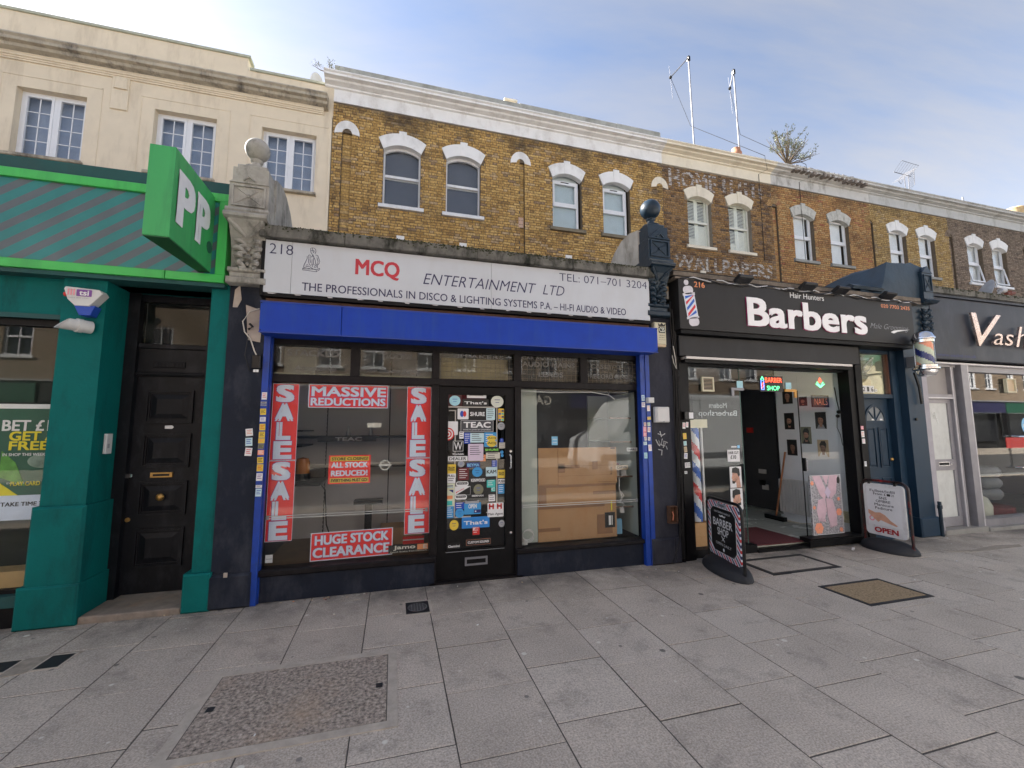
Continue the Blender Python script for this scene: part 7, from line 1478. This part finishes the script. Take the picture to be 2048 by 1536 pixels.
for k in range(3): b.prism([(-.02+k*.03,.44-k*.022),(.10+k*.015,.345-k*.008),(.09+k*.015,.335-k*.006),(-.04+k*.03,.42-k*.022)],-.0182-.0002*k,-.0165)
b.m('pink').disc(-.165,.38,.035,.035,-.0176,-.0165); b.m('white').disc(-.165,.38,.02,.02,-.018,-.0165); obj('hand_print',b,t)
obj('open_lettering',MB(mat('deep_red_letter',(.35,.008,.015),.4)).text('OPEN',-.145,.14,.205,.275,-.0172,bold=.06),t)
b=MB(mTube)
for x in (-.17,.14): b.box(x-.015,x+.015,-.02,.02,.835,.89)
obj('hook',b,t)

# ---------------------------------------------------------------- across the road, seen as reflections in the glass
t=thing('brick_terrace','brick terrace across the road seen only as reflections in the shop windows','terrace',(4,-17,0))
mOB=mat('far_terrace_brick',(.22,.14,.08),.9,var=.3,scale=2.5,bump=.3,bscale=20)
def brick_tex(m_,c1,c2,c3):
    t_=m_.node_tree; bs_=t_.nodes['Principled BSDF']; ge=t_.nodes.new('ShaderNodeNewGeometry'); mp_=t_.nodes.new('ShaderNodeMapping'); mp_.inputs['Rotation'].default_value=(R(90),0,0); bt=t_.nodes.new('ShaderNodeTexBrick'); bt.inputs['Scale'].default_value=1; bt.inputs['Brick Width'].default_value=.225; bt.inputs['Row Height'].default_value=.075; bt.inputs['Mortar Size'].default_value=.008; bt.inputs['Color1'].default_value=(*c1,1); bt.inputs['Color2'].default_value=(*c2,1); bt.inputs['Mortar'].default_value=(*c3,1)
    t_.links.new(ge.outputs['Position'],mp_.inputs[0]); t_.links.new(mp_.outputs[0],bt.inputs[0]); t_.links.new(bt.outputs[0],bs_.inputs['Base Color'])
brick_tex(mOB,(.30,.22,.15),(.20,.14,.09),(.24,.21,.17))
wh=[]
for k in range(-5,12):
    for dx_ in (1.1,3.1): wh.append((k*4.6+dx_,k*4.6+dx_+.95,4.6,6.2)); wh.append((k*4.6+dx_,k*4.6+dx_+.95,7.4,8.8))
b=MB(mOB); b.xf=Matrix.Translation((0,-34,0))@Matrix.Identity(4); 
b.xf=Matrix.Rotation(math.pi,4,'Z')@Matrix.Translation((0,17,0)); b.plate(-55,25,3.6,9.8,0,.2,[(-h[1],-h[0],h[2],h[3]) for h in wh]); obj('wall',b,t)
b=MB(mUpvc)
for h in wh: b.frame(h[0],h[1],h[2],h[3],-17.15,-17.05,.07); b.box(h[0],h[1],-17.13,-17.06,(h[2]+h[3])/2-.04,(h[2]+h[3])/2+.04); b.box((h[0]+h[1])/2-.02,(h[0]+h[1])/2+.02,-17.12,-17.07,h[2],h[3]); b.box(h[0]-.1,h[1]+.1,-17.05,-16.9,h[2]-.1,h[2])
obj('window_frame',b,t,kind='stuff')
b=MB(mat('dark_pane',(.03,.035,.045),.08))
for h in wh: b.box(h[0],h[1],-17.2,-17.16,h[2],h[3])
obj('pane',b,t,kind='stuff')
obj('parapet',MB(mWhiteP).box(-25,55,-17.2,-16.85,9.8,10.1),t); obj('roof',MB(mLead).box(-25,55,-24,-17.2,9.5,9.8).box(-25,55,-24,-23.8,0,9.5),t)
cols=['maroon','dark','navyprint','gprint','dark','maroon','navyprint']
for k in range(-5,12):
    c_=cols[k%7]; x0=k*4.6; b=MB(print_mat(c_)); b.box(x0+.1,x0+4.5,-17,-16.7,2.7,3.55); b.m(mBlack).box(x0,x0+.3,-17,-16.75,0,3.6); b.m('grey').box(x0,x0+4.6,-17.0,-16.6,3.55,3.62); b.m('dark').box(x0+.3,x0+4.6,-17.6,-17.5,0,2.7); b.m('offwhite')
    if k==1: b.xf=Matrix.Rotation(math.pi,4,'Z'); b.text('GALAXY',-x0-3.6,-x0-1.0,2.85,3.35,16.69,bold=.03,ext=.01); b.xf=None
    obj('shop_fascia',b,t)
    obj('shop_glass',MB(mat('dark_shop_pane',(.02,.022,.026),.06)).box(x0+.4,x0+4.5,-17.3,-17.28,.5,2.65),t)
# yellow fronted houses reflected at the right
t=thing('pale_building','yellow rendered building across the road at the right, seen in reflections','building',(30,-17,0)); obj('wall',MB(mat('yellow_render',(.40,.35,.24),.8)).box(23,36,-16.9,-16.8,3.6,7.5),t); obj('green_band',MB(print_mat('gprint')).box(23,36,-16.82,-16.7,6.0,7.2),t)
# van parked behind the camera
t=thing('white_van','tall white delivery van parked at the kerb, visible as a reflection','van',(8.2,-6.5,0))
y0,y1=-7.4,-5.55; mVan=mat('van_white_paint',(.72,.74,.76),.25,var=.02); b=MB(mVan)
pr=[(5.25,.45),(10.9,.45),(11.0,2.35),(10.8,2.55),(7.0,2.55),(6.35,2.38),(5.75,1.55),(5.2,1.3),(5.12,.7)]
b.prism(pr,y0,y1); obj('body',b,t,bev=.06)
b=MB(mat('van_glass',(.02,.025,.03),.05)); b.prism([(6.0,1.5),(6.45,2.15),(7.0,2.2),(7.0,1.45)],y1-.01,y1+.006); obj('cab_window',b,t)
b=MB(mat('van_moulding',(.16,.17,.18),.5)); b.box(5.3,10.9,y1,y1+.02,.75,.9); b.box(5.1,5.5,y1-.3,y1+.02,.42,.72); obj('side_moulding',b,t); obj('door_seam',MB(mBlack).box(7.06,7.075,y1,y1+.004,.5,2.4).box(8.5,8.515,y1,y1+.004,.5,2.4).box(7.1,10.8,y1,y1+.004,2.38,2.39),t)
for x in (6.1,9.9): obj('wheel',MB(mRubber).lathe([(.001,-.1),(.34,-.1),(.34,.1),(.2,.1),(.19,.06),(.001,.06)],(x,y1-.07,.22),22,axis='y').m(mMetal).lathe([(.001,.062),(.19,.062)],(x,y1-.07,.22),16,axis='y'),t)
obj('mirror',MB(mTube).box(6.55,6.7,y1,y1+.22,1.5,1.85),t)
# street tree behind the camera
t=thing('street_tree','bare street tree at the kerb, visible only in window reflections','tree',(3.1,-5.0,0)); mBark=mat('tree_bark',(.09,.075,.06),.9,var=.3,scale=10,bump=.6); b=MB(mBark); b.tube([(3.1,-5.2,-.1),(3.15,-5.2,1.8),(3.3,-5.2,3.4),(3.35,-5.25,4.6)],[.15,.12,.10,.08],10); obj('trunk',b,t,smooth=True)
rnd=random.Random(12); b=MB(mBark)
def br(p,d,l,r_,k):
    q=p+d*l; b.tube([tuple(p),tuple((p+q)/2+Vector((rnd.uniform(-.08,.08)*l,rnd.uniform(-.08,.08)*l,.03*l))),tuple(q)],[r_,r_*.85,r_*.65],5)
    if k:
        for j in range(3): 
            d2=(d+Vector((rnd.uniform(-.8,.8),rnd.uniform(-.8,.8),rnd.uniform(-.15,.7)))).normalized(); br(q,d2,l*.72,r_*.6,k-1)
for j in range(5): br(Vector((3.2+.03*j,-5.2,2.9+j*.35)),Vector((rnd.uniform(-1,1),rnd.uniform(-1,1),.9)).normalized(),1.1,.05,3)
obj('branch',b,t,kind='stuff')

t=thing('added_dark_van','unseen dark blue van added across the road to dim the window reflections','van',(-1,-12.3,0)); b=MB(mat('van_navy_paint',(.02,.03,.05),.25)); b.prism([(-4.2,.4),(1.6,.4),(1.7,1.0),(1.2,1.35),(.7,2.1),(-4.2,2.2)],-13.1,-11.5); obj('body',b,t,bev=.05)  # added unseen to break the bright pavement band reflected in the left window
for x in (-3.2,.7): obj('wheel',MB(mRubber).lathe([(.001,-.1),(.34,-.1),(.34,.1),(.001,.1)],(x,-11.55,.22),20,axis='y'),t)
obj('cab_window',MB(mat('van_glass',(.02,.025,.03))).prism([(-.6,1.35),(1.0,1.35),(.55,1.95),(-.6,1.98)],-11.5,-11.49),t)
